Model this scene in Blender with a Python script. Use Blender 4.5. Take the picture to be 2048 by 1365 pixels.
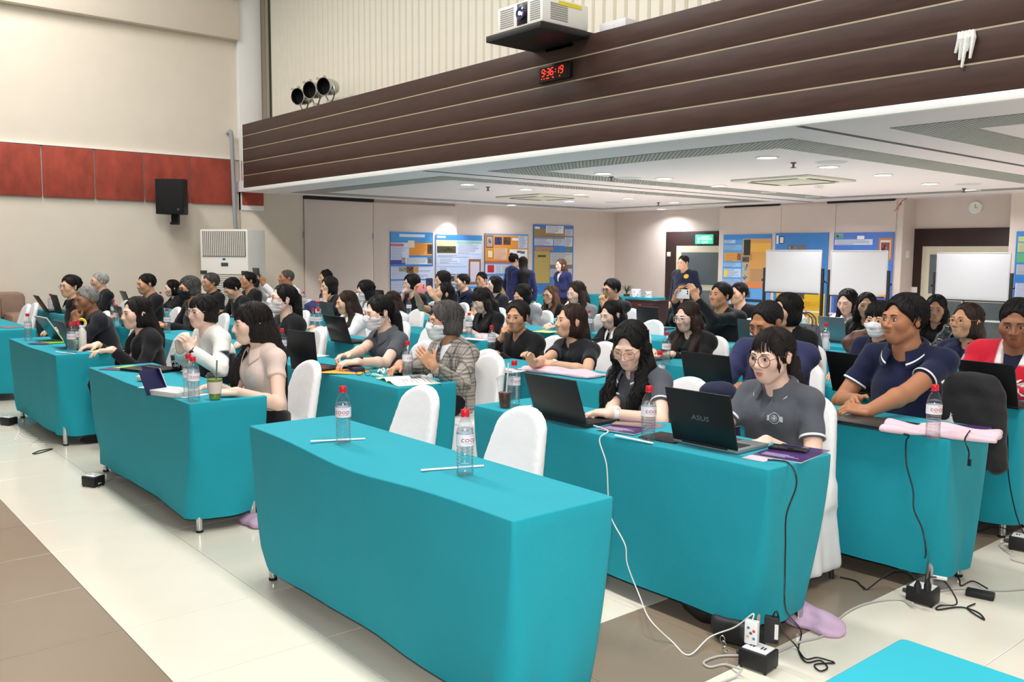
import bpy, bmesh, math, random
import numpy as np
from mathutils import Vector, Matrix
for o in list(bpy.data.objects): bpy.data.objects.remove(o)
sc = bpy.context.scene
COL = sc.collection
PI = math.pi
rnd = random.Random(7)

# ---------------------------------------------------------------- camera
EYE = 1.58
YAW, PITCH, ROLL, FPX = 0.87141314, -0.09672553, 0.00754031, 1772.7
_f = np.array([-math.sin(YAW)*math.cos(PITCH), math.cos(YAW)*math.cos(PITCH), math.sin(PITCH)])
_r = np.array([math.cos(YAW), math.sin(YAW), 0.0]); _u = np.cross(_r, _f)
_r2 = _r*math.cos(ROLL)+_u*math.sin(ROLL); _u2 = -_r*math.sin(ROLL)+_u*math.cos(ROLL)
cam = bpy.data.cameras.new('camera'); cam_o = bpy.data.objects.new('camera', cam); COL.objects.link(cam_o)
cam.sensor_width = 36; cam.lens = FPX/2048*36; cam.clip_end = 200
M = Matrix(((_r2[0], _u2[0], -_f[0], 0), (_r2[1], _u2[1], -_f[1], 0), (_r2[2], _u2[2], -_f[2], EYE), (0, 0, 0, 1)))
cam_o.matrix_world = M
sc.camera = cam_o
def ray(x, y):
    return _r2*((x-1024)/FPX) - _u2*((y-682.5)/FPX) + _f
def onZ(x, y, z):
    d = ray(x, y); t = (z-EYE)/d[2]; return Vector((d[0]*t, d[1]*t, z))
def onY(x, y, Y):
    d = ray(x, y); t = Y/d[1]; return Vector((d[0]*t, Y, EYE+d[2]*t))
def onX(x, y, X):
    d = ray(x, y); t = X/d[0]; return Vector((X, d[1]*t, EYE+d[2]*t))

# ---------------------------------------------------------------- light, exposure
sc.view_settings.view_transform = 'Standard'; sc.view_settings.look = 'None'
sc.view_settings.gamma = 1; sc.view_settings.use_curve_mapping = False
sc.view_settings.exposure = 0.45
W = bpy.data.worlds.new('hall_air'); sc.world = W; W.use_nodes = True
bg = W.node_tree.nodes['Background']; bg.inputs[0].default_value = (1.0, 0.975, 0.94, 1); bg.inputs[1].default_value = 0.26
def lamp(name, kind, loc, power, color=(1, 1, 1), size=1, size_y=None, rot=(0, 0, 0), **kw):
    l = bpy.data.lights.new(name, kind); l.energy = power; l.color = color
    if kind == 'AREA':
        l.size = size
        if size_y: l.shape = 'RECTANGLE'; l.size_y = size_y
        l.spread = kw.pop('spread', PI)
    elif kind in ('POINT', 'SPOT'): l.shadow_soft_size = size
    for k, v in kw.items(): setattr(l, k, v)
    o = bpy.data.objects.new(name, l); COL.objects.link(o); o.location = loc; o.rotation_euler = rot
    return o
# fluorescent troffers in the high hall ceiling, above the frame
for i, X in enumerate((-12.0, -8.0, -4.0, 0.0)):
    lamp('hall_light', 'AREA', (X, 2.4, 6.6), 160, (1.0, 0.965, 0.92), 2.6, .7)
# the photographer's flash on the camera
lamp('camera_flash', 'POINT', (0.03, -0.02, EYE+.16), 215, (1.0, 0.985, 0.97), .06)

# ---------------------------------------------------------------- helpers
def C(r, g, b):
    f = lambda c: (c/255/12.92) if c/255 <= .04045 else ((c/255+.055)/1.055)**2.4
    return (f(r), f(g), f(b), 1)
MATS = {}
def mat(name, col, rough=.5, var=0, vs=6, bump=0, bs=60, metal=0, spec=.5, sheen=0, coat=0, emit=0, attr=None, stretch=None, trans=0, ior=1.45, alpha=1, bdist=.01):
    if name in MATS: return MATS[name]
    m = bpy.data.materials.new(name); m.use_nodes = True; MATS[name] = m
    nt = m.node_tree; N = nt.nodes; Lk = nt.links.new; p = N['Principled BSDF']
    if len(col) == 3: col = C(*col)
    p.inputs['Base Color'].default_value = col; p.inputs['Roughness'].default_value = rough
    p.inputs['Metallic'].default_value = metal; p.inputs['Specular IOR Level'].default_value = spec
    p.inputs['Coat Weight'].default_value = coat; p.inputs['Coat Roughness'].default_value = .08
    p.inputs['Sheen Weight'].default_value = sheen; p.inputs['Transmission Weight'].default_value = trans
    p.inputs['IOR'].default_value = ior; p.inputs['Alpha'].default_value = alpha
    if emit: p.inputs['Emission Color'].default_value = col; p.inputs['Emission Strength'].default_value = emit
    src = None
    tc = N.new('ShaderNodeTexCoord'); mp = N.new('ShaderNodeMapping'); Lk(tc.outputs['Object'], mp.inputs[0])
    if stretch: mp.inputs['Scale'].default_value = stretch
    if attr:
        a = N.new('ShaderNodeAttribute'); a.attribute_name = attr; src = a.outputs['Color']
        Lk(src, p.inputs['Base Color'])
    if var:
        n = N.new('ShaderNodeTexNoise'); n.inputs['Scale'].default_value = vs; n.inputs['Detail'].default_value = 4
        Lk(mp.outputs[0], n.inputs['Vector'])
        r = N.new('ShaderNodeMapRange'); r.inputs['To Min'].default_value = 1-var; r.inputs['To Max'].default_value = 1+var
        r.inputs['From Min'].default_value = .3; r.inputs['From Max'].default_value = .7
        Lk(n.outputs['Fac'], r.inputs[0])
        x = N.new('ShaderNodeMix'); x.data_type = 'RGBA'; x.blend_type = 'MULTIPLY'; x.inputs[0].default_value = 1
        if src: Lk(src, x.inputs[6])
        else: x.inputs[6].default_value = col
        g = N.new('ShaderNodeCombineColor')
        for i in range(3): Lk(r.outputs[0], g.inputs[i])
        Lk(g.outputs[0], x.inputs[7]); Lk(x.outputs[2], p.inputs['Base Color'])
    if bump:
        n = N.new('ShaderNodeTexNoise'); n.inputs['Scale'].default_value = bs; n.inputs['Detail'].default_value = 3
        Lk(mp.outputs[0], n.inputs['Vector'])
        b = N.new('ShaderNodeBump'); b.inputs['Strength'].default_value = bump; b.inputs['Distance'].default_value = bdist
        Lk(n.outputs['Fac'], b.inputs['Height']); Lk(b.outputs[0], p.inputs['Normal'])
    return m
def clear(name, tint=(.95, .97, .98), refr=.35, ior=1.33, base=.06, rough=.02):
    """thin clear plastic or still water: transparent, part refracting, glossy at grazing angles"""
    if name in MATS: return MATS[name]
    m = bpy.data.materials.new(name); m.use_nodes = True; MATS[name] = m
    nt = m.node_tree; N = nt.nodes; L = nt.links.new; N.remove(N['Principled BSDF'])
    t = N.new('ShaderNodeBsdfTransparent'); t.inputs[0].default_value = (*tint, 1)
    r = N.new('ShaderNodeBsdfRefraction'); r.inputs['IOR'].default_value = ior; r.inputs['Roughness'].default_value = rough; r.inputs[0].default_value = (*tint, 1)
    g = N.new('ShaderNodeBsdfGlossy'); g.inputs['Roughness'].default_value = .05
    m1 = N.new('ShaderNodeMixShader'); m1.inputs[0].default_value = refr; L(t.outputs[0], m1.inputs[1]); L(r.outputs[0], m1.inputs[2])
    lw = N.new('ShaderNodeLayerWeight'); pw = N.new('ShaderNodeMath'); pw.operation = 'POWER'; pw.inputs[1].default_value = 3.5; L(lw.outputs['Facing'], pw.inputs[0])
    sc2 = N.new('ShaderNodeMath'); sc2.operation = 'MULTIPLY'; sc2.inputs[1].default_value = .42; L(pw.outputs[0], sc2.inputs[0])
    ad = N.new('ShaderNodeMath'); ad.operation = 'ADD'; ad.inputs[1].default_value = base; L(sc2.outputs[0], ad.inputs[0])
    m2 = N.new('ShaderNodeMixShader'); L(ad.outputs[0], m2.inputs[0]); L(m1.outputs[0], m2.inputs[1]); L(g.outputs[0], m2.inputs[2])
    L(m2.outputs[0], N['Material Output'].inputs[0])
    return m

def tag(o, label=None, cat=None, group=None, kind=None):
    if label: o['label'] = label
    if cat: o['category'] = cat
    if group: o['group'] = group
    if kind: o['kind'] = kind
    return o
def empty(name, loc=(0, 0, 0), rz=0, label=None, cat=None, group=None):
    o = bpy.data.objects.new(name, None); COL.objects.link(o); o.location = loc; o.rotation_euler = (0, 0, rz)
    o.empty_display_size = .1
    return tag(o, label, cat, group)
def mesh_obj(name, V, F, m=None, parent=None, smooth=35, cols=None, mats=None, fm=None):
    me = bpy.data.meshes.new(name)
    if isinstance(V, np.ndarray) and isinstance(F, np.ndarray) and len(F):
        nv, nf, k = len(V), len(F), F.shape[1]
        me.vertices.add(nv); me.vertices.foreach_set('co', V.astype(np.float32).ravel())
        me.loops.add(nf*k); me.loops.foreach_set('vertex_index', F.astype(np.int32).ravel())
        me.polygons.add(nf); me.polygons.foreach_set('loop_start', np.arange(0, nf*k, k, dtype=np.int32))
        me.update(calc_edges=True); me.validate()
    else:
        me.from_pydata([tuple(v) for v in V], [], [tuple(int(i) for i in f) for f in F]); me.update()
    if mats:
        for q in mats: me.materials.append(q)
        if fm is not None: me.polygons.foreach_set('material_index', list(fm))
    elif m: me.materials.append(m)
    if smooth and len(me.polygons):
        me.polygons.foreach_set('use_smooth', [True]*len(me.polygons))
        if smooth < 180: me.set_sharp_from_angle(angle=math.radians(smooth))
    if cols is not None:
        a = me.color_attributes.new('Col', 'FLOAT_COLOR', 'POINT'); c = np.ones((len(me.vertices), 4), np.float32); c[:, :3] = cols
        a.data.foreach_set('color', c.ravel())
    o = bpy.data.objects.new(name, me); COL.objects.link(o); o.parent = parent
    return o
class MB:
    def __init__(s): s.v = []; s.f = []; s.c = []; s.fm = []; s.cur = (1, 1, 1); s.mi = 0
    def add(s, V, F):
        b = len(s.v); s.v += [tuple(p) for p in V]; s.f += [tuple(i+b for i in f) for f in F]; s.c += [s.cur]*len(V); s.fm += [s.mi]*len(F); return s
    def box(s, x0, x1, y0, y1, z0, z1, b=0, M=None):
        if not b:
            V = [(x, y, z) for z in (z0, z1) for y in (y0, y1) for x in (x0, x1)]
            F = [(0, 2, 3, 1), (4, 5, 7, 6), (0, 1, 5, 4), (2, 6, 7, 3), (0, 4, 6, 2), (1, 3, 7, 5)]
        else:
            bm = bmesh.new(); bmesh.ops.create_cube(bm, size=1)
            for v in bm.verts: v.co = Vector(((x0+x1)/2+v.co.x*(x1-x0), (y0+y1)/2+v.co.y*(y1-y0), (z0+z1)/2+v.co.z*(z1-z0)))
            bmesh.ops.bevel(bm, geom=bm.edges[:], offset=b, segments=2, affect='EDGES', profile=.5)
            V = [v.co.copy() for v in bm.verts]; bm.verts.index_update(); F = [[v.index for v in f.verts] for f in bm.faces]; bm.free()
        if M is not None: V = [M @ Vector(p) for p in V]
        return s.add(V, F)
    def lathe(s, prof, n=16, M=None, cap=True):
        V = [];F = []
        for r, z in prof:
            for i in range(n): a = 2*PI*i/n; V.append((r*math.cos(a), r*math.sin(a), z))
        for j in range(len(prof)-1):
            for i in range(n): F.append((j*n+i, j*n+(i+1) % n, (j+1)*n+(i+1) % n, (j+1)*n+i))
        if cap: F.append(tuple(range(n))[::-1]); F.append(tuple((len(prof)-1)*n+i for i in range(n)))
        if M is not None: V = [M @ Vector(p) for p in V]
        return s.add(V, F)
    def tube(s, pts, r, n=8, cap=True):
        pts = [Vector(p) for p in pts]; k = len(pts)
        rs = r if hasattr(r, '__len__') else [r]*k
        V = [];F = []; prev = None
        for i, p in enumerate(pts):
            t = (pts[min(i+1, k-1)]-pts[max(i-1, 0)]).normalized()
            a = prev if prev is not None else (Vector((0, 0, 1)) if abs(t.z) < .9 else Vector((1, 0, 0)))
            x = (a - t*a.dot(t)).normalized(); y = t.cross(x); prev = x
            for j in range(n): q = 2*PI*j/n; V.append(p+(x*math.cos(q)+y*math.sin(q))*rs[i])
        for i in range(k-1):
            for j in range(n): F.append((i*n+j, i*n+(j+1) % n, (i+1)*n+(j+1) % n, (i+1)*n+j))
        if cap: F.append(tuple(range(n))[::-1]); F.append(tuple((k-1)*n+j for j in range(n)))
        return s.add(V, F)
    def prism(s, poly, z0, z1, M=None):
        n = len(poly); V = [(x, y, z0) for x, y in poly]+[(x, y, z1) for x, y in poly]
        F = [tuple(range(n))[::-1], tuple(range(n, 2*n))]+[(i, (i+1) % n, n+(i+1) % n, n+i) for i in range(n)]
        if M is not None: V = [M @ Vector(p) for p in V]
        return s.add(V, F)
    def build(s, name, m=None, parent=None, smooth=35, colour=False, mats=None):
        return mesh_obj(name, s.v, s.f, m, parent, smooth, np.array(s.c) if colour else None, mats, s.fm if mats else None)
def spline(P, n=8):
    """Catmull-Rom through points"""
    P = [np.array(p, float) for p in P]; Q = [2*P[0]-P[1]]+P+[2*P[-1]-P[-2]]; out = []
    for i in range(1, len(Q)-2):
        for k in range(n):
            t = k/n; a, b, c, d = Q[i-1:i+3]
            out.append(.5*((2*b)+(-a+c)*t+(2*a-5*b+4*c-d)*t*t+(-a+3*b-3*c+d)*t**3))
    out.append(P[-1]); return out
def copy_tree(o, parent=None, loc=None, rz=None):
    c = o.copy(); COL.objects.link(c); c.parent = parent
    if loc is not None: c.location = loc
    if rz is not None: c.rotation_euler = (0, 0, rz)
    for ch in o.children: copy_tree(ch, c)
    return c
_dg = None
def text_mesh(s, size=1, align='CENTER', extrude=0, offset=0, res=3):
    cu = bpy.data.curves.new('text', 'FONT'); cu.body = s; cu.size = size; cu.align_x = align; cu.align_y = 'CENTER'; cu.extrude = extrude; cu.offset = offset; cu.resolution_u = res
    o = bpy.data.objects.new('text', cu); COL.objects.link(o)
    bpy.context.view_layer.update()
    me = o.evaluated_get(bpy.context.evaluated_depsgraph_get()).to_mesh()
    V = [v.co.copy() for v in me.vertices]; F = [tuple(p.vertices) for p in me.polygons]
    o.to_mesh_clear(); bpy.data.objects.remove(o); bpy.data.curves.remove(cu)
    return V, F
# ================================================================ the setting
XL, YB, HC, YP, YR = -14.57, 6.13, 2.60, 14.94, 15.4      # left wall, balcony, low ceiling, panel front, door recess
CREAM = mat('floor_cream', (226, 220, 204), .16, var=.05, vs=1.3, spec=.5)
BROWN = mat('floor_brown', (139, 124, 106), .2, var=.07, vs=1.1, spec=.5)
GROUT = mat('floor_grout', (150, 143, 130), .8)
WALL = mat('wall_paint', (224, 213, 197), .7, var=.02, vs=3, bump=.12, bs=220)
WALL2 = mat('partition_paint', (222, 208, 200), .75, var=.02, vs=3)
WHITEP = mat('white_paint', (240, 239, 236), .6, var=.015, vs=2)
CEILM = mat('ceiling_white', (236, 228, 232), .8, var=.015, vs=1)
DARK = mat('near_black', (16, 15, 15), .6)
def struct(o): o['kind'] = 'structure'; return o

fl = struct(MB().box(-16, 5, -6, 17, -.14, -.0125).build('floor', GROUT))
TS, TX, TY = .6130, -1.958, 1.068
tiles = []
for i in range(-24, 12):
    for j in range(-12, 27):
        x, y = TX+i*TS, TY+j*TS
        if x > 4.4 or x < XL-1.2 or y > 16.5 or y < -5.5: continue
        br = (j < 0) or (i == -1)
        d = math.hypot(x+.3, y+.3); fw = -x*math.sin(YAW)+y*math.cos(YAW); sd = x*math.cos(YAW)+y*math.sin(YAW)
        vis = fw > 1.2 and abs(sd) < fw*.62+.5
        tiles.append((d if vis else 99+d, x, y, br))
tiles.sort()
g = .0012
def tile_mesh(name, m):
    o = MB().box(g, TS-g, g, TS-g, -.012, 0, .0012).build(name, m, smooth=0); me = o.data; bpy.data.objects.remove(o); return me
tm = {False: tile_mesh('floor_tile', CREAM), True: tile_mesh('floor_tile_brown', BROWN)}
for d, x, y, br in tiles[:290]:
    o = bpy.data.objects.new('floor_tile', tm[br]); COL.objects.link(o); o.location = (x, y, 0); o.parent = fl
rest = MB()
for d, x, y, br in tiles[290:]:
    rest.mi = int(br); rest.box(x+g, x+TS-g, y+g, y+TS-g, -.012, 0)
tag(rest.build('floor_tiles', parent=fl, mats=[CREAM, BROWN], smooth=0), kind='stuff')

# ---- left wall with its beam, column and red padded band
wl = struct(MB().box(XL-.2, XL, -6, 17, -.1, 7).build('wall_left', WALL))
MB().box(XL, XL+.16, -6, 6.2, 5.08, 5.72, .004).build('beam', WALL, wl)
MB().box(XL, XL+.2, -6, 6.2, 5.72, 7, 0).build('upper_trim', mat('dark_trim', (52, 36, 32), .6), wl)
MB().box(XL, XL+.10, 6.2, 6.6, 2.3, 7, .004).build('column', WHITEP, wl)
MB().box(XL, XL+.07, 6.2, 7.35, 0, 2.7, .004).build('pilaster', WALL, wl)
RED = mat('red_velvet', (158, 62, 44), .75, var=.22, vs=7, bump=.5, bs=26, sheen=.35, stretch=(1, 1, .55))
s0 = 3.19-.727*10
for i in range(14):
    a, b = s0+i*.727, s0+(i+1)*.727
    MB().box(XL+.002, XL+.055, a+.006, b-.006, 2.38, 3.13, .02).build('padded_panel', RED, wl)
MB().box(XL+.002, XL+.115, 6.21, 6.60, 2.38, 3.13, .02).build('padded_panel', RED, wl)
MB().box(XL, XL+.05, -6, 6.2, 3.135, 3.15).build('panel_rail', WHITEP, wl)
MB().box(XL, XL+.02, -6, 6.2, 0, .1).build('skirting', mat('skirting', (90, 74, 64), .5), wl)
# partition leaves on the poster side of the low area
ya, yb_, yc = onX(610, 500, XL+.1).y, onX(747, 500, XL+.1).y, onX(914, 440, XL+.1).y
for a, b in ((ya, yb_), (yb_, yc)):
    MB().box(XL, XL+.1, a+.004, b-.004, .02, HC-.06, .003).build('partition_leaf', WALL2, wl)
MB().box(XL, XL+.13, ya, yb_, HC-.055, HC, 0).build('track_slot', DARK, wl)
MB().box(XL, XL+.02, yc, YR, 0, HC).build('poster_wall', WALL2, wl)
for yy in (onX(607, 466, XL+.1).y, onX(747, 468, XL+.1).y):
    MB().box(XL+.1, XL+.115, yy-.02, yy-.008, 1.85, 1.97, .003).build('leaf_bolt', mat('steel', (150, 150, 150), .35, metal=1), wl)

# ---- upper back wall: white ribbed cladding above the balcony
wb = struct(MB().box(XL, 5, 6.72, 6.9, HC+.2, 7).build('wall_back_upper', mat('cladding_joint', (196, 186, 162), .7)))
CLAD = mat('cladding_white', (233, 228, 212), .5, var=.02, vs=4)
pl = MB().prism([(0, .0), (.012, -.03), (.118, -.03), (.13, 0)], HC+.25, 7).build('cladding_plank', CLAD); pm_ = pl.data; bpy.data.objects.remove(pl)
for i in range(112):
    o = bpy.data.objects.new('cladding_plank', pm_); COL.objects.link(o); o.parent = wb; o.location = (-14.28+i*.152, 6.72, 0)
MB().tube([(-14.34, 6.66, 3.6), (-14.34, 6.66, 7)], .028, 10).tube([(-14.42, 6.68, 3.6), (-14.42, 6.68, 7)], .018, 8).build('conduit_pair', mat('old_conduit', (150, 146, 128), .6), wb)
MB().box(-14.47, -14.27, 6.695, 6.72, 3.6, 7).build('gap_strip', mat('gap_dark', (98, 96, 78), .8), wb)

# ---- balcony front: five dark boards, four gold strips, white lower trim
bal = struct(MB().box(-14.19, 5, YB+.02, 6.72, HC+.003, 3.66).build('balcony', mat('balcony_core', (60, 44, 38), .6)))
WENGE = mat('wenge_board', (66, 46, 39), .45, var=.16, vs=3.2, bump=.1, bs=120, stretch=(1, 1, 8), spec=.35)
GOLD = mat('gold_strip', (178, 166, 140), .4, metal=.35)
zs = [2.648, 2.849, 3.064, 3.275, 3.488, 3.682]
for i in range(5):
    MB().box(-14.21, 5, YB, YB+.03, zs[i]+.006, zs[i+1]-.006, .002).build('fascia_board', WENGE, bal)
    if i: MB().box(-14.21, 5, YB-.001, YB+.02, zs[i]-.006, zs[i]+.006).build('gold_strip', GOLD, bal)
MB().box(-14.21, 5, YB-.012, YB+.05, HC-.012, 2.648, .003).build('lower_trim', WHITEP, bal)
MB().box(-14.235, -14.205, YB-.005, 6.72, HC-.012, 3.682, .003).build('end_trim', WHITEP, bal)

# ---- low ceiling behind the balcony
ce = struct(MB().box(XL, 5, YB+.03, 17, HC, HC+.18).build('ceiling', CEILM))
RIB = mat('ribbed_aluminium', (164, 166, 160), .55)
_nt = RIB.node_tree; _w = _nt.nodes.new('ShaderNodeTexWave'); _w.inputs['Scale'].default_value = 11; _w.bands_direction = 'DIAGONAL'
_tc = _nt.nodes.new('ShaderNodeTexCoord'); _nt.links.new(_tc.outputs['Object'], _w.inputs[0])
_b = _nt.nodes.new('ShaderNodeBump'); _b.inputs['Strength'].default_value = .9; _b.inputs['Distance'].default_value = .02
_nt.links.new(_w.outputs['Fac'], _b.inputs['Height']); _nt.links.new(_b.outputs[0], _nt.nodes['Principled BSDF'].inputs['Normal'])
SLOT = mat('track_dark', (60, 56, 56), .6)
def ring(x0, x1, y0, y1, w=.5):
    m = MB(); z0, z1 = HC-.006, HC+.01
    m.box(x0, x1, y0, y0+w, z0, z1).box(x0, x1, y1-w*.7, y1, z0, z1).box(x0, x0+w*.9, y0+w, y1-w*.7, z0, z1).box(x1-w*.9, x1, y0+w, y1-w*.7, z0, z1)
    m.build('ribbed_band', RIB, ce)
ring(-8.6, -4.4, 6.83, 14.2); ring(-13.9, -9.55, 6.83, 14.2, .42); ring(-3.53, 1.6, 6.83, 14.2)
for x in (-3.96, -9.12):
    MB().box(x-.025, x+.025, YB+.05, 14.9, HC-.004, HC+.01).build('partition_track', SLOT, ce)
MB().box(XL, 5, YB+.05, YB+.075, HC-.004, HC+.01).build('partition_track', SLOT, ce)

# ---- back wall with partition block, two door recesses
bw = struct(MB().box(XL-.2, 5, YR, YR+.2, -.1, HC+.2).build('wall_back', WALL2))
xa, xb, xc, xd = onY(1437, 500, YP).x, onY(1560, 500, YP).x, onY(1790, 500, YP).x, onY(1806, 450, YP).x
MB().box(xa, xd, YP+.02, YR, 0, HC).build('partition_block', WALL2, bw)
for a, b in ((xa, xb), (xb, (xb+xc)/2), ((xb+xc)/2, xc), (xc, xd)):
    MB().box(a+.003, b-.003, YP, YP+.03, .02, HC-.03, .003).build('partition_leaf', WALL2, bw)
for a, b in ((1450, 1560), (1655, 1790)):
    MB().box(onY(a, 410, YP).x, onY(b, 410, YP).x, YP-.02, YP+.03, HC-.04, HC-.004).build('track_slot', DARK, bw)
xe = onY(2020, 450, YP).x
MB().box(xe, 5, YP, YR, 0, HC).build('pillar_block', WALL2, bw)
MB().box(XL, xa, YR-.025, YR, 0, .1).build('skirting', MATS['skirting'], bw)
SUR = mat('door_surround', (52, 34, 32), .5, var=.1, vs=5)
FRM = mat('door_frame_cream', (208, 200, 178), .5)
GLS = mat('door_glass', (96, 104, 108), .12, spec=.6)
def door(n, x0, x1, ztop, fx0, fx1, ftop):
    d = struct(MB().box(x0, x1, YR-.03, YR, 0, ztop, .003).build('door_%d' % n, SUR))
    MB().box(fx0, fx1, YR-.07, YR-.03, 0, ftop, .004).build('door_leaf', FRM, d)
    w = fx1-fx0; mid = (fx0+fx1)/2
    two = n == 2
    for a, b in (((fx0+.14, mid-.06), (mid+.06, fx1-.14)) if two else ((fx0+.15, fx1-.2),)):
        MB().box(a, b, YR-.082, YR-.07, .98, ftop-.14, .004).build('door_pane', GLS, d)
        MB().box(a, b, YR-.082, YR-.07, .12, .86, .004).build('door_pane', GLS, d)
    hx = mid if two else fx1-.1
    MB().tube([(hx, YR-.08, .8), (hx, YR-.12, .82), (hx, YR-.12, 1.1), (hx, YR-.08, 1.12)], .012, 8).build('door_handle', DARK, d)
    return d
p1 = lambda x, y: onY(x, y, YR)
door(1, p1(1334, 463).x, xa-.02, p1(1400, 463).z, p1(1357, 492).x, xa-.05, p1(1400, 492).z)
door(2, p1(1830, 457).x, xe-.01, p1(1900, 457).z, p1(1849, 492).x, xe-.02, p1(1900, 493).z)
# exit sign above door 1
ex = empty('exit_sign', (p1(1412, 479).x, YR-.06, p1(1412, 479).z), 0, 'green illuminated exit sign above the far doorway', 'sign')
ew, eh = (p1(1429, 479).x-p1(1396, 479).x), .2
GREEN = mat('exit_green', (70, 190, 150), .4, emit=.9)
MB().box(-ew/2, ew/2, -.03, .03, -eh/2, eh/2, .004).build('housing', GREEN, ex)
m = MB()
for s, sz, x, z in (('ทางออก', .085, .05, .01), ('EXIT', .07, .05, -.065)):
    V, F = text_mesh(s, sz); m.add([(v.x*1.25+x, -.0325, v.y+z) for v in V], F)
m.prism([(-.06, .06), (.12, .06), (.12, .07), (.15, .0525), (.12, .035), (.12, .045), (-.06, .045)], 0, .001, Matrix(((1, 0, 0, 0), (0, 0, -1, -.032), (0, 1, 0, 0), (0, 0, 0, 1))))
m.tube([(-.15, -.033, -.07), (-.13, -.033, -.02), (-.14, -.033, .03)], .008, 6).tube([(-.13, -.033, -.02), (-.11, -.033, -.04), (-.115, -.033, -.08)], .007, 6).tube([(-.14, -.033, .03), (-.11, -.033, .0)], .006, 6).lathe([(.001, -.012), (.013, 0), (.001, .012)], 8, Matrix.Translation((-.14, -.033, .055)))
m.build('sign_print', mat('sign_white', (235, 250, 240), .5, emit=.9), ex, smooth=0)
# small round wall clock over door 2, wall switch plates
cl = empty('wall_clock', (p1(1952, 416).x, YR-.001, p1(1952, 416).z), 0, 'small round white wall clock above the right doorway', 'clock')
Mx = Matrix.Rotation(PI/2, 4, 'X')
MB().lathe([(.105, 0), (.11, .02), (.1, .035), (.09, .03)], 28, Mx).build('case', WHITEP, cl)
MB().box(-.004, .004, -.04, -.036, -.005, .06).box(-.005, .04, -.04, -.036, -.004, .004).build('hands', mat('clock_hand', (150, 145, 140), .5), cl)
def plate(px, py, Y, lab):
    p = onY(px, py, Y); o = MB().box(-.05, .05, -.012, 0, -.05, .05, .004).box(-.018, .018, -.02, -.01, -.028, .028, .003).build('switch_plate', WHITEP); o.location = p
    return tag(o, lab, 'switch')
plate(1338, 509, YR-.03, 'small white switch plate left of the far exit door')
plate(1829, 580, YR-.03, 'white switch plate on the dark frame of the right doorway')
q_ = onY(1822, 509, YP+.2); tag(MB().box(xd, xd+.012, YP+.16, YP+.28, q_.z-.06, q_.z+.06, .004).build('switch_plate', WHITEP), 'white switch plate on the side of the partition block', 'switch')
# red wires dangling from the ceiling at the partition block
wr = onY(1800, 412, YP-.02); m = MB()
for k, (dx, dz) in enumerate(((-.1, -.22), (-.04, -.2), (.03, -.05))):
    m.tube(spline([(wr.x+.12, YP-.03, HC-.01), (wr.x+.03, YP-.03, HC-.06), (wr.x+dx*.6, YP-.03, HC-.1+dz*.4), (wr.x+dx, YP-.03, HC+dz)], 5), .005, 6)
tag(m.build('loose_wire', mat('red_wire', (190, 70, 60), .5)), 'loose red wires dangling from the ceiling edge', 'wire')

# ================================================================ ceiling fittings
LENS = mat('lamp_lens', (255, 252, 245), .5, emit=6)
dl_pts = [(1534, 315), (1657, 333.5), (1766, 350), (1860, 367.5), (1945, 380), (1206, 347), (1328, 357), (1437, 372), (1537, 384.5), (1625, 393), (935, 369), (1052, 379), (1159, 389), (1257, 397), (1348, 405), (1042, 395.5), (1139, 403), (929, 403), (1023, 410), (1323, 418)]
proto = None
rows_ = ['first', 'second', 'third', 'fourth', 'fifth']
for k, (x, y) in enumerate(dl_pts):
    p = onZ(x, y, HC)
    if proto is None:
        proto = empty('downlight', p)
        MB().lathe([(.115, 0), (.125, -.004), (.12, -.009), (.1, -.008), (.095, .0)], 24).build('trim_ring', WHITEP, proto)
        MB().lathe([(.0, -.004), (.095, -.004), (.095, -.002)], 24, cap=False).build('lens', LENS, proto)
        d = proto
    else: d = copy_tree(proto, loc=p)
    if k < 5: lab = '%s lit downlight from the balcony in the right ceiling row' % rows_[k]
    elif k < 10: lab = '%s lit downlight from the balcony in the row left of the near ceiling cassette' % rows_[k-5]
    elif k < 15: lab = '%s lit downlight from the balcony in the left bay, right-hand row' % rows_[k-10]
    elif k < 17: lab = '%s lit downlight beside the far ceiling cassette, left bay' % rows_[k-15]
    elif k < 19: lab = '%s lit downlight close to the poster wall' % rows_[k-17]
    else: lab = 'single lit downlight near the far exit door corner'
    tag(d, lab, 'downlight', 'ceiling downlights')
    lamp('downlight_lamp', 'AREA', (p.x, p.y, HC-.02), 6 if k in (17, 18) else 17, (.99, .98, 1.0), .18, spread=2.6)
lamp('downlight_lamp', 'SPOT', (XL+.42, onX(905, 430, XL+.1).y-.12, HC-.02), 40, (1, .98, 1), .03, spot_size=1.5, spot_blend=.5)
for X_ in (-1.2, 1.2):
    for Y_ in (8.2, 10.6, 13): lamp('downlight_lamp', 'AREA', (X_, Y_, HC-.02), 19, (1.0, .98, .99), .18, spread=2.6)
def cassette(px, py, lab):
    p = onZ(px, py, HC); e = empty('ceiling_cassette', p, 0, lab, 'air conditioner', 'ceiling air conditioners')
    V = [];F = []
    MB().box(-.58, .58, -.58, .58, -.03, 0, .012).build('panel', mat('cassette_cream', (222, 220, 206), .5), e)
    MB().box(-.3, .3, -.3, .3, -.037, -.028, .004).build('grille', mat('cassette_grille', (205, 205, 192), .6, bump=.5, bs=80), e)
    for a in range(4):
        MB().box(-.34, .34, .40, .47, -.034, -.028, 0, Matrix.Rotation(a*PI/2, 4, 'Z')).build('louvre_slot', SLOT, e)
    return e
cassette(1586, 360, 'square cream ceiling air conditioner cassette nearest the balcony'); cassette(1084, 393.5, 'square cream ceiling air conditioner cassette in the far left bay')
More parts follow.
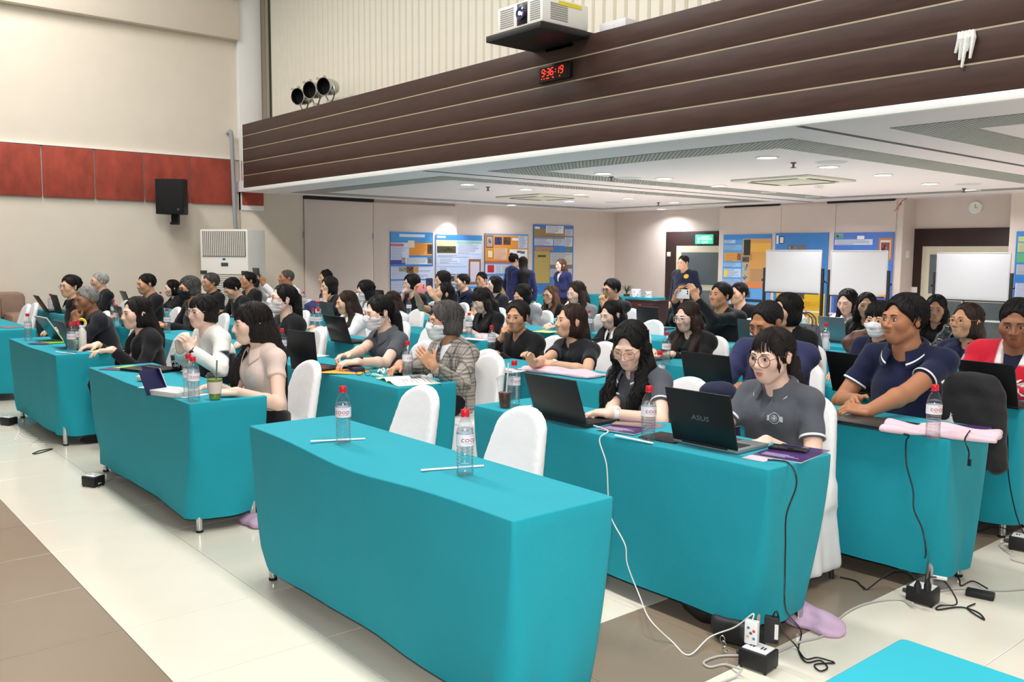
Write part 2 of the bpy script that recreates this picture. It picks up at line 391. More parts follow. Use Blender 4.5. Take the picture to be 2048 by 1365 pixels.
for x, y, lab in ((1663, 324, 'near the second downlight of the right row'), (1936, 368, 'beside the farthest right downlights'), (1258, 356, 'in the near corner of the middle bay'), (1228, 404.5, 'in the far left ceiling bay'), (940, 378, 'at the left end of the ceiling')):
    p = onZ(x, y, HC)
    tag(MB().lathe([(.0, -.008), (.15, -.01), (.16, -.004), (.17, 0)], 28, Matrix.Translation(p), cap=False).build('ceiling_speaker', mat('speaker_grille', (206, 206, 210), .7)), 'round white ceiling speaker grille ' + lab, 'speaker', 'ceiling speaker grilles')
for x, y, lab in ((1587, 325, 'sprinkler between the first downlights of the right bay'), (1223, 353.5, 'sprinkler beside the middle bay speaker'), (976, 374, 'sprinkler at the left end of the ceiling'), (1928, 377, 'sprinkler near the right far corner'), (1317, 405, 'sprinkler in the far left bay')):
    p = onZ(x, y, HC)
    tag(MB().lathe([(.03, 0), (.03, -.012), (.012, -.02), (.012, -.05), (.03, -.055), (.03, -.06)], 12, Matrix.Translation(p)).build('sprinkler', mat('sprinkler_dark', (110, 108, 105), .4, metal=.6)), 'small dark ceiling ' + lab, 'sprinkler', 'ceiling sprinklers')
p = onZ(1638, 371, HC); tag(MB().lathe([(.0, -.06), (.05, -.055), (.065, -.03), (.07, 0)], 20, Matrix.Translation(p), cap=False).build('smoke_detector', WHITEP), 'round white smoke detector beside the near cassette', 'detector')
# ================================================================ things on balcony and left wall
def digit(m, ch, x, z, h, w, t):
    seg = {'0': 'abcdef', '1': 'bc', '3': 'abgcd', '6': 'afgedc', '9': 'abcdfg'}[ch]
    hh = h/2; sl = .12
    R = {'a': (0, hh, w, 0), 'd': (0, -hh, w, 0), 'g': (0, 0, w, 0), 'f': (-w/2, hh/2, hh, 1), 'b': (w/2, hh/2, hh, 1), 'e': (-w/2, -hh/2, hh, 1), 'c': (w/2, -hh/2, hh, 1)}
    for s in seg:
        cx, cz, l, vert = R[s]; l = l*.86
        P = [(-l/2, 0), (-l/2+t/2, t/2), (l/2-t/2, t/2), (l/2, 0), (l/2-t/2, -t/2), (-l/2+t/2, -t/2)]
        Q = [((q, p_) if vert else (p_, q)) for p_, q in P]
        m.prism([(x+cx+a+(cz+b)*sl, z+cz+b) for a, b in Q], 0, .002, Matrix(((1, 0, 0, 0), (0, 0, -1, -.001), (0, 1, 0, 0), (0, 0, 0, 1))))
a, b = onY(1083, 152, YB), onY(1145, 140, YB)
ck = empty('digital_clock', ((a.x+b.x)/2, YB-.045, (a.z+b.z)/2), 0, 'black digital clock with red digits on the balcony front', 'clock')
MB().box(-.23, .23, 0, .045, -.078, .078, .008).build('case', mat('clock_black', (20, 18, 18), .35), ck)
MB().box(-.2, .205, -.001, .001, -.062, .066).build('display', mat('clock_glass', (30, 8, 8), .2), ck)
LED = mat('red_led', (255, 42, 26), .5, emit=3)
m = MB(); h, w, t = .066, .036, .0078
for ch, x in zip('936', (-.150, -.076, -.020)): digit(m, ch, x, .014, h, w, t)
digit(m, '1', .062, .014, h, w, t); digit(m, '9', .120, .014, h, w, t)
for x in (-.113, .030):
    for z in (.002, .026): m.box(x-.004+z*.1, x+.004+z*.1, -.003, -.001, z-.004, z+.004)
for x in (-.17, -.135, -.1, -.085, -.07, -.01, .0, .09): m.box(x-.004, x+.006, -.003, -.001, -.05, -.04)
m.build('digits', LED, ck, smooth=0)
# projector shelf + projector
zp = 3.70
cA, cB = onZ(1028, 70, zp-.06), onZ(1103, 88, zp-.06)
sh = MB().box(-6.98, -6.18, YB-.62, YB+.12, zp-.06, zp, .006).box(-6.8, -6.4, YB-.0, YB+.3, zp-.09, zp-.06).build('projector_shelf', mat('shelf_black', (28, 25, 25), .5)); tag(sh, 'black cantilever shelf carrying the projector over the balcony front', 'shelf')
pj = empty('projector', (-6.6, YB-.22, zp), 0, 'white ceiling projector with a lit lens on the black balcony shelf', 'projector')
PW = mat('projector_white', (232, 231, 226), .4)
MB().box(-.33, .33, -.3, .3, .03, .27, .02).build('body', PW, pj)
MB().box(-.2, .2, -.25, .25, 0, .035).build('base', DARK, pj)
MB().box(-.03, .12, -.304, -.29, .05, .25, .004).build('lens_bay', mat('lens_bay', (22, 20, 24), .3), pj)
MB().lathe([(.055, 0), (.06, .03), (.045, .035), (.04, .02), (0, .02)], 24, Matrix.Translation((.045, -.3, .15)) @ Matrix.Rotation(PI/2, 4, 'X')).build('lens', mat('lens_glass', (60, 60, 90), .08, coat=1), pj)
MB().lathe([(.0, 0), (.018, 0)], 16, Matrix.Translation((.045, -.336, .15)) @ Matrix.Rotation(PI/2, 4, 'X'), cap=False).build('lamp_glow', mat('lens_lit', (225, 225, 255), .5, emit=8), pj)
VENT = mat('vent_grey', (150, 148, 142), .6)
for x0, x1 in ((-.28, -.08), (.16, .3)):
    for i in range(9): MB().box(x0, x1, -.304, -.298, .065+i*.02, .075+i*.02).build('vent_slat', VENT, pj)
for i in range(8): MB().box(.328, .334, -.2, .02, .07+i*.02, .08+i*.02).build('vent_slat', VENT, pj)
MB().box(.329, .335, -.1, .2, .215, .25).build('warning_sticker', mat('sticker_yellow', (235, 215, 50), .5), pj)
a = onZ(1200, 55, 3.70); tag(MB().box(-.17, .17, -.12, .12, 0, .13, .01, Matrix.Translation((a.x, YB+.24, 3.66))).box(-.03, .03, -.125, -.118, .04, .09, 0, Matrix.Translation((a.x, YB+.24, 3.66))).build('junction_box', mat('jbox', (225, 224, 226), .5)), 'white plastic junction box behind the projector on the balcony ledge', 'box')
# tissue stuck on the board
a = onY(1932, 84, YB-.02); m = MB(); rr = random.Random(3)
for k in range(5):
    x = a.x-.05+k*.022; L_ = .12+.05*((k*7) % 3)
    m.tube([(x, YB-.012, a.z+.07), (x+.012, YB-.03-.01*(k % 2), a.z+.02), (x-.01+rr.uniform(-.01, .01), YB-.02, a.z-L_+.06)], [.012, .018, .009], 6)
tag(m.build('paper_scrap', mat('scrap_white', (228, 228, 224), .9, bump=.6, bs=90)), 'torn white paper scrap stuck to the balcony boards at right', 'paper')
# three stage spotlights
CHR = mat('chrome_can', (200, 200, 198), .25, metal=1)
for k, (x, y, lab) in enumerate(((606, 194, 'lowest, leftmost chrome stage spotlight on the balcony ledge'), (630, 181, 'middle chrome stage spotlight on the balcony ledge'), (658, 174, 'rightmost, highest chrome stage spotlight on the balcony ledge'))):
    p = onY(x, y, YB+.2); e = empty('stage_spotlight', (p.x, YB+.2, p.z), 0, lab, 'spotlight', 'stage spotlights on the balcony')
    R = Matrix.Rotation(math.radians(22), 4, 'Z') @ Matrix.Rotation(PI/2+.1, 4, 'X')
    MB().lathe([(.055, -.14), (.1, -.11), (.115, -.02), (.12, .1), (.128, .105), (.128, .125), (.118, .125)], 24, R, cap=False).build('can', CHR, e)
    MB().lathe([(.0, 0.0), (.116, .0), (.117, .122)], 24, R, cap=False).build('barrel_inside', mat('can_black', (12, 12, 12), .5), e)
    MB().tube([(-.135, 0, 0), (-.135, .02, -.1), (-.05, .02, p.z*0-.2), (.05, .02, -.2), (.135, .02, -.1), (.135, 0, 0)], .012, 6).box(-.04, .04, -.02, .06, 3.66-p.z, -.19).build('yoke', CHR, e)
    for q in (-.1, .1): MB().box(q-.012, q+.012, -.14, -.1, .1, .13).build('colour_clip', CHR, e)
# wall loudspeaker
p = onX(346, 395, XL+.25)
sp = empty('wall_loudspeaker', (XL+.3, p.y, p.z), math.radians(52), 'black wall loudspeaker on a bracket over the red padded band', 'loudspeaker')
m = MB(); m.prism([(-.22, -.2), (.22, -.2), (.22, -.02), (.13, .2), (-.13, .2), (-.22, -.02)], -.27, .27)
m.build('cabinet', mat('speaker_black', (18, 18, 19), .55, bump=.2, bs=150), sp)
MB().box(-.21, .21, -.212, -.2, -.26, .26, .006).build('grille', mat('speaker_mesh', (12, 12, 13), .7, bump=.6, bs=300), sp)
MB().lathe([(0, 0), (.02, 0), (.02, .004)], 16, Matrix.Translation((.13, -.212, -.2)) @ Matrix.Rotation(PI/2, 4, 'X')).build('badge', mat('badge', (90, 92, 96), .4, metal=.5), sp)
MB().box(-.05, .05, -.02, .1, -.4, -.27, .006).box(-.06, .06, -.05, .05, -.43, -.39, .006).build('bracket', DARK, sp)
# grey conduit down to the tower unit
a, b = onX(458, 268, XL+.06), onX(464, 458, XL+.06)
tag(MB().tube(spline([(XL+.035, a.y-.02, a.z+.01), (XL+.08, a.y, a.z+.02), (XL+.11, a.y+.02, a.z-.08), (XL+.11, b.y+.03, 2.3), (XL+.11, b.y+.05, b.z-.1)], 6), .033, 12).build('conduit_pipe', mat('pipe_grey', (158, 163, 166), .5)), 'grey bent conduit pipe running down the left wall', 'pipe')
# floor standing air conditioner
AW = mat('ac_white', (240, 236, 228), .45, var=.015)
ac = empty('tower_air_conditioner', (-13.72, 5.72, 0), math.radians(35), 'tall white floor-standing air conditioner in the left corner', 'air conditioner')
zt = onX(450, 460, -13.9).z
MB().box(-.42, .42, -.25, .27, 0, zt, .012).build('body', AW, ac)
MB().box(-.385, .385, -.262, -.25, zt-.42, zt-.03).build('outlet_recess', mat('ac_recess', (120, 112, 100), .7), ac)
for i in range(23): MB().box(-.376+i*.0335, -.370+i*.0335+.006, -.275, -.252, zt-.415, zt-.035).build('outlet_vane', AW, ac)
MB().box(-.05, .07, -.262, -.248, zt-.57, zt-.52, .003).build('display', mat('ac_display', (70, 78, 82), .3), ac)
MB().lathe([(0, 0), (.028, 0), (.028, .004)], 20, Matrix.Translation((.0, -.252, zt-.465)) @ Matrix.Rotation(PI/2, 4, 'X') @ Matrix.Scale(.5, 4, (0, 1, 0))).build('badge', mat('ac_badge', (50, 60, 130), .4), ac)
for x in (-.42, .31): MB().box(x, x+.11, -.27, -.245, zt-.7, zt-.645, .004).build('corner_clip', mat('ac_clip', (58, 62, 58), .5), ac)
for i in range(40): MB().box(-.33, .33, -.262, -.25, .14+i*.0275, .155+i*.0275).build('intake_slat', AW, ac)
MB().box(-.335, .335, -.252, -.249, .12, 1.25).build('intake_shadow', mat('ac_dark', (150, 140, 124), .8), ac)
# sofa along the left wall
so = empty('leather_sofa', (XL+.5, 1.1, 0), 0, 'brown leather sofa along the left wall behind the tables', 'sofa')
LEA = mat('sofa_leather', (146, 120, 104), .5, var=.1, vs=5, bump=.35, bs=9)
MB().box(-.45, .42, -1.75, 1.75, .05, .44, .05).build('seat_base', LEA, so)
MB().box(-.45, -.16, -1.75, 1.75, .4, 1.0, .08).build('backrest', LEA, so)
for s in (-1, 1): MB().box(-.45, .42, s*1.6-.17, s*1.6+.17, .05, .72, .08).build('arm', LEA, so)
for i in range(3): MB().box(-.16, .38, -1.42+i*.95, -.48+i*.95, .42, .58, .06).build('seat_cushion', LEA, so)
for i in range(3): MB().box(-.28, -.02, -1.42+i*.95, -.48+i*.95, .56, .97, .07).build('back_cushion', LEA, so)
# ================================================================ smooth solid modelling: distance fields meshed with surface nets
def cap(a, b, ra, rb):
    a = np.array(a, np.float32); b = np.array(b, np.float32); ab = b-a; L2 = max(ab@ab, 1e-12)
    def f(p):
        q = p-a; t = np.clip(q@ab/L2, 0, 1)
        return np.sqrt(((q-t[:, None]*ab)**2).sum(1))-(ra+(rb-ra)*t)
    return f
def ell(c, r):
    c = np.array(c, np.float32); r = np.array(r, np.float32)
    def f(p):
        q = p-c; k0 = np.sqrt(((q/r)**2).sum(1)); k1 = np.sqrt(((q/(r*r))**2).sum(1))+1e-9
        return k0*(k0-1)/k1
    return f
def rbox(c, h, r):
    c = np.array(c, np.float32); h = np.array(h, np.float32)-r
    def f(p):
        q = np.abs(p-c)-h
        return np.sqrt((np.maximum(q, 0)**2).sum(1))+np.minimum(q.max(1), 0)-r
    return f
def xf(f, R, t, s=1.0):
    """place f (built in a local frame) by rotation R (3x3, columns = axes), translation t, scale s"""
    R = np.array(R, np.float32); t = np.array(t, np.float32)
    return lambda p: f(((p-t) @ R)/s)*s
def squash(f, R, t, sc):
    """anisotropic scale in a local frame (approximate distance)"""
    R = np.array(R, np.float32); t = np.array(t, np.float32); sc = np.array(sc, np.float32); k = sc.min()
    return lambda p: f(((p-t) @ R)/sc)*k
def smin(a, b, k):
    if k <= 0: return np.minimum(a, b)
    h = np.maximum(k-np.abs(a-b), 0)/k
    return np.minimum(a, b)-h*h*k*.25
def smax(a, b, k): return -smin(-a, -b, k)
def plane(p0, n):
    p0 = np.array(p0, np.float32); n = np.array(n, np.float32); n = n/np.linalg.norm(n)
    return lambda p: (p-p0) @ n
class Field:
    """groups of primitives, each evaluated only near its own bounds"""
    def __init__(s): s.g = []
    def group(s, fs, c, R, k=.02, kout=.02, post=None):
        s.g.append((fs, np.array(c, np.float32), R, k, kout, post)); return s
    def __call__(s, p):
        D = np.full(len(p), 1.0, np.float32)
        for fs, c, R, k, kout, post in s.g:
            m = ((p-c)**2).sum(1) < (R+.07)**2
            if not m.any(): continue
            q = p[m]; d = fs[0](q)
            for f in fs[1:]: d = smin(d, f(q), k)
            if post: d = post(q, d)
            D[m] = smin(D[m], d, kout)
        return D
    def bounds(s):
        lo = np.min([c-R for _, c, R, *_ in s.g], 0); hi = np.max([c+R for _, c, R, *_ in s.g], 0); return lo, hi
def nets(F, lo, hi, h):
    """sparse surface nets: returns vertices, quads"""
    lo = np.array(lo, float)-3*h; hi = np.array(hi, float)+3*h; B = 4
    nb = np.maximum(np.ceil((hi-lo)/(h*B)).astype(int), 1)
    ii = np.stack(np.meshgrid(*[np.arange(k) for k in nb], indexing='ij'), -1).reshape(-1, 3)
    d = F((lo+(ii+.5)*B*h).astype(np.float32))
    ii = ii[np.abs(d) < B*h*1.02]
    if not len(ii): return np.zeros((0, 3)), np.zeros((0, 4), int)
    off = np.stack(np.meshgrid(*[np.arange(B)]*3, indexing='ij'), -1).reshape(-1, 3)
    off5 = np.stack(np.meshgrid(*[np.arange(B+1)]*3, indexing='ij'), -1).reshape(-1, 3)
    cells = (ii[:, None]*B+off).reshape(-1, 3)
    n = nb*B+2; S = np.array([n[1]*n[2], n[2], 1])
    key = lambda q: q@S
    co = np.array([[a, b, c] for a in (0, 1) for b in (0, 1) for c in (0, 1)])
    ck = key(cells)
    pk, inv = np.unique((key(ii*B)[:, None]+key(off5)).ravel(), return_inverse=True)
    P = np.stack([pk//S[0], (pk % S[0])//S[1], pk % S[1]], 1)
    val = F((lo+P*h).astype(np.float32))
    S5 = np.array([(B+1)**2, B+1, 1]); loc8 = (off@S5)[:, None]+(co@S5)[None]      # 64 x 8
    v8 = val[inv.reshape(-1, (B+1)**3)][:, loc8.ravel()].reshape(-1, 8)
    act = (v8.min(1) < 0) & (v8.max(1) >= 0)
    cells, v8, ck = cells[act], v8[act], ck[act]
    o = np.argsort(ck); cells, v8, ck = cells[o], v8[o], ck[o]
    E8 = [(0, 1), (2, 3), (4, 5), (6, 7), (0, 2), (1, 3), (4, 6), (5, 7), (0, 4), (1, 5), (2, 6), (3, 7)]
    acc = np.zeros((len(cells), 3)); cnt = np.zeros(len(cells))
    for a, b in E8:
        va, vb = v8[:, a], v8[:, b]; m = (va < 0) != (vb < 0)
        t = va[m]/(va[m]-vb[m]); acc[m] += co[a]+(co[b]-co[a])*t[:, None]; cnt[m] += 1
    V = lo+(cells+acc/cnt[:, None])*h
    Q = []
    for ax in range(3):
        b1, b2 = (ax+1) % 3, (ax+2) % 3
        ci = 1 << (2-ax)
        m = (v8[:, 0] < 0) != (v8[:, ci] < 0)
        k0 = ck[m]; neg = v8[m, 0] < 0
        ids = []
        ok = np.ones(len(k0), bool)
        for d1, d2 in ((0, 0), (1, 0), (1, 1), (0, 1)):
            kk = k0-d1*S[b1]-d2*S[b2]; j = np.clip(np.searchsorted(ck, kk), 0, len(ck)-1); ok &= ck[j] == kk; ids.append(j)
        q = np.stack(ids, 1); q[~neg] = q[~neg][:, ::-1]
        Q.append(q[ok])
    return V, np.concatenate(Q)
def unit(v): v = np.array(v, float); return v/np.linalg.norm(v)
def frame(x=None, z=None):
    """orthonormal axes from main direction x and helper z, as columns"""
    x = unit(x); z = np.array(z, float); z = unit(z-x*(z@x)); y = np.cross(z, x); return np.stack([x, y, z], 1)
def rotm(yaw=0, pitch=0, roll=0):
    """head turn: yaw about z (positive = to the person's right), pitch about x (positive = look down), roll about y"""
    cy, sy = math.cos(-yaw), math.sin(-yaw); cp, sp = math.cos(pitch), math.sin(pitch); cr, sr = math.cos(roll), math.sin(roll)
    Rz = np.array([[cy, -sy, 0], [sy, cy, 0], [0, 0, 1]]); Rx = np.array([[1, 0, 0], [0, cp, -sp], [0, sp, cp]]); Ry = np.array([[cr, 0, sr], [0, 1, 0], [-sr, 0, cr]])
    return Rz@Rx@Ry
# ================================================================ tables
TEAL = mat('teal_cloth', (32, 153, 170), .85, var=.03, vs=3, bump=.25, bs=500, sheen=.05, spec=.2, bdist=.003)
STEEL = mat('chrome_leg', (196, 198, 200), .25, metal=1)
RUBBER = mat('caster_black', (18, 18, 18), .6)
TH, TD = .755, .455
def rrect(hx, hy, r, n):
    """rounded rectangle outline, evenly dense corners"""
    pts = []
    for k, (cx, cy) in enumerate(((hx-r, hy-r), (-hx+r, hy-r), (-hx+r, -hy+r), (hx-r, -hy+r))):
        for i in range(n+1):
            a = (k+i/n)*PI/2; pts.append((cx+r*math.cos(a), cy+r*math.sin(a)))
        x1, y1 = pts[-1]; nx = ((-hx+r, hy), (-hx, -hy+r), (hx-r, -hy), (hx, hy-r))[k]
        m_ = 14 if k % 2 == 0 else 5
        for i in range(1, m_): t = i/m_; pts.append((x1+(nx[0]-x1)*t, y1+(nx[1]-y1)*t))
    return pts
def cloth_mesh(L, seed, sag=0):
    r_ = random.Random(seed); hx, hy = L/2, TD/2; n = 7; NV = 14
    rows = []
    ph = [r_.uniform(0, 6.28) for _ in range(6)]; am = [r_.uniform(.5, 1.2) for _ in range(4)]
    for j in range(NV+1):
        v = j/NV; z = TH-.004-(TH-.085)*v
        ins = .006*v+.02*v*v; rad = .014+.125*v**1.7
        P = rrect(hx-ins*.9, hy-ins*.8, min(rad, hy-ins-.02), n)
        row = []
        for i, (x, y) in enumerate(P):
            a = math.atan2(y/hy, x/hx)
            # drape folds: fan out below the corners
            cx = min(abs(abs(x)-hx), .45)/.45; w = (1-cx)**1.5
            k = v**1.4
            dsp = k*(.02*w*math.sin(34*x+ph[0]+3*v)+.010*w*math.sin(30*y+ph[1]+3*v)+.007*math.sin(5*x+ph[2])+.004*math.sin(11*x+ph[3]-2*v))
            ln = math.hypot(x/hx, y/hy) or 1
            nx, ny = (0, 1 if y > 0 else -1) if abs(x) < hx-.08 else ((1 if x > 0 else -1), y/hy*.4)
            dz = 0
            if j == NV: dz = .003*math.sin(3*x+ph[4])+.004*(1-w)
            if j < 6: dz = -sag*(1-j/6)*max(0, -y/hy)**2*math.exp(-((x+.05)/.42)**2)
            row.append((x+nx*dsp, y+ny*dsp, z+dz))
        rows.append(row)
    k = len(rows[0]); V = [p for r in rows for p in r]; F = []
    for j in range(NV):
        for i in range(k): F.append((j*k+i, (j+1)*k+i, (j+1)*k+(i+1) % k, j*k+(i+1) % k))
    # raised seam welt then top
    b = len(V); SS = (.996, .985, .965, .8, .55, .25)
    for s_ in SS:
        zz = {.996: TH-.0005, .985: TH+.001}.get(s_, TH)
        for i, (x, y, z) in enumerate(rows[0]):
            q = (x*(1-(1-s_)*TD/L*2) if s_ > .9 else x*(.985-(.8-s_)*.5), y*s_); fr = max(0, -q[1]/hy)
            V.append((q[0], q[1], zz-sag*fr*fr*math.exp(-((q[0]+.05)/.42)**2)))
    F += [(i, (i+1) % k, b+(i+1) % k, b+i) for i in range(k)]
    for q in range(len(SS)-1): F += [(b+q*k+i, b+q*k+(i+1) % k, b+(q+1)*k+(i+1) % k, b+(q+1)*k+i) for i in range(k)]
    F.append(tuple(b+(len(SS)-1)*k+i for i in range(k)))
    # inner hem lip
    b2 = len(V); V += [(x*.992, y*.975, z+.03) for x, y, z in rows[-1]]
    F += [(NV*k+i, b2+i, b2+(i+1) % k, NV*k+(i+1) % k) for i in range(k)]
    return V, F
def make_table(L, seed, sag=0):
    e = empty('banquet_table')
    V, F = cloth_mesh(L, seed, sag); mesh_obj('cloth_cover', V, F, TEAL, e, smooth=60)
    for sx in (-1, 1):
        for sy in (-1, 1):
            x, y = sx*(L/2-.085), sy*(TD/2-.07)
            MB().lathe([(.019, .012), (.019, .6)], 12, Matrix.Translation((x, y, 0))).build('leg', STEEL, e)
            MB().lathe([(.02, 0), (.021, .008), (.02, .014)], 12, Matrix.Translation((x, y, 0))).build('foot', RUBBER, e)
    return e
ROWS = {1: 1.735, 2: 2.945, 3: 4.09, 4: 5.24, 5: 6.45, 6: 7.62, 7: 8.78, 8: 9.95}
TABS = [  # row, x0, x1, label
 (1, -4.02, -2.05, 'empty teal-clothed table nearest the camera, two bottles on it'),
 (1, -6.78, -4.80, 'teal-clothed front table where the white sweater and the pink blouse sit'),
 (1, -9.48, -7.72, 'teal-clothed front table of the grey-haired man and the badge-wearing woman'),
 (1, -12.45, -10.5, 'teal-clothed front table cut by the left edge of the picture'),
 (1, -13.55, -12.55, 'teal-clothed front table standing by the brown sofa'),
 (2, -3.83, -1.94, 'teal-clothed table of the two women in grey polo shirts with laptops'),
 (2, -6.55, -4.59, 'teal-clothed table of the plaid jacket woman, an open booklet on its corner'),
 (2, -9.5, -7.55, 'teal-clothed second-row table in front of the masked woman in black'),
 (2, -12.35, -10.4, 'teal-clothed second-row table with a grey laptop and a bottle'),
 (2, -14.15, -12.4, 'teal-clothed second-row table nearest the left wall'),
 (3, -3.72, -1.76, 'teal-clothed table of the man in the navy polo, laptop closed'),
 (3, -5.95, -3.98, 'teal-clothed table with the folded pink bag and the woman with a watch'),
 (3, -8.8, -6.95, 'teal-clothed third-row table carrying an open black laptop'),
 (3, -11.6, -9.7, 'teal-clothed third-row table among the dark-suited men at left'),
 (3, -14.1, -12.2, 'teal-clothed third-row table beside the tower air conditioner'),
 (4, -3.85, -1.88, 'teal-clothed table under the big black laptop of the red jersey'),
 (4, -6.15, -4.2, 'teal-clothed fourth-row table of the woman reading in a black blazer'),
 (4, -8.5, -6.6, 'teal-clothed fourth-row table of the woman filming with a pink phone'),
 (8, -6.75, -4.85, 'teal-clothed table holding the dotted cup before the yellow poster'),
 (4, -11.2, -9.25, 'teal-clothed fourth-row table of the man holding up a tablet'),
 (5, -4.4, -2.45, 'teal-clothed table with the brown bag and the grey handbag'),
 (5, -6.75, -4.62, 'teal-clothed fifth-row table of the man photographing with his phone'),
 (5, -10.4, -8.62, 'teal-clothed fifth-row table of the young man before the first poster'),
 (5, -8.45, -6.9, 'teal-clothed fifth-row table of the women in grey blazers'),
 (5, -12.65, -10.65, 'teal-clothed fifth-row table in front of the first blue poster'),
 (6, -5.0, -3.05, 'teal-clothed sixth-row table under the silver laptop at right'),
 (6, -8.6, -6.6, 'teal-clothed sixth-row table of the man with glasses and a watch'),
 (6, -12.6, -10.6, 'teal-clothed sixth-row table in front of the second blue poster'),
 (7, -13.0, -11.1, 'teal-clothed seventh-row table in front of the third blue poster'),
]
_tc = {}
for k, (r, x0, x1, lab) in enumerate(TABS):
    Y0 = ROWS[r]+(.38 if (r == 5 and x1 > -3) else .25 if (r == 5 and x1 == -4.62) else -.27 if (r == 5 and x1 == -10.65) else -.5 if r == 8 else 0)
    t = make_table(x1-x0, 20+k, .034 if k == 0 else .01); t.location = ((x0+x1)/2, Y0+TD/2, 0)
    tag(t, lab, 'table', 'teal-clothed conference tables')
t = make_table(1.9, 77); t.location = (.075, 1.853-TD/2, 0); tag(t, 'teal-clothed table whose corner fills the bottom right of the picture', 'table', 'teal-clothed conference tables')
t = make_table(1.9, 78); t.location = (-12.6, 13.6, 0); tag(t, 'teal-clothed side table in the far corner behind the audience', 'table', 'teal-clothed conference tables')
t = make_table(1.9, 79); t.location = (-13.85, 11.7, 0); t.rotation_euler = (0, 0, PI/2); tag(t, 'teal-clothed registration table beside the standing women', 'table', 'teal-clothed conference tables')

# ================================================================ chairs in white stretch covers
CHW = mat('chair_cover_white', (238, 237, 238), .75, var=.015, vs=4, bump=.22, bs=14, sheen=.15, bdist=.01)
def chair_field():
    def back(p):
        z = p[:, 2]; t = np.clip((z-.42)/.5, 0, 1)
        yc = .17+.10*t+.02*t*t; hw = .215-.08*t**1.4; th = .035-.008*t
        x = p[:, 0]; y = p[:, 1]-yc-.06*(x/.2)**2*(-.5)
        # rounded top
        zt = .895; dz = z-(zt-.095)
        ex = np.where(dz > 0, np.sqrt(np.maximum(x*x/(hw*hw)+np.maximum(dz, 0)**2/.095**2, 1e-9))*hw, np.abs(x))
        dx = ex-hw; dy = np.abs(y)-th; db = .40-z
        q = np.stack([np.maximum(dx+.025, 0), np.maximum(dy+.025, 0)], 1)
        d = np.sqrt((q**2).sum(1))+np.minimum(np.maximum(dx, dy)+.025, 0)-.025
        return np.maximum(d, db)*.85
    def skirt(p):
        z = p[:, 2]; t = np.clip((.46-z)/.4, 0, 1)
        hx = .20+.035*t; yb = .215+.03*t; yf = -.22-.03*t
        a = np.arctan2(p[:, 1], p[:, 0]); fold = .006*t*np.sin(9*a+1)+.004*t*np.sin(17*a)
        dx = np.abs(p[:, 0])-hx; dy = np.maximum(p[:, 1]-yb, yf-p[:, 1]); dz = np.maximum(z-.465, .055-z)
        q = np.stack([np.maximum(dx+.05, 0), np.maximum(dy+.05, 0)], 1)
        d = np.sqrt((q**2).sum(1))+np.minimum(np.maximum(dx, dy)+.05, 0)-.05-fold
        d = smax(d, dz, .03)
        inner = np.maximum(d+.02, z-.30)          # open below
        return smax(d, -inner, .01)
    return Field().group([back, skirt], (0, .02, .48), .62, k=.07)
_F = chair_field(); _V, _Q = nets(_F, (-.27, -.28, .04), (.27, .36, .95), .013)
chair0 = empty('banquet_chair')
mesh_obj('cover', _V, _Q, CHW, chair0, smooth=180)
for sx in (-1, 1):
    for sy in (-1, 1): MB().tube([(sx*.185, sy*.185+.0, .4), (sx*.195, sy*.2, 0)], .012, 8).build('leg', mat('chair_leg', (70, 68, 66), .4, metal=.8), chair0)
_chair_used = False
def chair(x, y, lab, rz=0):
    global _chair_used
    if not _chair_used: c = chair0; _chair_used = True; c.location = (x, y, 0); c.rotation_euler = (0, 0, rz)
    else: c = copy_tree(chair0, loc=(x, y, 0), rz=rz)
    return tag(c, lab, 'chair', 'white covered banquet chairs')
# ================================================================ people
I3 = np.eye(3)
def vec(*a): return np.array(a, float)
SKINM = mat('skin', (220, 180, 155), .5, attr='Col', spec=.4, bump=.08, bs=160, bdist=.002)
_p = SKINM.node_tree.nodes['Principled BSDF']; _p.inputs['Subsurface Weight'].default_value = .0
def cloth(name, col, **k): return mat('cloth_'+name, col, k.pop('rough', .85), var=.05, vs=9, bump=k.pop('bump', .45), bs=k.pop('bs', 16), sheen=.12, spec=.25, bdist=.012, **k)
def hairmat(name, col, rough=.5):
    return mat('hair_'+name, col, rough, var=.35, vs=14, bump=.8, bs=60, stretch=(5, 5, .3), spec=.28, bdist=.006)
HAIRS = {'black': (20, 17, 17), 'soft': (31, 25, 24), 'brown': (52, 37, 30), 'light': (92, 64, 46), 'grey': (140, 138, 136), 'pepper': (78, 74, 72), 'silver': (178, 176, 172)}
SKINS = {'fair': (236, 198, 178), 'mid': (222, 176, 146), 'warm': (204, 152, 118), 'tan': (176, 122, 90), 'deep': (150, 102, 76)}
def clin(c): return np.array(C(*c)[:3])
def ecap(a, b, ra, rb, sy):
    a = np.array(a, float); b = np.array(b, float); t = (a+b)/2; sc_ = np.array([1, sy, 1.])
    return squash(cap((a-t)/sc_, (b-t)/sc_, ra, rb), I3, t, sc_)
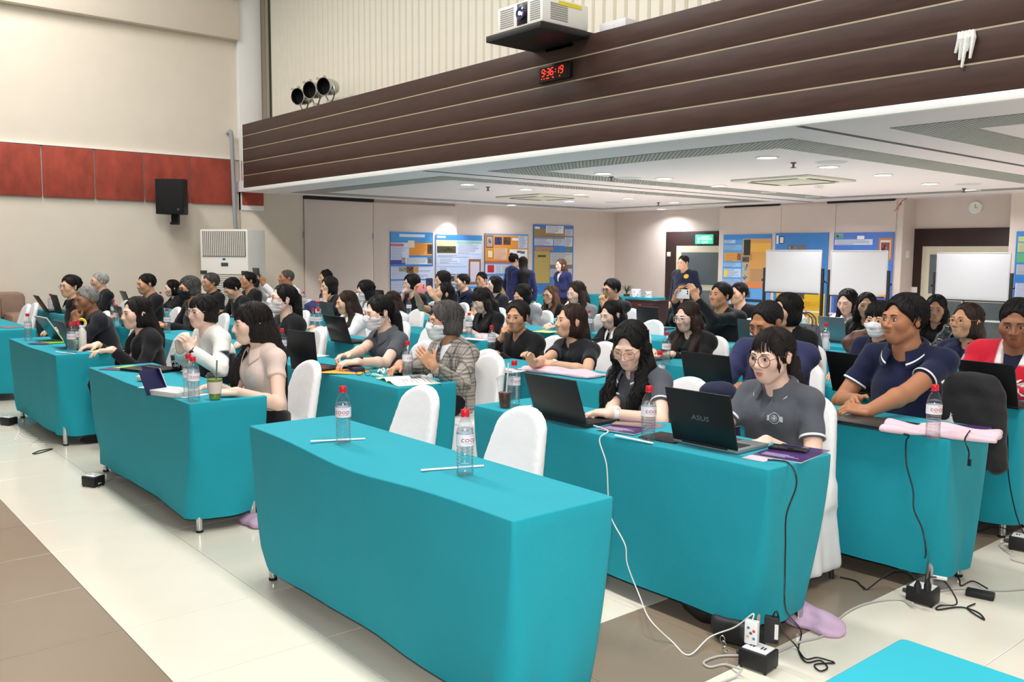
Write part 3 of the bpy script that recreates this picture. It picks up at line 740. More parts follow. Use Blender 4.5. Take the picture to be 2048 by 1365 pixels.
def head_prims(sex, fat=0):
    m = sex == 'm'; w = 1.0+fat; jw = (.044 if m else .034)*w; fw_ = .059 if m else .0555
    fs = [ell((0, .018, .03), (.074, .093, .083)), ell((0, -.028, -.032), (fw_*w, .064, .078)),
          cap((0, -.060, -.092), (0, -.066, -.088), .021 if m else .0155, .021 if m else .0155),
          cap((-jw, -.004, -.054), (-.016, -.052, -.09), .021*w, .018), cap((jw, -.004, -.054), (.016, -.052, -.09), .021*w, .018),
          ell((-.040*w, -.056, -.016), (.028, .032, .034)), ell((.040*w, -.056, -.016), (.028, .032, .034)),
          cap((-.034, -.076, .023), (.034, -.076, .023), .014 if m else .011, .014 if m else .011),
          ell((0, -.074, -.062), (.028, .018, .026))]
    nose = [cap((0, -.086, .012), (0, -.1045, -.026), .0075, .0118), ell((-.0125, -.094, -.031), (.0095, .012, .0085)), ell((.0125, -.094, -.031), (.0095, .012, .0085))]
    lips = [ell((0, -.0855, -.0577), (.0190, .0085, .0047)), ell((0, -.0845, -.0664), (.0162, .0090, .0054))]
    ears = [ell((-.074, .018, -.006), (.0075, .0165, .028)), ell((.074, .018, -.006), (.0075, .0165, .028)), cap((-.074, .022, .012), (-.078, .027, .004), .008, .007), cap((.074, .022, .012), (.078, .027, .004), .008, .007)]
    return fs, nose, lips, ears
def head_fn(sex, fat=0):
    fs, nose, lips, ears = head_prims(sex, fat)
    so = [ell((-.031, -.102, .004), (.019, .017, .0125)), ell((.031, -.102, .004), (.019, .017, .0125))]
    lid = [ell((-.031, -.0775, .0035), (.0155, .0105, .0095)), ell((.031, -.0775, .0035), (.0155, .0105, .0095))]
    mouth = cap((-.02, -.095, -.0622), (.02, -.095, -.0622), .0022, .0022)
    def f(p):
        d = fs[0](p)
        for q in fs[1:]: d = smin(d, q(p), .022)
        e = np.minimum(so[0](p), so[1](p)); d = smax(d, -e, .012)
        e = np.minimum(lid[0](p), lid[1](p)); d = smin(d, e, .005)
        n = nose[0](p)
        for q in nose[1:]: n = smin(n, q(p), .006)
        d = smin(d, n, .01)
        l = np.minimum(lips[0](p), lips[1](p)); d = smin(d, l, .005); d = smax(d, -mouth(p), .004)
        e = ears[0](p)
        for q in ears[1:]: e = smin(e, q(p), .006)
        return smin(d, e, .006)
    return f
HF = {}
FYC = {}
def face_grid(key, hf):
    if key in FYC: return FYC[key]
    xs = np.linspace(-.06, .06, 61); zs_ = np.linspace(-.02, .04, 31); ys = np.linspace(-.13, -.05, 81)
    P = np.stack(np.meshgrid(xs, zs_, ys, indexing='ij'), -1).reshape(-1, 3)[:, [0, 2, 1]]
    d = hf(P).reshape(61, 31, 81); i = np.argmax(d < 0, 2); i = np.maximum(i, 1)
    a = np.take_along_axis(d, (i-1)[..., None], 2)[..., 0]; b = np.take_along_axis(d, i[..., None], 2)[..., 0]
    Yg = ys[i-1]+(ys[1]-ys[0])*np.clip(a/(a-b+1e-9), 0, 1); FYC[key] = Yg; return Yg
def face_y(hf, x, z):
    Yg = FYC[hf]; u = min(max((x+.06)/.002, 0), 59.99); v = min(max((z+.02)/.002, 0), 29.99); i, j = int(u), int(v); a, b = u-i, v-j
    return (Yg[i, j]*(1-a)+Yg[i+1, j]*a)*(1-b)+(Yg[i, j+1]*(1-a)+Yg[i+1, j+1]*a)*b
def hand_prims(W, f, n, right, curl=.4, s=1, spread=.0, thumb=0, cl=None):
    f = unit(f); n = np.array(n, float); n = unit(n-f*(n@f)); a = np.cross(f, n)*(1 if right else -1)
    P = lambda u, v, w=0: W+(f*u+a*v+n*w)*s
    R = np.stack([f, a, n], 1)
    palm = xf(rbox((.048, 0, .002), (.05, .039, .0145), .0135), R, W, s)
    out = [palm, cap(P(.02, .02, .006), P(.055, .034, .01), .017*s, .013*s), cap(W, P(.03, 0), .024*s, .024*s)]
    tips = []
    for i, (v, l, r) in enumerate(((.029, .92, .0088), (.0095, 1.03, .009), (-.0105, .97, .0086), (-.029, .76, .0076))):
        c = (cl[i] if cl else curl); ang = .12+c*.9; sp = spread*(1.5-i)*.33
        d0 = unit(f+a*sp); p = P(.092-.004*abs(i-1), v); k = (c*.85, c*1.15, c*.7); th = 0
        for j, L in enumerate((.044, .027, .021)):
            th += k[j]; d = d0*math.cos(th)+n*math.sin(th); q = p+d*L*l*s
            out.append(cap(p, q, r*s*(1-.06*j), r*s*(.95-.08*j))); p = q
        tips.append(p)
    p = P(.022, .030, .006); d = unit(f*.62+a*(.72-.5*thumb)+n*(.28+.45*thumb)); q = p+d*.042*s
    out.append(cap(p, q, .0125*s, .0105*s)); d2 = unit(f*.86+a*(.28-.45*thumb)+n*(.32+.3*thumb)); r_ = q+d2*.03*s
    out.append(cap(q, r_, .0102*s, .0085*s))
    return out
def ik(S, W, l1, l2, hint):
    d = W-S; L = np.linalg.norm(d); u = d/L
    if L > (l1+l2)*.995: k = L/((l1+l2)*.995); l1 *= k; l2 *= k
    x = (l1*l1-l2*l2+L*L)/(2*L); h = math.sqrt(max(l1*l1-x*x, 1e-6)); hint = np.array(hint, float); hint = unit(hint-u*(hint@u))
    return S+u*x+hint*h
def coarsen_body(V, Q, col, bur, root, g=.034):
    key = np.floor(V/g).astype(np.int64); key = key[:, 0]*4000003+key[:, 1]*2003+key[:, 2]
    ids = np.arange(len(V)); b = np.where(bur)[0]; nv, nc = V, col
    if len(b):
        u, inv = np.unique(key[b], return_inverse=True); n = np.bincount(inv)
        P = np.stack([np.bincount(inv, V[b, i])/n for i in range(3)], 1); ids[b] = len(V)+inv; nv = np.concatenate([V, P]); nc = np.concatenate([col, np.tile(col[b[0]], (len(u), 1))])
    q = ids[Q]; a, b_, c, d = q.T; e = np.stack([a == b_, b_ == c, c == d, d == a], 1); ne = e.sum(1); dg = (a == c) | (b_ == d)
    quads = q[(ne == 0) & ~dg]; t = q[(ne == 1) & ~dg]; te = e[(ne == 1) & ~dg].argmax(1); k = np.arange(len(t))
    tri = np.stack([t[k, (te+1) % 4], t[k, (te+2) % 4], t[k, (te+3) % 4]], 1)
    us, iv = np.unique(np.concatenate([quads.ravel(), tri.ravel()]), return_inverse=True)
    F = iv[:quads.size].reshape(-1, 4).tolist()+iv[quads.size:].reshape(-1, 3).tolist()
    o = mesh_obj('body', nv[us].tolist(), F, SKINM, root, smooth=0, cols=nc[us]); o.data.polygons.foreach_set('use_smooth', [True]*len(o.data.polygons)); o.data.validate(); o.data.update()
PEOPLE_N = 0
def person(label, px, py, Y, row=None, sex='f', s=1.0, skin='mid', hair='black', style='short', top=('polo', 'black'), lean=.10, dx=0, turn=0,
           yaw=0, pitch=0, roll=0, L=None, R=None, mask=None, specs=None, eyes='open', lower='dark_trousers', stand=False, fat=0, wide=1.0, inner=None, neck='v',
           chair_at=True, badge=None, lips=None, tip=None, name_group='seated audience', extra=None, hairkw={}, brow=1, who='seated person'):
    H0 = onY(px, py, Y); yaw_ = math.radians(yaw); t_ = math.radians(turn)
    root = empty('person', (0, 0, 0), t_, label, 'person', name_group)
    # local frame of the body
    Rt = np.array([[math.cos(t_), -math.sin(t_), 0], [math.sin(t_), math.cos(t_), 0], [0, 0, 1]])
    ofs = Rt@vec(dx, -lean, 0)
    loc = vec(H0.x-ofs[0], H0.y-ofs[1], 0); root.location = loc
    Hc = vec(dx, -lean, H0.z)
    dep = (H0.x*_f[0]+H0.y*_f[1]+(H0.z-EYE)*_f[2])
    hs = min(max(dep*.00084, .0038), .0098); hb = min(max(dep*.0016, .0076), .015)
    m = sex == 'm'; w = wide
    Rh = rotm(yaw_, math.radians(pitch), math.radians(roll))
    NT = Hc+Rh@vec(0, .024, -.075)*s; up = vec(0, .30+.25*(lean-.1), -1); NB = NT+unit(up)*(.07 if m else .075)*s
    SC = NB+vec(0, .015, -.038)*s; hw = (.178 if m else .152)*s*w
    Sh = {1: SC+vec(-hw, .005, -.012), -1: SC+vec(hw, .005, -.012)}      # 1 = right arm (-x), -1 = left arm
    zh = .90 if stand else .55
    PV = vec(0, .0, zh)
    CH = NB+(PV-NB)*(.36 if stand else .40)+vec(0, .005, 0)
    l1, l2 = (.285*s, .25*s)
    ye = (ROWS[row]+TD-loc[1]) if row else -.25
    tz = .755
    arms = {}
    for sd, A in ((1, R), (-1, L)):
        if A is None: A = {}
        if A == 'none': continue
        if isinstance(A, str):
            k = A; A = {}
            if k == 'table': A = dict(w=(sd*-.10, ye-.10, tz+.035), f=(sd*.55, -1, 0), n=(0, 0, -1), c=.3)
            elif k == 'type': A = dict(w=(sd*-.09, ye-.14, tz+.05), f=(sd*.12, -1, -.05), n=(0, .1, -1), c=.45)
            elif k == 'clasp': A = dict(w=(sd*-.055, ye-.13, tz+.05), f=(sd*.75, -.7, .1), n=(sd*.6, .1, -.6), c=.75)
            elif k == 'chin': A = dict(w=tuple(Hc+vec(sd*-.05, -.09, -.20)*s), f=(sd*.25, -.05, 1), n=(sd*.3, .9, 0), c=1.1, e=(sd*-.6, -.3, -1))
            elif k == 'lap': A = dict(w=(sd*-.12, -.26, .66), f=(sd*.3, -1, -.1), n=(0, 0, -1), c=.4)
            elif k == 'phone': A = dict(w=tuple(Hc+vec(sd*-.10, -.30, -.06)*s), f=(sd*.55, -.35, .8), n=(sd*.9, .2, -.1), c=.55, e=(sd*-.9, .0, -.8))
            elif k == 'side': A = dict(w=tuple(Sh[sd]+vec(sd*-.06, -.05, -.50)*s), f=(0, -.1, -1), n=(sd*1, 0, 0), c=.5, e=(sd*-.4, 1, 0))
        if not A: A = dict(w=(sd*-.12, -.24, .68), f=(sd*.4, -1, 0), n=(0, 0, -1), c=.4)
        Wp = vec(*A['w']); 
        if A.get('rel') == 'h': Wp = Hc+Wp*s
        if A.get('rel') == 'world': Wp = Rt.T@(Wp-loc)
        if A.get('rel') == 't': Wp = vec(Wp[0], ye+Wp[1], tz+Wp[2])
        E = ik(Sh[sd], Wp, l1, l2, A.get('e', (sd*-.55, .25, -1)))
        arms[sd] = (Sh[sd], E, Wp, A)
    kind, tc = top[0], top[1]
    longs = kind in ('blazer', 'sweater', 'shirt_long', 'jersey', 'jacket')
    # ---------- skin
    if (sex, fat) not in HF: HF[(sex, fat)] = head_fn(sex, fat)
    hf = HF[(sex, fat)]; face_grid(hf, hf)
    F = Field(); F.group([xf(hf, Rh, Hc, s)], Hc, .15*s)
    rn = (.056 if m else .044)*s*(1+.5*fat)
    F.group([cap(NT+Rh@vec(0, .0, .03), NB, rn, rn*1.08), cap(NB, SC+vec(0, .0, -.05), rn*1.15, rn*1.3)], NB, .22*s, k=.03, kout=.025)
    ins = .014
    bt, bm_ = ((.138, .155) if m else (.122, .138)); bt *= s*w; bm_ *= s*w
    F.group([ecap(SC+vec(0, .0, -.05), CH, .085*s*w, bm_-ins, .66), cap(Sh[1], Sh[-1], .05*s, .05*s)], SC, .36*s, k=.06, kout=.03)
    for sd, (S_, E, Wp, A) in arms.items():
        ua, ue, uw = ((.05, .043, .029) if m else (.043, .036, .025)); ua *= s*w; ue *= s*w**.5; uw *= s
        if not longs:
            c_ = (S_+E)/2; F.group([cap(S_, E, ua, ue)], c_, np.linalg.norm(E-S_)/2+.06, kout=.02)
            c_ = (Wp+E)/2; F.group([cap(E, E+(Wp-E)*.3, ue, ue*1.02), cap(E+(Wp-E)*.3, Wp, ue*1.02, uw)], c_, np.linalg.norm(E-Wp)/2+.06, k=.02, kout=.015)
        else:
            q = E+(Wp-E)*.62; F.group([cap(q, Wp, uw*1.15, uw)], (q+Wp)/2, .12, kout=.01)
        F.group(hand_prims(Wp, A['f'], A['n'], sd == 1, A.get('c', .4), s*(.98 if m else .9), A.get('sp', .15), A.get('th', 0), A.get('cl')), Wp+unit(A['f'])*.08*s, .135*s, k=.004, kout=.014)
    lo, hi = F.bounds(); lo[2] = max(lo[2], CH[2]-.1 if not arms else min(CH[2]-.05, min(a[2][2] for a in arms.values())-.12))
    V, Q = nets(F, lo, hi, hs)
    # colour
    q = ((V-Hc)@Rh)/s; base = clin(SKINS[skin]); col = np.tile(base, (len(V), 1))
    rn_ = np.random.RandomState(int(px)*7+int(py)); 
    hd = (np.abs(q) < vec(.1, .13, .125)).all(1)
    lipc = clin(lips) if lips else base*np.array([.84, .62, .60])
    ld = np.minimum(ell((0, -.0895, -.0577), (.0200, .016, .0052))(q), ell((0, -.0885, -.0664), (.0172, .017, .0060))(q))
    k = np.clip(.5-ld/.003, 0, 1)*hd; col = col*(1-k[:, None])+lipc*k[:, None]
    bl = np.exp(-(((np.abs(q[:, 0])-.043)/.022)**2+((q[:, 2]+.022)/.02)**2))*(q[:, 1] < -.02)*hd*.16
    col = col*(1-bl[:, None]*np.array([.0, .55, .5])[None])
    er = np.exp(-((np.abs(q[:, 0])-.08)/.012)**2)*hd*.12; col = col*(1-er[:, None]*np.array([.0, .5, .5])[None])
    fing = np.zeros(len(V))
    Vb, Qb, cb = V, Q, col
    HM = lambda p: Hc+Rh@(np.array(p, float)*s)
    HX = Matrix.Translation(Vector(Hc)) @ Matrix([list(Rh[i]*s)+[0] for i in range(3)]+[[0, 0, 0, 1]])
    hcol = HAIRS[hair]; hm = hairmat(hair, hcol)
    # ---------- eyes, brows
    mb = MB(); bb = MB()
    for sx in (-1, 1):
        ex, ez = sx*.031, .0035
        fy = face_y(hf, ex, ez)
        n1, n2 = (14, 7) if dep < 6 else (10, 5)
        hz = .0062 if eyes == 'open' else (.0042 if eyes == 'half' else .0016); hx = .0135
        for j in range(n2+1):
            for i in range(n1+1):
                u = -1+2*i/n1; v_ = -1+2*j/n2
                wz = hz*math.sqrt(max(1-u*u, 0.0))*.98+.0002
                X, Z = ex+u*hx, ez+v_*wz+(.0012*u*sx if 1 else 0)-(.0018 if eyes != 'open' else 0)
                yv = face_y(hf, X, Z)-.0009-.0012*(1-u*u)
                iris = math.hypot((u*hx-sx*0), v_*wz) < .0058
                rim = v_ > .55 or v_ < -.93 or abs(u) > .95
                pup = math.hypot(u*hx, v_*wz) < .0028
                c_ = (.006, .005, .005) if (pup or rim or eyes == 'closed') else ((.02, .011, .007) if iris else (.62, .58, .55))
                mb.v.append(HM((X, yv, Z))); mb.c.append(c_)
        b0 = len(mb.v)-(n1+1)*(n2+1)
        for j in range(n2):
            for i in range(n1): a_ = b0+j*(n1+1)+i; mb.f.append((a_, a_+1, a_+n1+2, a_+n1+1))
        bw = .0036 if m else .0026; bw *= brow; pts = []
        for t in np.linspace(0, 1, 7):
            X = sx*(.014+.034*t); Z = .0225+.006*math.sin(t*2.2)-.003*t; yv = face_y(hf, X, Z); pts.append((X, yv, Z, bw*(1-.65*t)*(1 if t > .05 else .8)))
        b1 = len(bb.v)
        for X, yv, Z, h_ in pts:
            bb.v += [HM((X, yv-.0010, Z+h_)), HM((X, yv-.0022, Z)), HM((X, yv-.0010, Z-h_))]
        for i in range(6):
            for r_ in range(2): a_ = b1+i*3+r_; bb.f.append((a_, a_+1, a_+4, a_+3) if sx > 0 else (a_, a_+3, a_+4, a_+1))
    if eyes != 'none':
        mesh_obj('eyes', mb.v, mb.f, mat('eye', (240, 235, 230), .25, attr='Col'), root, smooth=180, cols=np.array(mb.c))
        mesh_obj('eyebrows', bb.v, bb.f, mat('brow_'+hair, tuple(int(c*.8) for c in hcol), .7), root, smooth=180)
    # ---------- hair
    HFld = hair_build(F, root, style, s, Hc, Rh, NB, hm, max(hs*1.4, .0058), hairkw, dep, m)
    # ---------- top
    cm = tc if not isinstance(tc, str) else CLOTHS[tc]()
    th = .0 if kind in ('polo', 'tee', 'blouse') else .008
    G = Field(); belly = .02*(1 if m else .3)
    TR = [ecap(PV+vec(0, .0, -.03 if kind not in ('blazer', 'jacket') else -.12), CH, bt+(.018 if kind not in ('blazer', 'jacket') else .06)+th, bm_+th, .76), ecap(CH, SC+vec(0, .006, -.07)*s, bm_+th, .108*s*w+th, .64),
          cap(Sh[1]+vec(.02, 0, 0), Sh[-1]-vec(.02, 0, 0), .056*s+th, .056*s+th),
          cap(NB+vec(0, .018, -.012), Sh[1], .05*s+th*.5, .05*s+th), cap(NB+vec(0, .018, -.012), Sh[-1], .05*s+th*.5, .05*s+th)]
    if not m: TR += [ell(CH+vec(-.066, -.075, .03)*s, vec(.065, .05, .066)*s*w), ell(CH+vec(.066, -.075, .03)*s, vec(.065, .05, .066)*s*w)]
    else: TR += [ell((PV+CH)/2+vec(0, -.045, -.03), vec(.12, .085, .14)*s*w)]
    ncut = [cap(NT, NB+vec(0, .0, -.005), rn+.004, rn+.010)]
    if neck == 'v': ncut += [cap(NB+vec(0, -.075, -.015)*s, NB+vec(0, -.125, -.125)*s, .030*s, .004)]
    elif neck == 'deep': ncut += [cap(NB+vec(0, -.075, -.01)*s, NB+vec(0, -.15, -.27)*s, .052*s, .006), cap(NB+vec(0, -.075, -.01)*s, NB+vec(0, -.13, -.06)*s, .05*s, .05*s)]
    elif neck == 'crew': ncut += [cap(NB+vec(0, -.03, -.0)*s, NB+vec(0, -.06, -.01)*s, rn*.9, rn*.8)]
    zb = zh-.09 if kind not in ('blazer', 'jacket') else zh-.16
    wr = .004 if kind in ('polo', 'tee', 'blouse') else .008; ph = (px*.37) % 6.28
    def post(p, d):
        x, y, z = p[:, 0], p[:, 1], p[:, 2]
        d = d+wr*(np.sin(38*z+9*x+6*np.sin(7*x+ph)+ph)*.5*np.clip((CH[2]+.05-z)/.2, 0, 1)+.5*np.sin(23*x-31*z+ph+5*y)*.7)
        c = ncut[0](p)
        for f_ in ncut[1:]: c = smin(c, f_(p), .015)
        d = smax(d, -c, .008)
        return np.maximum(d, zb-z)
    G.group(TR, (SC+PV)/2, .55*s*max(1, w)+(.1 if stand else 0), k=.05, kout=.02, post=post)
    rings = []
    for sd, (S_, E, Wp, A) in arms.items():
        ua, ue, uw = ((.054, .048, .038) if m else (.048, .042, .034)); ua = ua*s*w+th*.6; ue = ue*s*w**.5+th*.6; uw = uw*s+th*.5
        if longs:
            fin = E+(Wp-E)*top[2].get('cuff', .93) if len(top) > 2 else E+(Wp-E)*.93
            pc = plane(fin, unit(Wp-E))
            def pa(p, d, pc=pc, E=E):
                x, y, z = p[:, 0], p[:, 1], p[:, 2]; r2 = np.sqrt(((p-E)**2).sum(1))
                d = d+(.007*np.sin(70*(z+.6*x)+40*y+ph)*np.exp(-(r2/.13)**2)+.003*np.sin(45*z+38*y+20*x+ph))
                return np.maximum(d, pc(p))
            c_ = (S_+Wp)/2; G.group([cap(S_, E, ua, ue), cap(E, Wp, ue, uw)], (S_+E+Wp)/3, .40*s, k=.02, kout=.025, post=pa)
        else:
            fr = .60 if kind != 'blouse' else .42; fin = S_+(E-S_)*fr; ax = unit(E-S_); pc = plane(fin, ax)
            def pa(p, d, pc=pc):
                x, y, z = p[:, 0], p[:, 1], p[:, 2]
                return np.maximum(d+.003*np.sin(60*z+30*x+ph), pc(p))
            G.group([cap(S_, fin+ax*.03, ua*1.0, ua*1.1)], (S_+fin)/2, .2*s, kout=.03, post=pa)
            rings.append((fin, ax, ua*1.085))
    # the body surface, coarser where it lies buried under clothes and hair
    V32 = Vb.astype(np.float32); dv = np.minimum(G(V32)+.010, HFld(V32)+.004); coarsen_body(Vb, Qb, cb, dv < 0, root)
    lo, hi = G.bounds(); lo[2] = max(lo[2], zb-.01)
    V, Q = nets(G, lo, hi, hb)
    tcol = None
    if kind == 'sweater' and len(top) > 2 and 'split' in top[2]:
        tcol = top[2]['split'](V, Hc, NB, CH, arms)
    if kind == 'jersey': tcol = top[2]['split'](V, Hc, NB, CH, arms)
    nm = {'polo': 'polo_shirt', 'tee': 't_shirt', 'blouse': 'blouse', 'blazer': 'blazer', 'sweater': 'sweater', 'shirt_long': 'long_sleeved_shirt', 'jersey': 'jersey_jacket', 'jacket': 'jacket'}[kind]
    topo = mesh_obj(nm, V, Q, cm, root, smooth=180, cols=tcol)
    if tip:
        for fin, ax, r_ in rings:
            X = frame(ax, (.3, .2, .9)); Mr = Matrix([[X[i, 1], X[i, 2], X[i, 0], fin[i]] for i in range(3)]+[[0, 0, 0, 1]])
            MB().lathe([(r_+.002, -.016), (r_+.0045, -.012), (r_+.0045, -.007), (r_+.002, -.004)], 26, Mr, cap=False).build('sleeve_tipping', mat('tipping_yellow', (236, 214, 60), .8) if tip == 'yellow' else mat('tipping_white', (232, 232, 236), .8), root)
    # ---------- collar
    if kind in ('polo', 'blouse', 'shirt_long') or inner in ('white_shirt',):
        collar(root, cm if inner is None else CLOTHS['white'](), NB, NT, rn, s, neck, tip, gap=.42 if neck == 'v' else .25)
    if inner:
        K = Field(); K.group([ecap(CH+vec(0, .0, -.12), CH, bm_-.004, bm_-.004, .66), ecap(CH, SC+vec(0, .002, -.06)*s, bm_-.006, .098*s*w, .62)], CH, .34*s, k=.04,
            post=lambda p, d: smax(smax(d, -cap(NT, NB, rn+.002, rn+.006)(p), .006), -cap(NB+vec(0, -.07, -.01)*s, NB+vec(0, -.115, -.10)*s, .022*s, .003)(p), .006) if inner != 'crew_white' else smax(d, -cap(NT, NB+vec(0, -.02, .0), rn+.002, rn+.006)(p), .006))
        V, Q = nets(K, *K.bounds(), hb*1.1)
        mesh_obj('inner_shirt', V, Q, CLOTHS['white' if 'white' in inner else inner](), root, smooth=180)
    if kind == 'blazer' and dep < 11 and neck == 'deep': lapels(root, G, NB, s, cm)
    # ---------- lower body
    D = Field(); Sg = Field()
    for sx in (-1, 1):
        if stand: hp, kn, an = vec(sx*.085, 0, .88), vec(sx*.09, -.01, .48), vec(sx*.09, .03, .09)
        else: hp, kn, an = vec(sx*.085, -.02, .545), vec(sx*.10, -.42, .50), vec(sx*.10, -.36+(.12 if sx > 0 else 0), .09)
        D.group([cap(hp, kn, .085*s*w, .062*s), cap(kn, an, .062*s, .045*s)], (hp+kn+an)/3, .5, k=.03, kout=.04)
        Sg.group([ell(an+vec(0, -.07, -.055), (.045, .13, .034)), cap(an+vec(0, 0, -.01), an+vec(0, .01, -.05), .042, .045)], an+vec(0, -.05, -.05), .17, k=.03, post=lambda p, d: np.maximum(d, .004-p[:, 2]))
    D.group([ecap(PV+vec(-.03, 0, 0), PV+vec(.03, 0, 0), .13*s*w, .13*s*w, .9)], PV, .25, k=.04, kout=.05, post=lambda p, d: np.maximum(np.maximum(d, p[:, 2]-(zh+.05)), (.47-p[:, 2]) if not stand else d))
    V, Q = nets(D, *D.bounds(), .028); mesh_obj('trousers', V, Q, CLOTHS[lower](), root, smooth=180)
    V, Q = nets(Sg, *Sg.bounds(), .02); mesh_obj('shoes', V, Q, CLOTHS['shoe'](), root, smooth=180)
    # ---------- accessories
    if mask: build_mask(root, hf, Hc, Rh, s, mask, hs)
    if specs: build_specs(root, hf, HX, specs)
    if badge: build_badge(root, CH, G, s, badge, dep)
    if chair_at and not stand:
        chair(loc[0], loc[1]+.03, 'white covered chair of the '+who, t_)
    return dict(root=root, loc=loc, Rt=Rt, Hc=Hc, Rh=Rh, NB=NB, CH=CH, arms=arms, G=G, s=s, HX=HX, ye=ye, rn=rn)
def collar(root, cm, NB, NT, rn, s, neck, tip, gap=.42):
    V = []; F = []; Cc = []; n = 40; wht = clin((232, 232, 236)); dk = None
    ax = unit(NT-NB); X = frame(ax, (0, 1, .01)); fx, fy = X[:, 1], X[:, 2]     # fy ~ back
    if fx[0] < 0: fx = -fx
    prof = [0, .5, 1, 1.12, 1.4, 1.62, 1.72, 1.8, 1.9, 2.0]
    for i in range(n+1):
        a = gap+(2*PI-2*gap)*i/n                        # 0 = front
        d = -fy*math.cos(a)+fx*math.sin(a); fr = (1+math.cos(a))/2
        fr2 = fr**3
        for t in prof:
            if t <= 1: r = rn+.012+.003*t; h = .004+.036*t*(1-.35*fr)
            else: u = t-1; r = rn+.015+.034*u+.026*fr2*u; h = .006+.036*(1-.35*fr)-(.034+.05*fr2)*u+.008*math.sin(u*3.1)
            V.append(NB+d*r*s*(1-.0*fr)+ax*h*s+vec(0, -.012, -.012)*fr*s)
    k = len(prof)
    for i in range(n):
        for j in range(k-1): F.append((i*k+j, i*k+j+1, (i+1)*k+j+1, (i+1)*k+j))
    mats = [cm, mat('tipping_yellow', (236, 214, 60), .8) if tip == 'yellow' else mat('tipping_white', (232, 232, 236), .8)]
    fm = [1 if (tip and (f[0] % k) in ((6,) if tip == 'white' else (6, ))) else 0 for f in F]
    o = mesh_obj('collar', V, F, None, root, smooth=180, mats=mats, fm=fm)
    md = o.modifiers.new('t', 'SOLIDIFY'); md.thickness = .004
def build_mask(root, hf, Hc, Rh, s, col, h):
    def f(p):
        d = hf(p)-.006-.004*np.clip((p[:, 1]+.05)/-.05, 0, 1)
        d = smin(d, ell((0, -.076, -.052), (.034, .032, .05))(p), .03)
        d = smax(d, p[:, 2]-(-.012+.02*np.clip(1-np.abs(p[:, 0])/.045, 0, 1)), .006)
        d = smax(d, p[:, 1]+.018+.25*np.abs(p[:, 2]+.055)*0, .006)
        d = smax(d, -.112-p[:, 2], .01); d = smax(d, -(hf(p)-.002), .002)
        return d+.0007*np.sin(p[:, 2]*230)
    F = Field().group([xf(f, Rh, Hc, s)], Hc+Rh@vec(0, -.05, -.05)*s, .11*s)
    V, Q = nets(F, *F.bounds(), min(h, .0045)); o = mesh_obj('face_mask', V, Q, mat('mask_%s' % col, {'white': (236, 236, 240), 'pink': (236, 226, 232), 'dark': (30, 30, 34)}[col], .85, bump=.15, bs=30), root, smooth=180)
    M_ = lambda p: Hc+Rh@(np.array(p)*s); m = MB()
    for sx in (-1, 1):
        for z0 in (-.022, -.085): m.tube([M_((sx*.062, -.022, z0)), M_((sx*.078, .0, -.02+.35*(z0+.02))), M_((sx*.086, .026, -.006+(.02 if z0 > -.05 else -.02)))], .0016, 5)
    m.build('ear_loop', MATS['mask_%s' % col], o)
def build_specs(root, hf, HX, kind):
    kind, rad, sq = kind
    c = {'gold': ((196, 150, 96), .3, 1), 'silver': ((190, 190, 196), .3, 1), 'black': ((26, 24, 26), .35, 0), 'brown': ((72, 44, 38), .35, 0), 'rim': ((160, 150, 146), .3, 1)}[kind]
    m = MB(); ln = MB(); yf = min(face_y(hf, 0, .004)-.006, -.098); rt = .0016 if kind != 'black' else .0022
    for sx in (-1, 1):
        pts = []
        for i in range(25):
            a = 2*PI*i/24; X, Z = rad*math.cos(a), rad*sq*math.sin(a)
            if sq < .9: e = .62; X = rad*math.copysign(abs(math.cos(a))**e, math.cos(a)); Z = rad*sq*math.copysign(abs(math.sin(a))**e, math.sin(a))
            xx = sx*.0335+X; pts.append((xx, yf+.012*(abs(xx)/.06)**2, Z-.003))
        m.tube([HX @ Vector(p) for p in pts], rt, 6, cap=False)
        b = len(ln.v); ln.v += [tuple(HX @ Vector(p)) for p in pts[:24]]; ln.f.append(tuple(range(b, b+24)))
        m.tube([HX @ Vector(p) for p in ((sx*(.0335+rad), yf+.012*((.0335+rad)/.06)**2, .004), (sx*.071, -.055, .008), (sx*.08, .01, .012), (sx*.083, .032, .0))], rt*.9, 5)
    m.tube([HX @ Vector(p) for p in ((-.0335+rad*.93, yf, .003), (0, yf-.003, .006), (.0335-rad*.93, yf, .003))], rt, 5)
    o = m.build('spectacles', mat('specs_'+kind, c[0], c[1], metal=c[2]), root)
    ln.c = []; mesh_obj('lens', ln.v, ln.f, clear('spectacle_lens', (.97, .97, .97), 0, base=.02), o, smooth=0)
def surf(G, x, z, y0=-.45):
    ys = np.linspace(y0, .1, 220); P = np.stack([np.full(220, x), ys, np.full(220, z)], 1); d = G(P); i = np.argmax(d < 0); return ys[i]
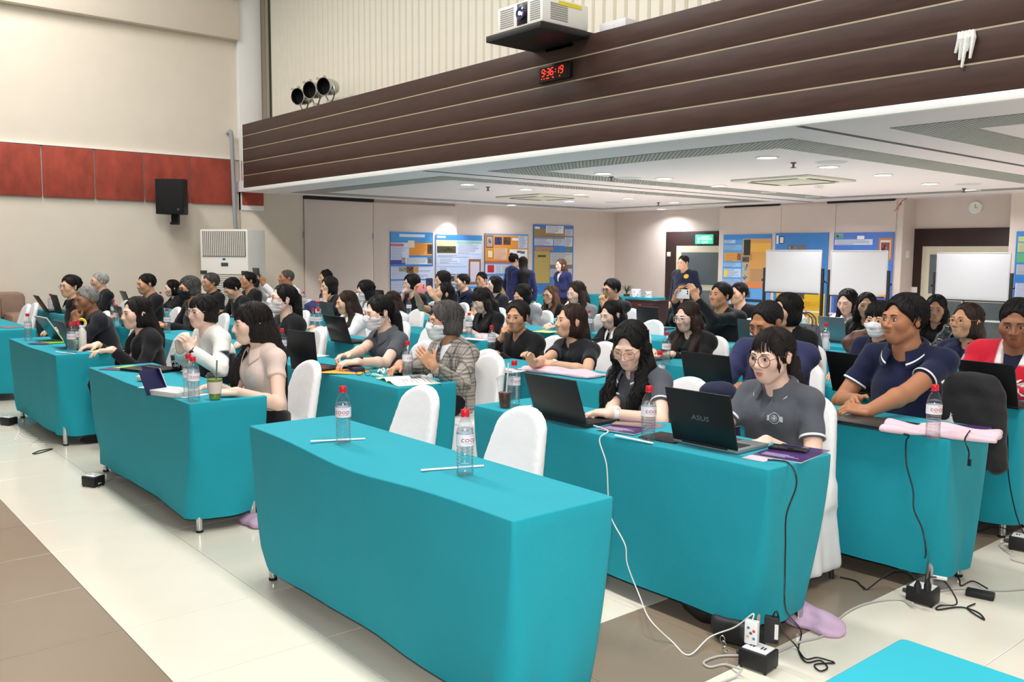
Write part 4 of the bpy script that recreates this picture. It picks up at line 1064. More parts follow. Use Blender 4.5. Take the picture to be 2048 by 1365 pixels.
def build_badge(root, CH, G, s, b, dep):
    bx, bz, tilt = b
    x, z = CH[0]+bx, CH[2]+bz; y = min(surf(G, x+a_, z+c_) for a_ in (-.03, .03) for c_ in (-.05, .05))-.006
    y1 = surf(G, x, z-.05); y2 = surf(G, x, z+.05); pit = max(-.9, min(.9, math.atan2(y1-y2, .1)))
    Mx = Matrix.Translation((x, (y1+y2)/2-.012, z)) @ Matrix.Rotation(tilt, 4, 'Y') @ Matrix.Rotation(pit, 4, 'X')
    o = MB().box(-.042, .042, -.001, .001, -.062, .062, 0, Mx).build('name_badge', clear('badge_clear', (.8, .8, .82), 0, base=.1), root)
    MB().box(-.037, .037, -.0025, -.001, -.056, .022, 0, Mx).build('badge_card', mat('badge_pink', (240, 186, 204), .7), o)
    m = MB()
    for i, w in enumerate((.02, .028, .024)): m.box(-w, w, -.003, -.0024, -.004-i*.014, -.001-i*.014, 0, Mx)
    m.build('badge_print', mat('badge_ink', (190, 120, 150), .7), o, smooth=0)
CLOTHS = {}
def defcloth(n, col, **k): CLOTHS[n] = lambda: cloth(n, col, **k)
for n, c in dict(black=(24, 24, 27), blackpolo=(30, 31, 36), navy=(24, 29, 54), navypolo=(22, 28, 58), bluejack=(36, 42, 88), greypolo=(84, 88, 96), charcoal=(38, 38, 44), white=(236, 236, 238), pink=(222, 199, 188), greyblazer=(128, 130, 134), darkgreen=(30, 44, 36), dark_trousers=(28, 28, 32), shoe=(20, 19, 20), denim=(66, 72, 90), olive=(86, 84, 66), suit=(32, 34, 42), mauve=(170, 150, 160), red=(190, 30, 48)).items(): defcloth(n, c)
# ---------------------------------------------------------------- hair
def hair_build(skinF, root, style, s, Hc, Rh, NB, hm, h, kw, dep, male):
    H = lambda *p: Hc+Rh@(np.array(p, float)*s)
    t = kw.get('t', .0); wav = kw.get('wave', 0)
    skull = ell((0, .020, .033), (.081+t, .101+t, .090+t))
    face = ell((0, -.125, kw.get('fz', -.038)), (kw.get('fw', .066), .107, kw.get('fh', .136 if style in ('mens', 'short', 'buzz') else .142)))
    low = {'short': plane((0, .02, -.032), (0, .56, .83)), 'mens': plane((0, .02, -.036), (0, .70, .72)), 'back': plane((0, .02, -.06), (0, .5, .86)), 'bob': plane((0, 0, kw.get('bz', -.12)), (0, .1, 1)), 'long': plane((0, 0, -.11), (0, .1, 1)), 'buzz': plane((0, .02, -.028), (0, .5, .86)), 'mop': plane((0, .0, -.075), (0, .25, 1))}
    base = {'short': 'short', 'mens': 'mens', 'buzz': 'buzz', 'receding': 'buzz', 'bob': 'bob', 'long': 'long', 'pony': 'back', 'bun': 'back', 'back': 'back', 'mop': 'mop'}[style]
    ears = [ell((-.08, .012, -.006), (.018, .02, .032)), ell((.08, .012, -.006), (.018, .02, .032))]
    ph = Hc[0]*31+Hc[2]*17
    def streak(p, d, a=.0022):
        th = np.arctan2(p[:, 0]-kw.get('part', 0.0), p[:, 1]-.03)
        return d+a*np.sin(th*19+3*np.sin(p[:, 2]*40+ph))+a*.8*np.sin(th*43+ph+p[:, 2]*30)
    def capf(p):
        sk = skull(p)
        if style in ('bob', 'mop', 'long'):
            e = .0
            sk = smin(sk, ell((0, .028, -.045), (.083+t, .082+t, .085)) (p), .03)
        d = streak(p, sk, .003 if style == 'mop' else .002)
        d = smax(d, -face(p), .012)
        if style == 'receding':
            d = smax(d, -ell((0, -.10, .085), (.062, .075, .05))(p), .02)
        l = -low[base](p); d = smax(d, l, .012)
        if base in ('short', 'mens', 'buzz', 'back'): d = smax(d, -smin(ears[0](p), ears[1](p), .001), .006)
        if style in ('long', 'bob') and kw.get('tuck'): d = smax(d, -smin(ears[0](p), ears[1](p), .001), .006)
        return d
    F = Field(); F.group([xf(capf, Rh, Hc, s)], H(0, .03, 0), .165*s)
    sd_ = kw.get('bl', .25); fl_ = kw.get('fl', .2)
    if style == 'long':
        bw_ = kw.get('bw', 1); bk = [cap(H(0, .075, -.01), H(0, .088, -.09), .058*s, .06*s), cap(H(0, .088, -.09), NB+vec(0, .095, -.05), .06*s, .062*s*bw_), cap(NB+vec(0, .095, -.05), NB+vec(0, .125, -.05-sd_), .062*s*bw_, .035*s*bw_)]
        F.group(bk, NB+vec(0, .1, -.02), .3+sd_*.4, k=.04, kout=.03, post=lambda p, d: d+.004*np.sin(p[:, 0]*150+ph+4*np.sin(p[:, 2]*(9+wav*16)))+.0025*np.sin(p[:, 0]*330+ph))
        for sx in (-1, 1):
            if kw.get('front', 3) & (1 if sx < 0 else 2):
                f0 = kw.get('fy', -.07)
                a, b, c, d_, e = H(sx*.070, .012, .0), H(sx*.080, .002, -.075), NB+vec(sx*.088, -.035, -.015)*s, NB+vec(sx*.095, f0-.035, -.12)*s, NB+vec(sx*.085, f0-.055, -.12-fl_)*s
                pts = spline([a, b, c, d_, e], 4); rs = np.interp(np.linspace(0, 1, len(pts)), [0, .25, .5, .8, 1], [.022, .027, .032, .03, .010])*s
                ws = [np.array(q)+vec(.012*wav*math.sin(i*1.25+sx), .01*wav*math.cos(i*1.1), 0) for i, q in enumerate(pts)]
                F.group([cap(ws[i], ws[i+1], rs[i], rs[i+1]) for i in range(len(ws)-1)], (np.array(a)+np.array(e))/2, .2+fl_*.5, k=.02, kout=.02, post=lambda p, d: d+.0035*np.sin(p[:, 0]*210+ph+5*np.sin(p[:, 2]*(10+20*wav)))+.002*np.sin(p[:, 1]*300+p[:, 0]*200))
    elif style == 'pony':
        c0 = H(0, .115, kw.get('pz', .01)); pts = spline([H(0, .095, kw.get('pz', .01)+.005), c0, H(.01, .125, -.07), NB+vec(kw.get('px', .02), .11, -.08), NB+vec(kw.get('px', .02)*1.6, .12, -.08-sd_)], 4)
        rs = np.interp(np.linspace(0, 1, len(pts)), [0, .2, .5, .8, 1], [.022, .03, .034, .028, .008])*s
        F.group([cap(pts[i], pts[i+1], rs[i], rs[i+1]) for i in range(len(pts)-1)], (pts[0]+pts[-1])/2, .2+sd_*.5, k=.02, kout=.015, post=lambda p, d: d+.004*np.sin(p[:, 0]*180+ph+4*np.sin(p[:, 2]*14)))
        if kw.get('wisp'):
            for sx in (-1, 1):
                pts = [H(sx*.066, -.055, .03), H(sx*.072, -.05, -.03), H(sx*.068, -.045, -.085)]; F.group([cap(pts[0], pts[1], .006*s, .005*s), cap(pts[1], pts[2], .005*s, .002*s)], pts[1], .09, kout=.006)
    elif style == 'bun':
        F.group([ell(H(0, kw.get('by', .085), kw.get('bzz', .09)), vec(.04, .04, .036)*s)], H(0, .08, .08), .07, kout=.01, post=lambda p, d: d+.004*np.sin(p[:, 0]*120+p[:, 2]*160))
    lo, hi = F.bounds(); V, Q = nets(F, lo, hi, h); dv = skinF(V.astype(np.float32)); Q = Q[~(dv[Q] < -.004).all(1)]; us, iv = np.unique(Q.ravel(), return_inverse=True); o = mesh_obj('hair', V[us], iv.reshape(-1, 4), hm, root, smooth=180)
    strands(o, capf, style, s, H, NB, hm, kw, dep, t)
    if kw.get('clip'):
        MB().lathe([(.0, -.01), (.022, -.004), (.022, .004), (0, .01)], 10, Matrix.Translation(Vector(H(-.02, .105, .03)))).build('hair_clip', mat('hair_clip', (30, 26, 30), .3), o)
    return F

def strands(o, capf, style, s, H, NB, hm, kw, dep, t):
    """loose locks over the hair mass: they follow the skull from the crown and break up its edge"""
    rr = random.Random(int(abs(H(0, 0, 0)[0])*977+abs(H(0, 0, 0)[2])*5531)); m = MB()
    n = 230 if dep < 5.5 else 90 if dep < 9 else 38
    A = (.081+t, .101+t, .090+t); cx, cy, cz = 0, .020, .033; crown = (kw.get('part', 0), .035)
    sides = 4; fat_ = 1 if dep < 5.5 else 1.7 if dep < 9 else 2.8
    if style not in ('buzz', 'receding'):
        for k in range(n):
            a = 2*PI*k/n+rr.uniform(-.05, .05); P = []; stop = 0
            for j in range(15):
                th = .05+.17*j+rr.uniform(-.01, .01)
                x, y, z = math.sin(th)*math.sin(a+.06*j*rr.uniform(-.4, .4)), -math.sin(th)*math.cos(a), math.cos(th)
                p = np.array([[cx+A[0]*x*1.012, cy+A[1]*y*1.012, cz+A[2]*z*1.012]])
                d = capf(p)[0]
                front_ = p[0][1] < -.015
                if d > (.001 if front_ else .006): stop += 1
                if stop > (0 if (front_ and style not in ('mop', 'mens')) else 1): break
                P.append(p[0]+(0, 0, 0))
            L_ = len(P)
            if L_ < 4: continue
            cut = 0 if style in ('mop', 'short', 'bob') else rr.choice((0, 0, 1)); P = P[max(0, rr.randint(0, 2)):L_-cut]
            if len(P) < 3: continue
            w = rr.uniform(.0016, .0030)*fat_*s; q = len(P); m.tube([H(*p) for p in P], [w*(.5+.5*math.sin(PI*min(1, (i+.6)/q)))*(1 if i < q-1 else .35) for i in range(q)], sides)
    if kw.get('fringe'):
        nf = kw.get('nf', 56) if dep < 5.5 else 26
        for k in range(nf):
            u = -1+2*k/(nf-1)+rr.uniform(-.03, .03); zf = kw['fringe']-.012*abs(u)**2*(1 if style != 'mop' else -.4)+rr.uniform(-.006, .010)
            P = []
            for j in range(7):
                v = j/6; x = .060*u*(.55+.45*v); z = .118+(zf-.118)*v**1.15
                zz = (z-.033)/.090; xx = x/.081; r2 = max(1-zz*zz*.86-xx*xx, .02); y = .018-.101*math.sqrt(r2)-.0045+.004*math.sin(3*u+k)*v*.5
                P.append((x, y, z))
            w = rr.uniform(.0012, .0026)*fat_*s; m.tube([H(*p) for p in P], [w*(1 if i < 5 else .3 if i == 6 else .75) for i in range(7)], sides)
    if style == 'long' and dep < 9:
        nb_ = 110 if dep < 5.5 else 40; bl = kw.get('bl', .25); wav = kw.get('wave', 0)
        for k in range(nb_):
            a = rr.uniform(-1.25, 1.25); l_ = rr.uniform(.75, 1.08); r0 = .066
            pts = [H(math.sin(a)*.07, .03+math.cos(a)*.085, .02), H(math.sin(a)*.075, .04+math.cos(a)*.082, -.06), NB+vec(math.sin(a)*r0, .095+math.cos(a)*r0*.95, -.05), NB+vec(math.sin(a)*r0*.8+rr.uniform(-.012, .012), .12+math.cos(a)*r0*.7, -.05-bl*.55*l_), NB+vec(math.sin(a)*r0*.6+rr.uniform(-.02, .02), .125+math.cos(a)*.035, -.05-bl*l_-.03)]
            P = spline(pts, 3); P = [p+vec(.006*wav*math.sin(i*1.3+k), 0, 0) for i, p in enumerate(P)]; w = rr.uniform(.0018, .0036)*fat_*s
            m.tube(P, [w*(1-.8*(i/len(P))**3) for i in range(len(P))], sides)
        for sx in (-1, 1):
            if not (kw.get('front', 3) & (1 if sx < 0 else 2)): continue
            f0 = kw.get('fy', -.07); fl_ = kw.get('fl', .2)
            for k in range(56 if dep < 5.5 else 18):
                j = lambda q: rr.uniform(-q, q); l_ = rr.uniform(.7, 1.1)
                pts = [H(sx*(.068+j(.012)), .0+j(.02), .03), H(sx*(.083+j(.012)), -.004+j(.02), -.07), NB+vec(sx*(.092+j(.02)), -.04+j(.02), -.015)*s, NB+vec(sx*(.098+j(.026)), f0-.05+j(.02), -.12)*s, NB+vec(sx*(.088+j(.03)), f0-.075+j(.012), -.12-fl_*l_)*s]
                P = spline(pts, 3); P = [p+vec(.012*wav*math.sin(i*1.2+k*.7), .008*wav*math.cos(i+k), 0) for i, p in enumerate(P)]; w = rr.uniform(.0018, .0036)*fat_*s
                m.tube(P, [w*(1-.8*(i/len(P))**3) for i in range(len(P))], sides)
    if m.v: m.build('hair_locks', hm, o, smooth=180)

def lapels(root, G, NB, s, cm):
    for sx in (-1, 1):
        V = []; last = None; n = 9
        for i in range(n+1):
            t = i/n; z = NB[2]+(-.005-.27*t)*s; xi = sx*(.066-.05*t)*s+NB[0]; wd = .062*math.sin(PI*min(1, .22+t*.95))*s*(1 if t < .95 else .5)+.004
            if .22 < t < .32: wd *= .72
            row = []
            for q in (0, .5, 1):
                x = xi+sx*wd*q; ys = np.linspace(-.5, .1, 200); P = np.stack([np.full(200, x), ys, np.full(200, z)], 1).astype(np.float32); d = G(P); k = int(np.argmax(d < 0))
                y = ys[k] if k > 0 else (last if last is not None else NB[1]-.1*s); last = y; row.append((x, y-.006-.003*(q == .5), z))
            V += row
        F = [(3*i+j, 3*i+j+1, 3*i+j+4, 3*i+j+3) for i in range(n) for j in range(2)]
        o = mesh_obj('lapel', V, F, cm, root, smooth=180); md = o.modifiers.new('t', 'SOLIDIFY'); md.thickness = .006; md.offset = 0
# ================================================================ the audience
def wz(px, py, z): return tuple(onZ(px, py, z))
def wy(px, py, Y): return tuple(onY(px, py, Y))
def yh(r, d=.20): return ROWS[r]+TD+d
def plaid():
    if 'plaid' in MATS: return MATS['plaid']
    m = mat('plaid', (166, 158, 150), .9, bump=.3, bs=20, var=.04, vs=400); nt = m.node_tree; N = nt.nodes; Lk = nt.links.new
    p = N['Principled BSDF']; tc = N.new('ShaderNodeTexCoord'); prev = None
    src = p.inputs['Base Color'].links[0].from_socket
    for d, s_, wdt in (('X', 3.4, .90), ('X', 6.8, .95), ('Z', 3.4, .90), ('Z', 6.8, .95), ('Y', 3.4, .93)):
        w = N.new('ShaderNodeTexWave'); w.bands_direction = d; w.inputs['Scale'].default_value = s_; Lk(tc.outputs['Object'], w.inputs[0])
        r = N.new('ShaderNodeMapRange'); r.inputs['From Min'].default_value = wdt; r.inputs['From Max'].default_value = 1; r.inputs['To Min'].default_value = 0; r.inputs['To Max'].default_value = .62; Lk(w.outputs['Fac'], r.inputs[0])
        x = N.new('ShaderNodeMix'); x.data_type = 'RGBA'; Lk(r.outputs[0], x.inputs[0]); Lk(src, x.inputs[6]); x.inputs[7].default_value = C(58, 52, 52); src = x.outputs[2]
    Lk(src, p.inputs['Base Color']); return m
def decal(P, V, F, cx, cz, m, name, off=.004, parent=None):
    G = P['G']; out = []
    for v in V:
        x, z = cx+v[0], cz+v[1]; out.append((x, surf(G, x, z)-off, z))
    return mesh_obj(name, out, F, m, parent or P['root'], smooth=0)
def ringpoly(r0, r1, n=24):
    V = [];F = []
    for i in range(n):
        a = 2*PI*i/n; V += [(r0*math.cos(a), r0*math.sin(a)), (r1*math.cos(a), r1*math.sin(a))]
        j = (i+1) % n; F.append((2*i, 2*i+1, 2*j+1, 2*j))
    return V, F
def watch(P, sd, m, face, r=.031, dial=.016):
    S_, E, Wp, A = P['arms'][sd]; ax = unit(Wp-E); c = Wp-ax*.022
    X = frame(ax, -np.array(A['n'], float)); Mr = Matrix([[X[i, 1], X[i, 2], X[i, 0], c[i]] for i in range(3)]+[[0, 0, 0, 1]])
    o = MB().lathe([(r*.93, -.011), (r, -.011), (r*1.03, 0), (r, .011), (r*.93, .011)], 24, Mr, cap=False).build('wrist_watch', m, P['root'])
    up_ = X[:, 2]; q = c+up_*(r*1.02); R2 = Matrix([[X[i, 0], X[i, 1], X[i, 2], q[i]] for i in range(3)]+[[0, 0, 0, 1]])
    MB().lathe([(dial, -.002), (dial, .005), (dial*.9, .007), (0, .007)], 20, R2, cap=False).build('watch_dial', face, o)
BLK = lambda: mat('strap_black', (18, 18, 20), .5)
# ---- front row
P = person('woman with long dark hair in a pale pink blouse at the front table', 502, 648, yh(1, .08), 1, 'f', 1.07, 'fair', 'soft', 'long', ('blouse', 'pink'), .10, yaw=6, pitch=6, eyes='half',
    L=dict(w=wz(474, 784, .785), rel='world', f=(-.6, -1, -.02), n=(-.2, 0, -1), c=.5), R=dict(w=wz(428, 770, .80), rel='world', f=(.15, -1, -.1), n=(.3, 0, -1), c=.5), hairkw=dict(bl=.40, fl=.12, front=1, fringe=.022, t=.004, fw=.058), neck='v', who='woman in the pink blouse')
def two_tone(V, Hc, NB, CH, arms):
    col = np.tile(clin((232, 230, 224)), (len(V), 1)); nav = clin((24, 28, 46))
    k = np.clip(.5+(NB[2]-.165+.25*(np.abs(V[:, 0])-.1)-V[:, 2])/.012, 0, 1)
    for sd, (S_, E, Wp, A) in arms.items():
        ab = Wp-E; u = ((V-E)@ab)/(ab@ab); t = np.clip(u, 0, 1); d = np.sqrt(((V-(E+t[:, None]*ab))**2).sum(1))
        k = np.minimum(k, 1-np.clip(.5+(.1-d)/.012, 0, 1)*np.clip(.5+(u+.22)*.25/.02, 0, 1))
    return col*(1-k[:, None])+nav*k[:, None]
P = person('man with shaggy hair and glasses in a white and navy sweater, chin on hands', 404, 624, yh(1, .16), 1, 'm', .97, 'fair', 'soft', 'mop', ('sweater', cloth('sweater_twotone', (230, 228, 222), attr='Col'), dict(split=two_tone)), .16, yaw=-16, pitch=4,
    L=dict(w=wy(380, 700, 2.17), rel='world', f=(-.35, -.25, .9), n=(-.8, .3, .2), c=.85, e=(.8, .1, -.9)), R=dict(w=wy(360, 700, 2.14), rel='world', f=(.35, -.2, .9), n=(.8, .3, .2), c=.85, e=(-.8, .1, -.9)), specs=('silver', .025, .72), hairkw=dict(fringe=.026, t=.006, fw=.06), neck='v', inner='navy', who='man in the white and navy sweater')
watch(P, -1, BLK(), BLK())
P = person('woman in a black blazer with a pink badge using a laptop, front row', 272, 627, yh(1, .16), 1, 'f', 1.13, 'fair', 'soft', 'long', ('blazer', 'black'), .10, yaw=-8, pitch=4, neck='deep', inner='crew_white',
    R=dict(w=wz(196, 690, .80), rel='world', f=(.05, -1, -.05), n=(0, 0, -1), c=.4), L=dict(w=wz(225, 700, .80), rel='world', f=(-.1, -1, 0), n=(0, 0, -1), c=.4), hairkw=dict(bl=.06, front=0, fw=.06), badge=(-.02, -.02, .1), who='badge-wearing woman in black')
P = person('grey-haired man in a dark suit resting his chin on both fists', 172, 600, yh(1, .16), 1, 'm', 1.06, 'deep', 'grey', 'mens', ('blazer', 'suit'), .2, yaw=-18, pitch=8, roll=.0,
    L=dict(w=(.05, -.10, -.19), rel='h', f=(-.4, -.1, 1), n=(-.5, .8, 0), c=1.2, e=(.7, -.2, -1)), R=dict(w=(-.05, -.10, -.19), rel='h', f=(.4, -.1, 1), n=(.5, .8, 0), c=1.2, e=(-.7, -.2, -1)), neck='deep', inner='suit', who='grey-haired man in the dark suit')
person('young man with side-parted black hair and thin glasses behind the grey-haired man', 140, 574, 2.66, 1, 'm', 1.05, 'mid', 'black', 'mens', ('polo', 'black'), .08, yaw=-20, pitch=0, specs=('silver', .024, .7), hairkw=dict(t=.008, part=.03), who='young man at the left front table')
# ---- second row
G6 = P = person('young woman in a grey polo and round glasses behind the big black laptop', 1543, 712, yh(2, .26), 2, 'f', 1.1, 'fair', 'soft', 'pony', ('polo', 'greypolo'), .06, yaw=2, pitch=8, L=dict(w=(.16, .0, .0), rel='t', f=(-.2, -1, -.1), n=(0, 0, -1), c=.4), R='type', specs=('brown', .0262, 1), hairkw=dict(fringe=.018, nf=40, wisp=1, bl=.2, px=.07, pz=-.02), tip='white', lips=(214, 124, 124), who='young woman with round glasses')
EMB = mat('emblem_thread', (186, 192, 196), .8)
cx, cz = P['CH'][0]+.075, P['CH'][2]+.035
for V_, F_ in (ringpoly(.024, .027), ringpoly(.014, .0165), ringpoly(.0, .006, 6)): decal(P, V_, F_, cx, cz, EMB, 'emblem')
for sx in (-1, 1): decal(P, [(sx*.027, -.014), (sx*.039, -.016), (sx*.039, .010), (sx*.027, .012)], [(0, 1, 2, 3)], cx, cz, EMB, 'emblem')
decal(P, [(0, -.0125), (.0125, 0), (0, .0125), (-.0125, 0), (0, -.009), (.009, 0), (0, .009), (-.009, 0)], [(0, 1, 5, 4), (1, 2, 6, 5), (2, 3, 7, 6), (3, 0, 4, 7)], cx, cz, EMB, 'emblem')
P = person('woman with long wavy black hair and thin glasses looking down at her laptop', 1260, 692, yh(2, .10), 2, 'f', 1.04, 'fair', 'black', 'long', ('polo', 'greypolo'), .22, yaw=-20, pitch=24, eyes='closed',
    R=dict(w=wz(1232, 822, .80), rel='world', f=(-.5, -.9, .0), n=(.2, 0, -1), c=.45), L=dict(w=wz(1222, 828, .795), rel='world', f=(-.8, -.55, .05), n=(.1, .1, -1), c=.5, e=(.9, .2, -.6)), specs=('gold', .026, .85), hairkw=dict(wave=1, bl=.15, fl=.2, fw=.058, t=.004), tip='white', who='woman with wavy black hair')
watch(P, -1, mat('strap_white', (236, 236, 236), .5), mat('dial_white', (240, 240, 240), .4), .029, .014)
P = person('woman in a plaid grey jacket with a white mask and glasses', 888, 643, yh(2, .22), 2, 'f', 1.12, 'warm', 'pepper', 'bob', ('blazer', plaid()), .10, yaw=12, pitch=4, mask='white', specs=('silver', .023, .72), neck='deep', inner='white_shirt',
    L=dict(w=wy(866, 732, 3.28), rel='world', f=(-.35, -.55, .75), n=(-.6, .5, -.2), c=.55, e=(.5, .1, -1)), R=dict(w=wz(800, 728, .83), rel='world', f=(.1, -.8, -.4), n=(.2, .3, -.9), c=.7), hairkw=dict(bz=-.085, t=.008, fw=.058, fh=.12), wide=1.04, who='woman in the plaid jacket')
P = person('masked woman in a dark grey polo reaching forward, long ponytail', 757, 626, yh(2, .18), 2, 'f', 1.08, 'fair', 'black', 'pony', ('polo', 'greypolo'), .14, yaw=5, pitch=10, mask='white', specs=('gold', .026, .9), eyes='half',
    L=dict(w=wz(716, 724, .82), rel='world', f=(-.35, -1, .0), n=(-.2, 0, -1), c=.5), R=dict(w=wz(700, 710, .85), rel='world', f=(.1, -1, .0), n=(.3, .1, -1), c=.7), hairkw=dict(bl=.25, pz=-.03, px=.03, fw=.06), badge=(-.06, -.03, 0), who='masked woman in the grey polo')
watch(P, -1, mat('strap_pink', (232, 190, 190), .5), BLK(), .028, .015)
person('woman in black with a pale pink mask and dark glasses, hair clipped back', 565, 599, yh(2, .2), 2, 'f', 1.15, 'fair', 'black', 'pony', ('blazer', 'black'), .08, yaw=8, pitch=-6, mask='pink', specs=('black', .023, .75), hairkw=dict(bl=.22, clip=1, pz=.02), neck='v', L='table', R='table', who='woman with the pink mask')
person('man with short black hair and a white earbud in a black suit, second row', 292, 569, yh(2, .2), 2, 'm', 1.05, 'warm', 'black', 'mens', ('blazer', 'black'), .08, yaw=-4, pitch=6, L='type', R='type', neck='deep', inner='white', eyes='half', who='man with the white earbud')
person('man with thick greying hair, glasses and a dark mask, second row', 378, 577, yh(2, .2), 2, 'm', 1.07, 'warm', 'pepper', 'mop', ('blazer', 'black'), .10, yaw=-5, pitch=8, mask='dark', specs=('black', .024, .75), L='table', R='table', hairkw=dict(t=.006, fw=.06, fh=.13), neck='crew', who='man with the dark mask')
person('silver-haired man in a black jacket sitting by the left wall', 198, 563, yh(2, .2), 2, 'm', 1.04, 'mid', 'silver', 'mens', ('blazer', 'black'), .06, yaw=4, pitch=0, L='table', R='table', specs=('silver', .023, .7), neck='crew', who='silver-haired man by the left wall')
# ---- third row
P = person('man in a navy polo with white trim, hands clasped on a closed laptop', 1806, 640, yh(3, .22), 3, 'm', 1.14, 'tan', 'black', 'mens', ('polo', 'navypolo'), .08, yaw=18, pitch=0, tip='white',
    L=dict(w=wz(1738, 822, .80), rel='world', f=(-.9, -.5, .1), n=(-.35, .2, -.9), c=.8, e=(.35, .35, -1)), R=dict(w=wz(1712, 800, .81), rel='world', f=(.25, -1, .05), n=(.6, .1, -.7), c=.85, e=(-.8, .2, -.8)), hairkw=dict(t=.008), wide=1.0, who='man in the navy polo')
cx, cz = P['CH'][0]+.085, P['CH'][2]+.05
V_, F_ = ringpoly(.011, .0185, 6); decal(P, V_, F_, cx, cz, EMB, 'emblem'); decal(P, *ringpoly(0, .006, 6), cx, cz, EMB, 'emblem')
person('heavy-set man with a receding crew cut, head bowed, in a navy sweatshirt', 1533, 646, yh(3, .24), 3, 'm', 1.1, 'tan', 'black', 'buzz', ('jacket', cloth('navy_sweat', (48, 52, 88))), .16, yaw=6, pitch=22, eyes='half', L='type', R='type', wide=1.16, fat=.08, neck='crew', hairkw=dict(fh=.152, fw=.07), who='heavy-set man in navy')
P = person('woman in a black polo with a pink badge and a white watch', 1140, 643, yh(3, .2), 3, 'f', 1.12, 'mid', 'brown', 'long', ('polo', 'blackpolo'), .10, yaw=16, pitch=-3,
    L=dict(w=wz(1102, 728, .795), rel='world', f=(-.75, -.7, .1), n=(-.2, 0, -1), c=.4, e=(.9, .3, -.5)), R=dict(w=wz(1066, 728, .82), rel='world', f=(.2, -.6, .8), n=(.3, -.9, .1), c=.6), hairkw=dict(bl=.06, front=0, fw=.062, tuck=1), badge=(.06, -.02, 0), who='woman with the white watch')
watch(P, -1, mat('strap_silver', (190, 190, 190), .35, metal=.6), MATS['dial_white'], .028, .018)
person('woman in a black jacket with her fist against her mouth, facing the camera', 1034, 634, yh(3, .2), 3, 'f', 1.1, 'warm', 'soft', 'back', ('jacket', 'black'), .14, yaw=-26, pitch=4, roll=.0,
    R=dict(w=(-.06, -.10, -.165), rel='h', f=(.45, -.2, .8), n=(.5, .8, 0), c=1.15, e=(-.9, -.1, -1)), L='table', neck='crew', hairkw=dict(t=.004), wide=1.08, who='woman with her fist at her mouth')
person('woman with long dark hair in a white shirt behind a black laptop', 692, 606, yh(3, .2), 3, 'f', 1.04, 'mid', 'brown', 'long', ('shirt_long', 'white'), .10, yaw=12, pitch=8, eyes='half', L='type', R='type', hairkw=dict(bl=.22, fl=.1, front=2, fw=.06), who='woman in the white shirt')
person('woman with chin-length black hair, head down, third row left', 343, 577, yh(3, .2), 3, 'f', 1.05, 'fair', 'black', 'bob', ('blazer', 'black'), .10, yaw=2, pitch=8, L='type', R='type', neck='crew', who='woman with the black bob, third row')
person('grey-haired man with glasses and arms down in front of the tower air conditioner', 420, 566, yh(3, .2), 3, 'm', 1.05, 'warm', 'pepper', 'mens', ('polo', 'black'), .06, yaw=-8, pitch=0, specs=('silver', .023, .7), hairkw=dict(t=.01), who='man before the air conditioner')
person('man with black hair bending his head far down, third row left', 464, 578, yh(3, .1), 3, 'm', 1.05, 'mid', 'black', 'mens', ('jacket', 'black'), .2, yaw=-6, pitch=32, eyes='closed', L='type', R='type', hairkw=dict(t=.008), who='man bending his head down')
# ---- fourth row
person('man in black with hair tied back beside the tower air conditioner', 495, 562, 5.3, None, 'm', 1.04, 'warm', 'black', 'back', ('jacket', 'black'), .06, yaw=-4, pitch=-4, specs=('silver', .022, .7), neck='crew', who='man with tied-back hair')
TAB = P = person('man with a grey crew cut in a white shirt holding up a tablet', 572, 557, yh(4, .2), 4, 'm', 1.06, 'tan', 'pepper', 'buzz', ('shirt_long', 'white'), .06, yaw=4, pitch=-4, L=dict(w=(.02, -.34, -.08), rel='h', f=(-.1, -.4, .9), n=(-.9, 0, 0), c=.5, e=(.6, .1, -1)), R=dict(w=(-.22, -.34, -.10), rel='h', f=(.1, -.4, .9), n=(.9, 0, 0), c=.5, e=(-.6, .1, -1)), who='man holding up a tablet')
person('woman resting her cheek on her hand near the partition wall', 657, 573, yh(4, .2), 4, 'f', 1.05, 'mid', 'soft', 'bob', ('tee', 'charcoal'), .10, yaw=4, pitch=6, L=dict(w=(.06, -.08, -.16), rel='h', f=(-.1, .0, 1), n=(-.6, .6, 0), c=.8, e=(.5, -.1, -1)), neck='crew', hairkw=dict(t=.008), who='woman resting her cheek')
person('woman with short black hair and a white mask, fourth row', 730, 583, yh(4, .2), 4, 'f', 1.06, 'fair', 'black', 'bob', ('blouse', 'white'), .10, yaw=10, pitch=12, mask='white', specs=('black', .023, .75), eyes='half', hairkw=dict(t=.012), neck='crew', who='woman with the short black hair')
person('woman with long dark hair mostly hidden behind the masked grey polo', 782, 604, yh(4, .2), 4, 'f', 1.04, 'mid', 'brown', 'long', ('blouse', 'white'), .1, yaw=14, pitch=10, hairkw=dict(bl=.3, fl=.1, front=2), who='long-haired woman hidden behind the grey polo')
PHO = P = person('woman in a black polo filming with a pink phone held high', 886, 588, yh(4, .2), 4, 'f', 1.05, 'mid', 'black', 'long', ('polo', 'blackpolo'), .06, yaw=14, pitch=-14,
    L=dict(w=wy(866, 592, 5.55), rel='world', f=(-.45, -.2, .8), n=(-.9, .2, 0), c=.6, e=(.8, .1, -.8)), R=dict(w=wy(832, 588, 5.50), rel='world', f=(.3, -.1, .9), n=(.9, .2, 0), c=.6, e=(-.6, -.1, -1)), hairkw=dict(bl=.12, front=0, tuck=1), who='woman filming with the pink phone')
person('woman in a black polo with fringe and glasses writing, head bowed', 964, 602, yh(4, .14), 4, 'f', 1.06, 'fair', 'soft', 'long', ('polo', 'black'), .16, yaw=8, pitch=22, eyes='closed', specs=('silver', .024, .8), L='table', R='table', hairkw=dict(bl=.1, fringe=.022, front=2, fl=.05), who='woman writing with her head bowed')
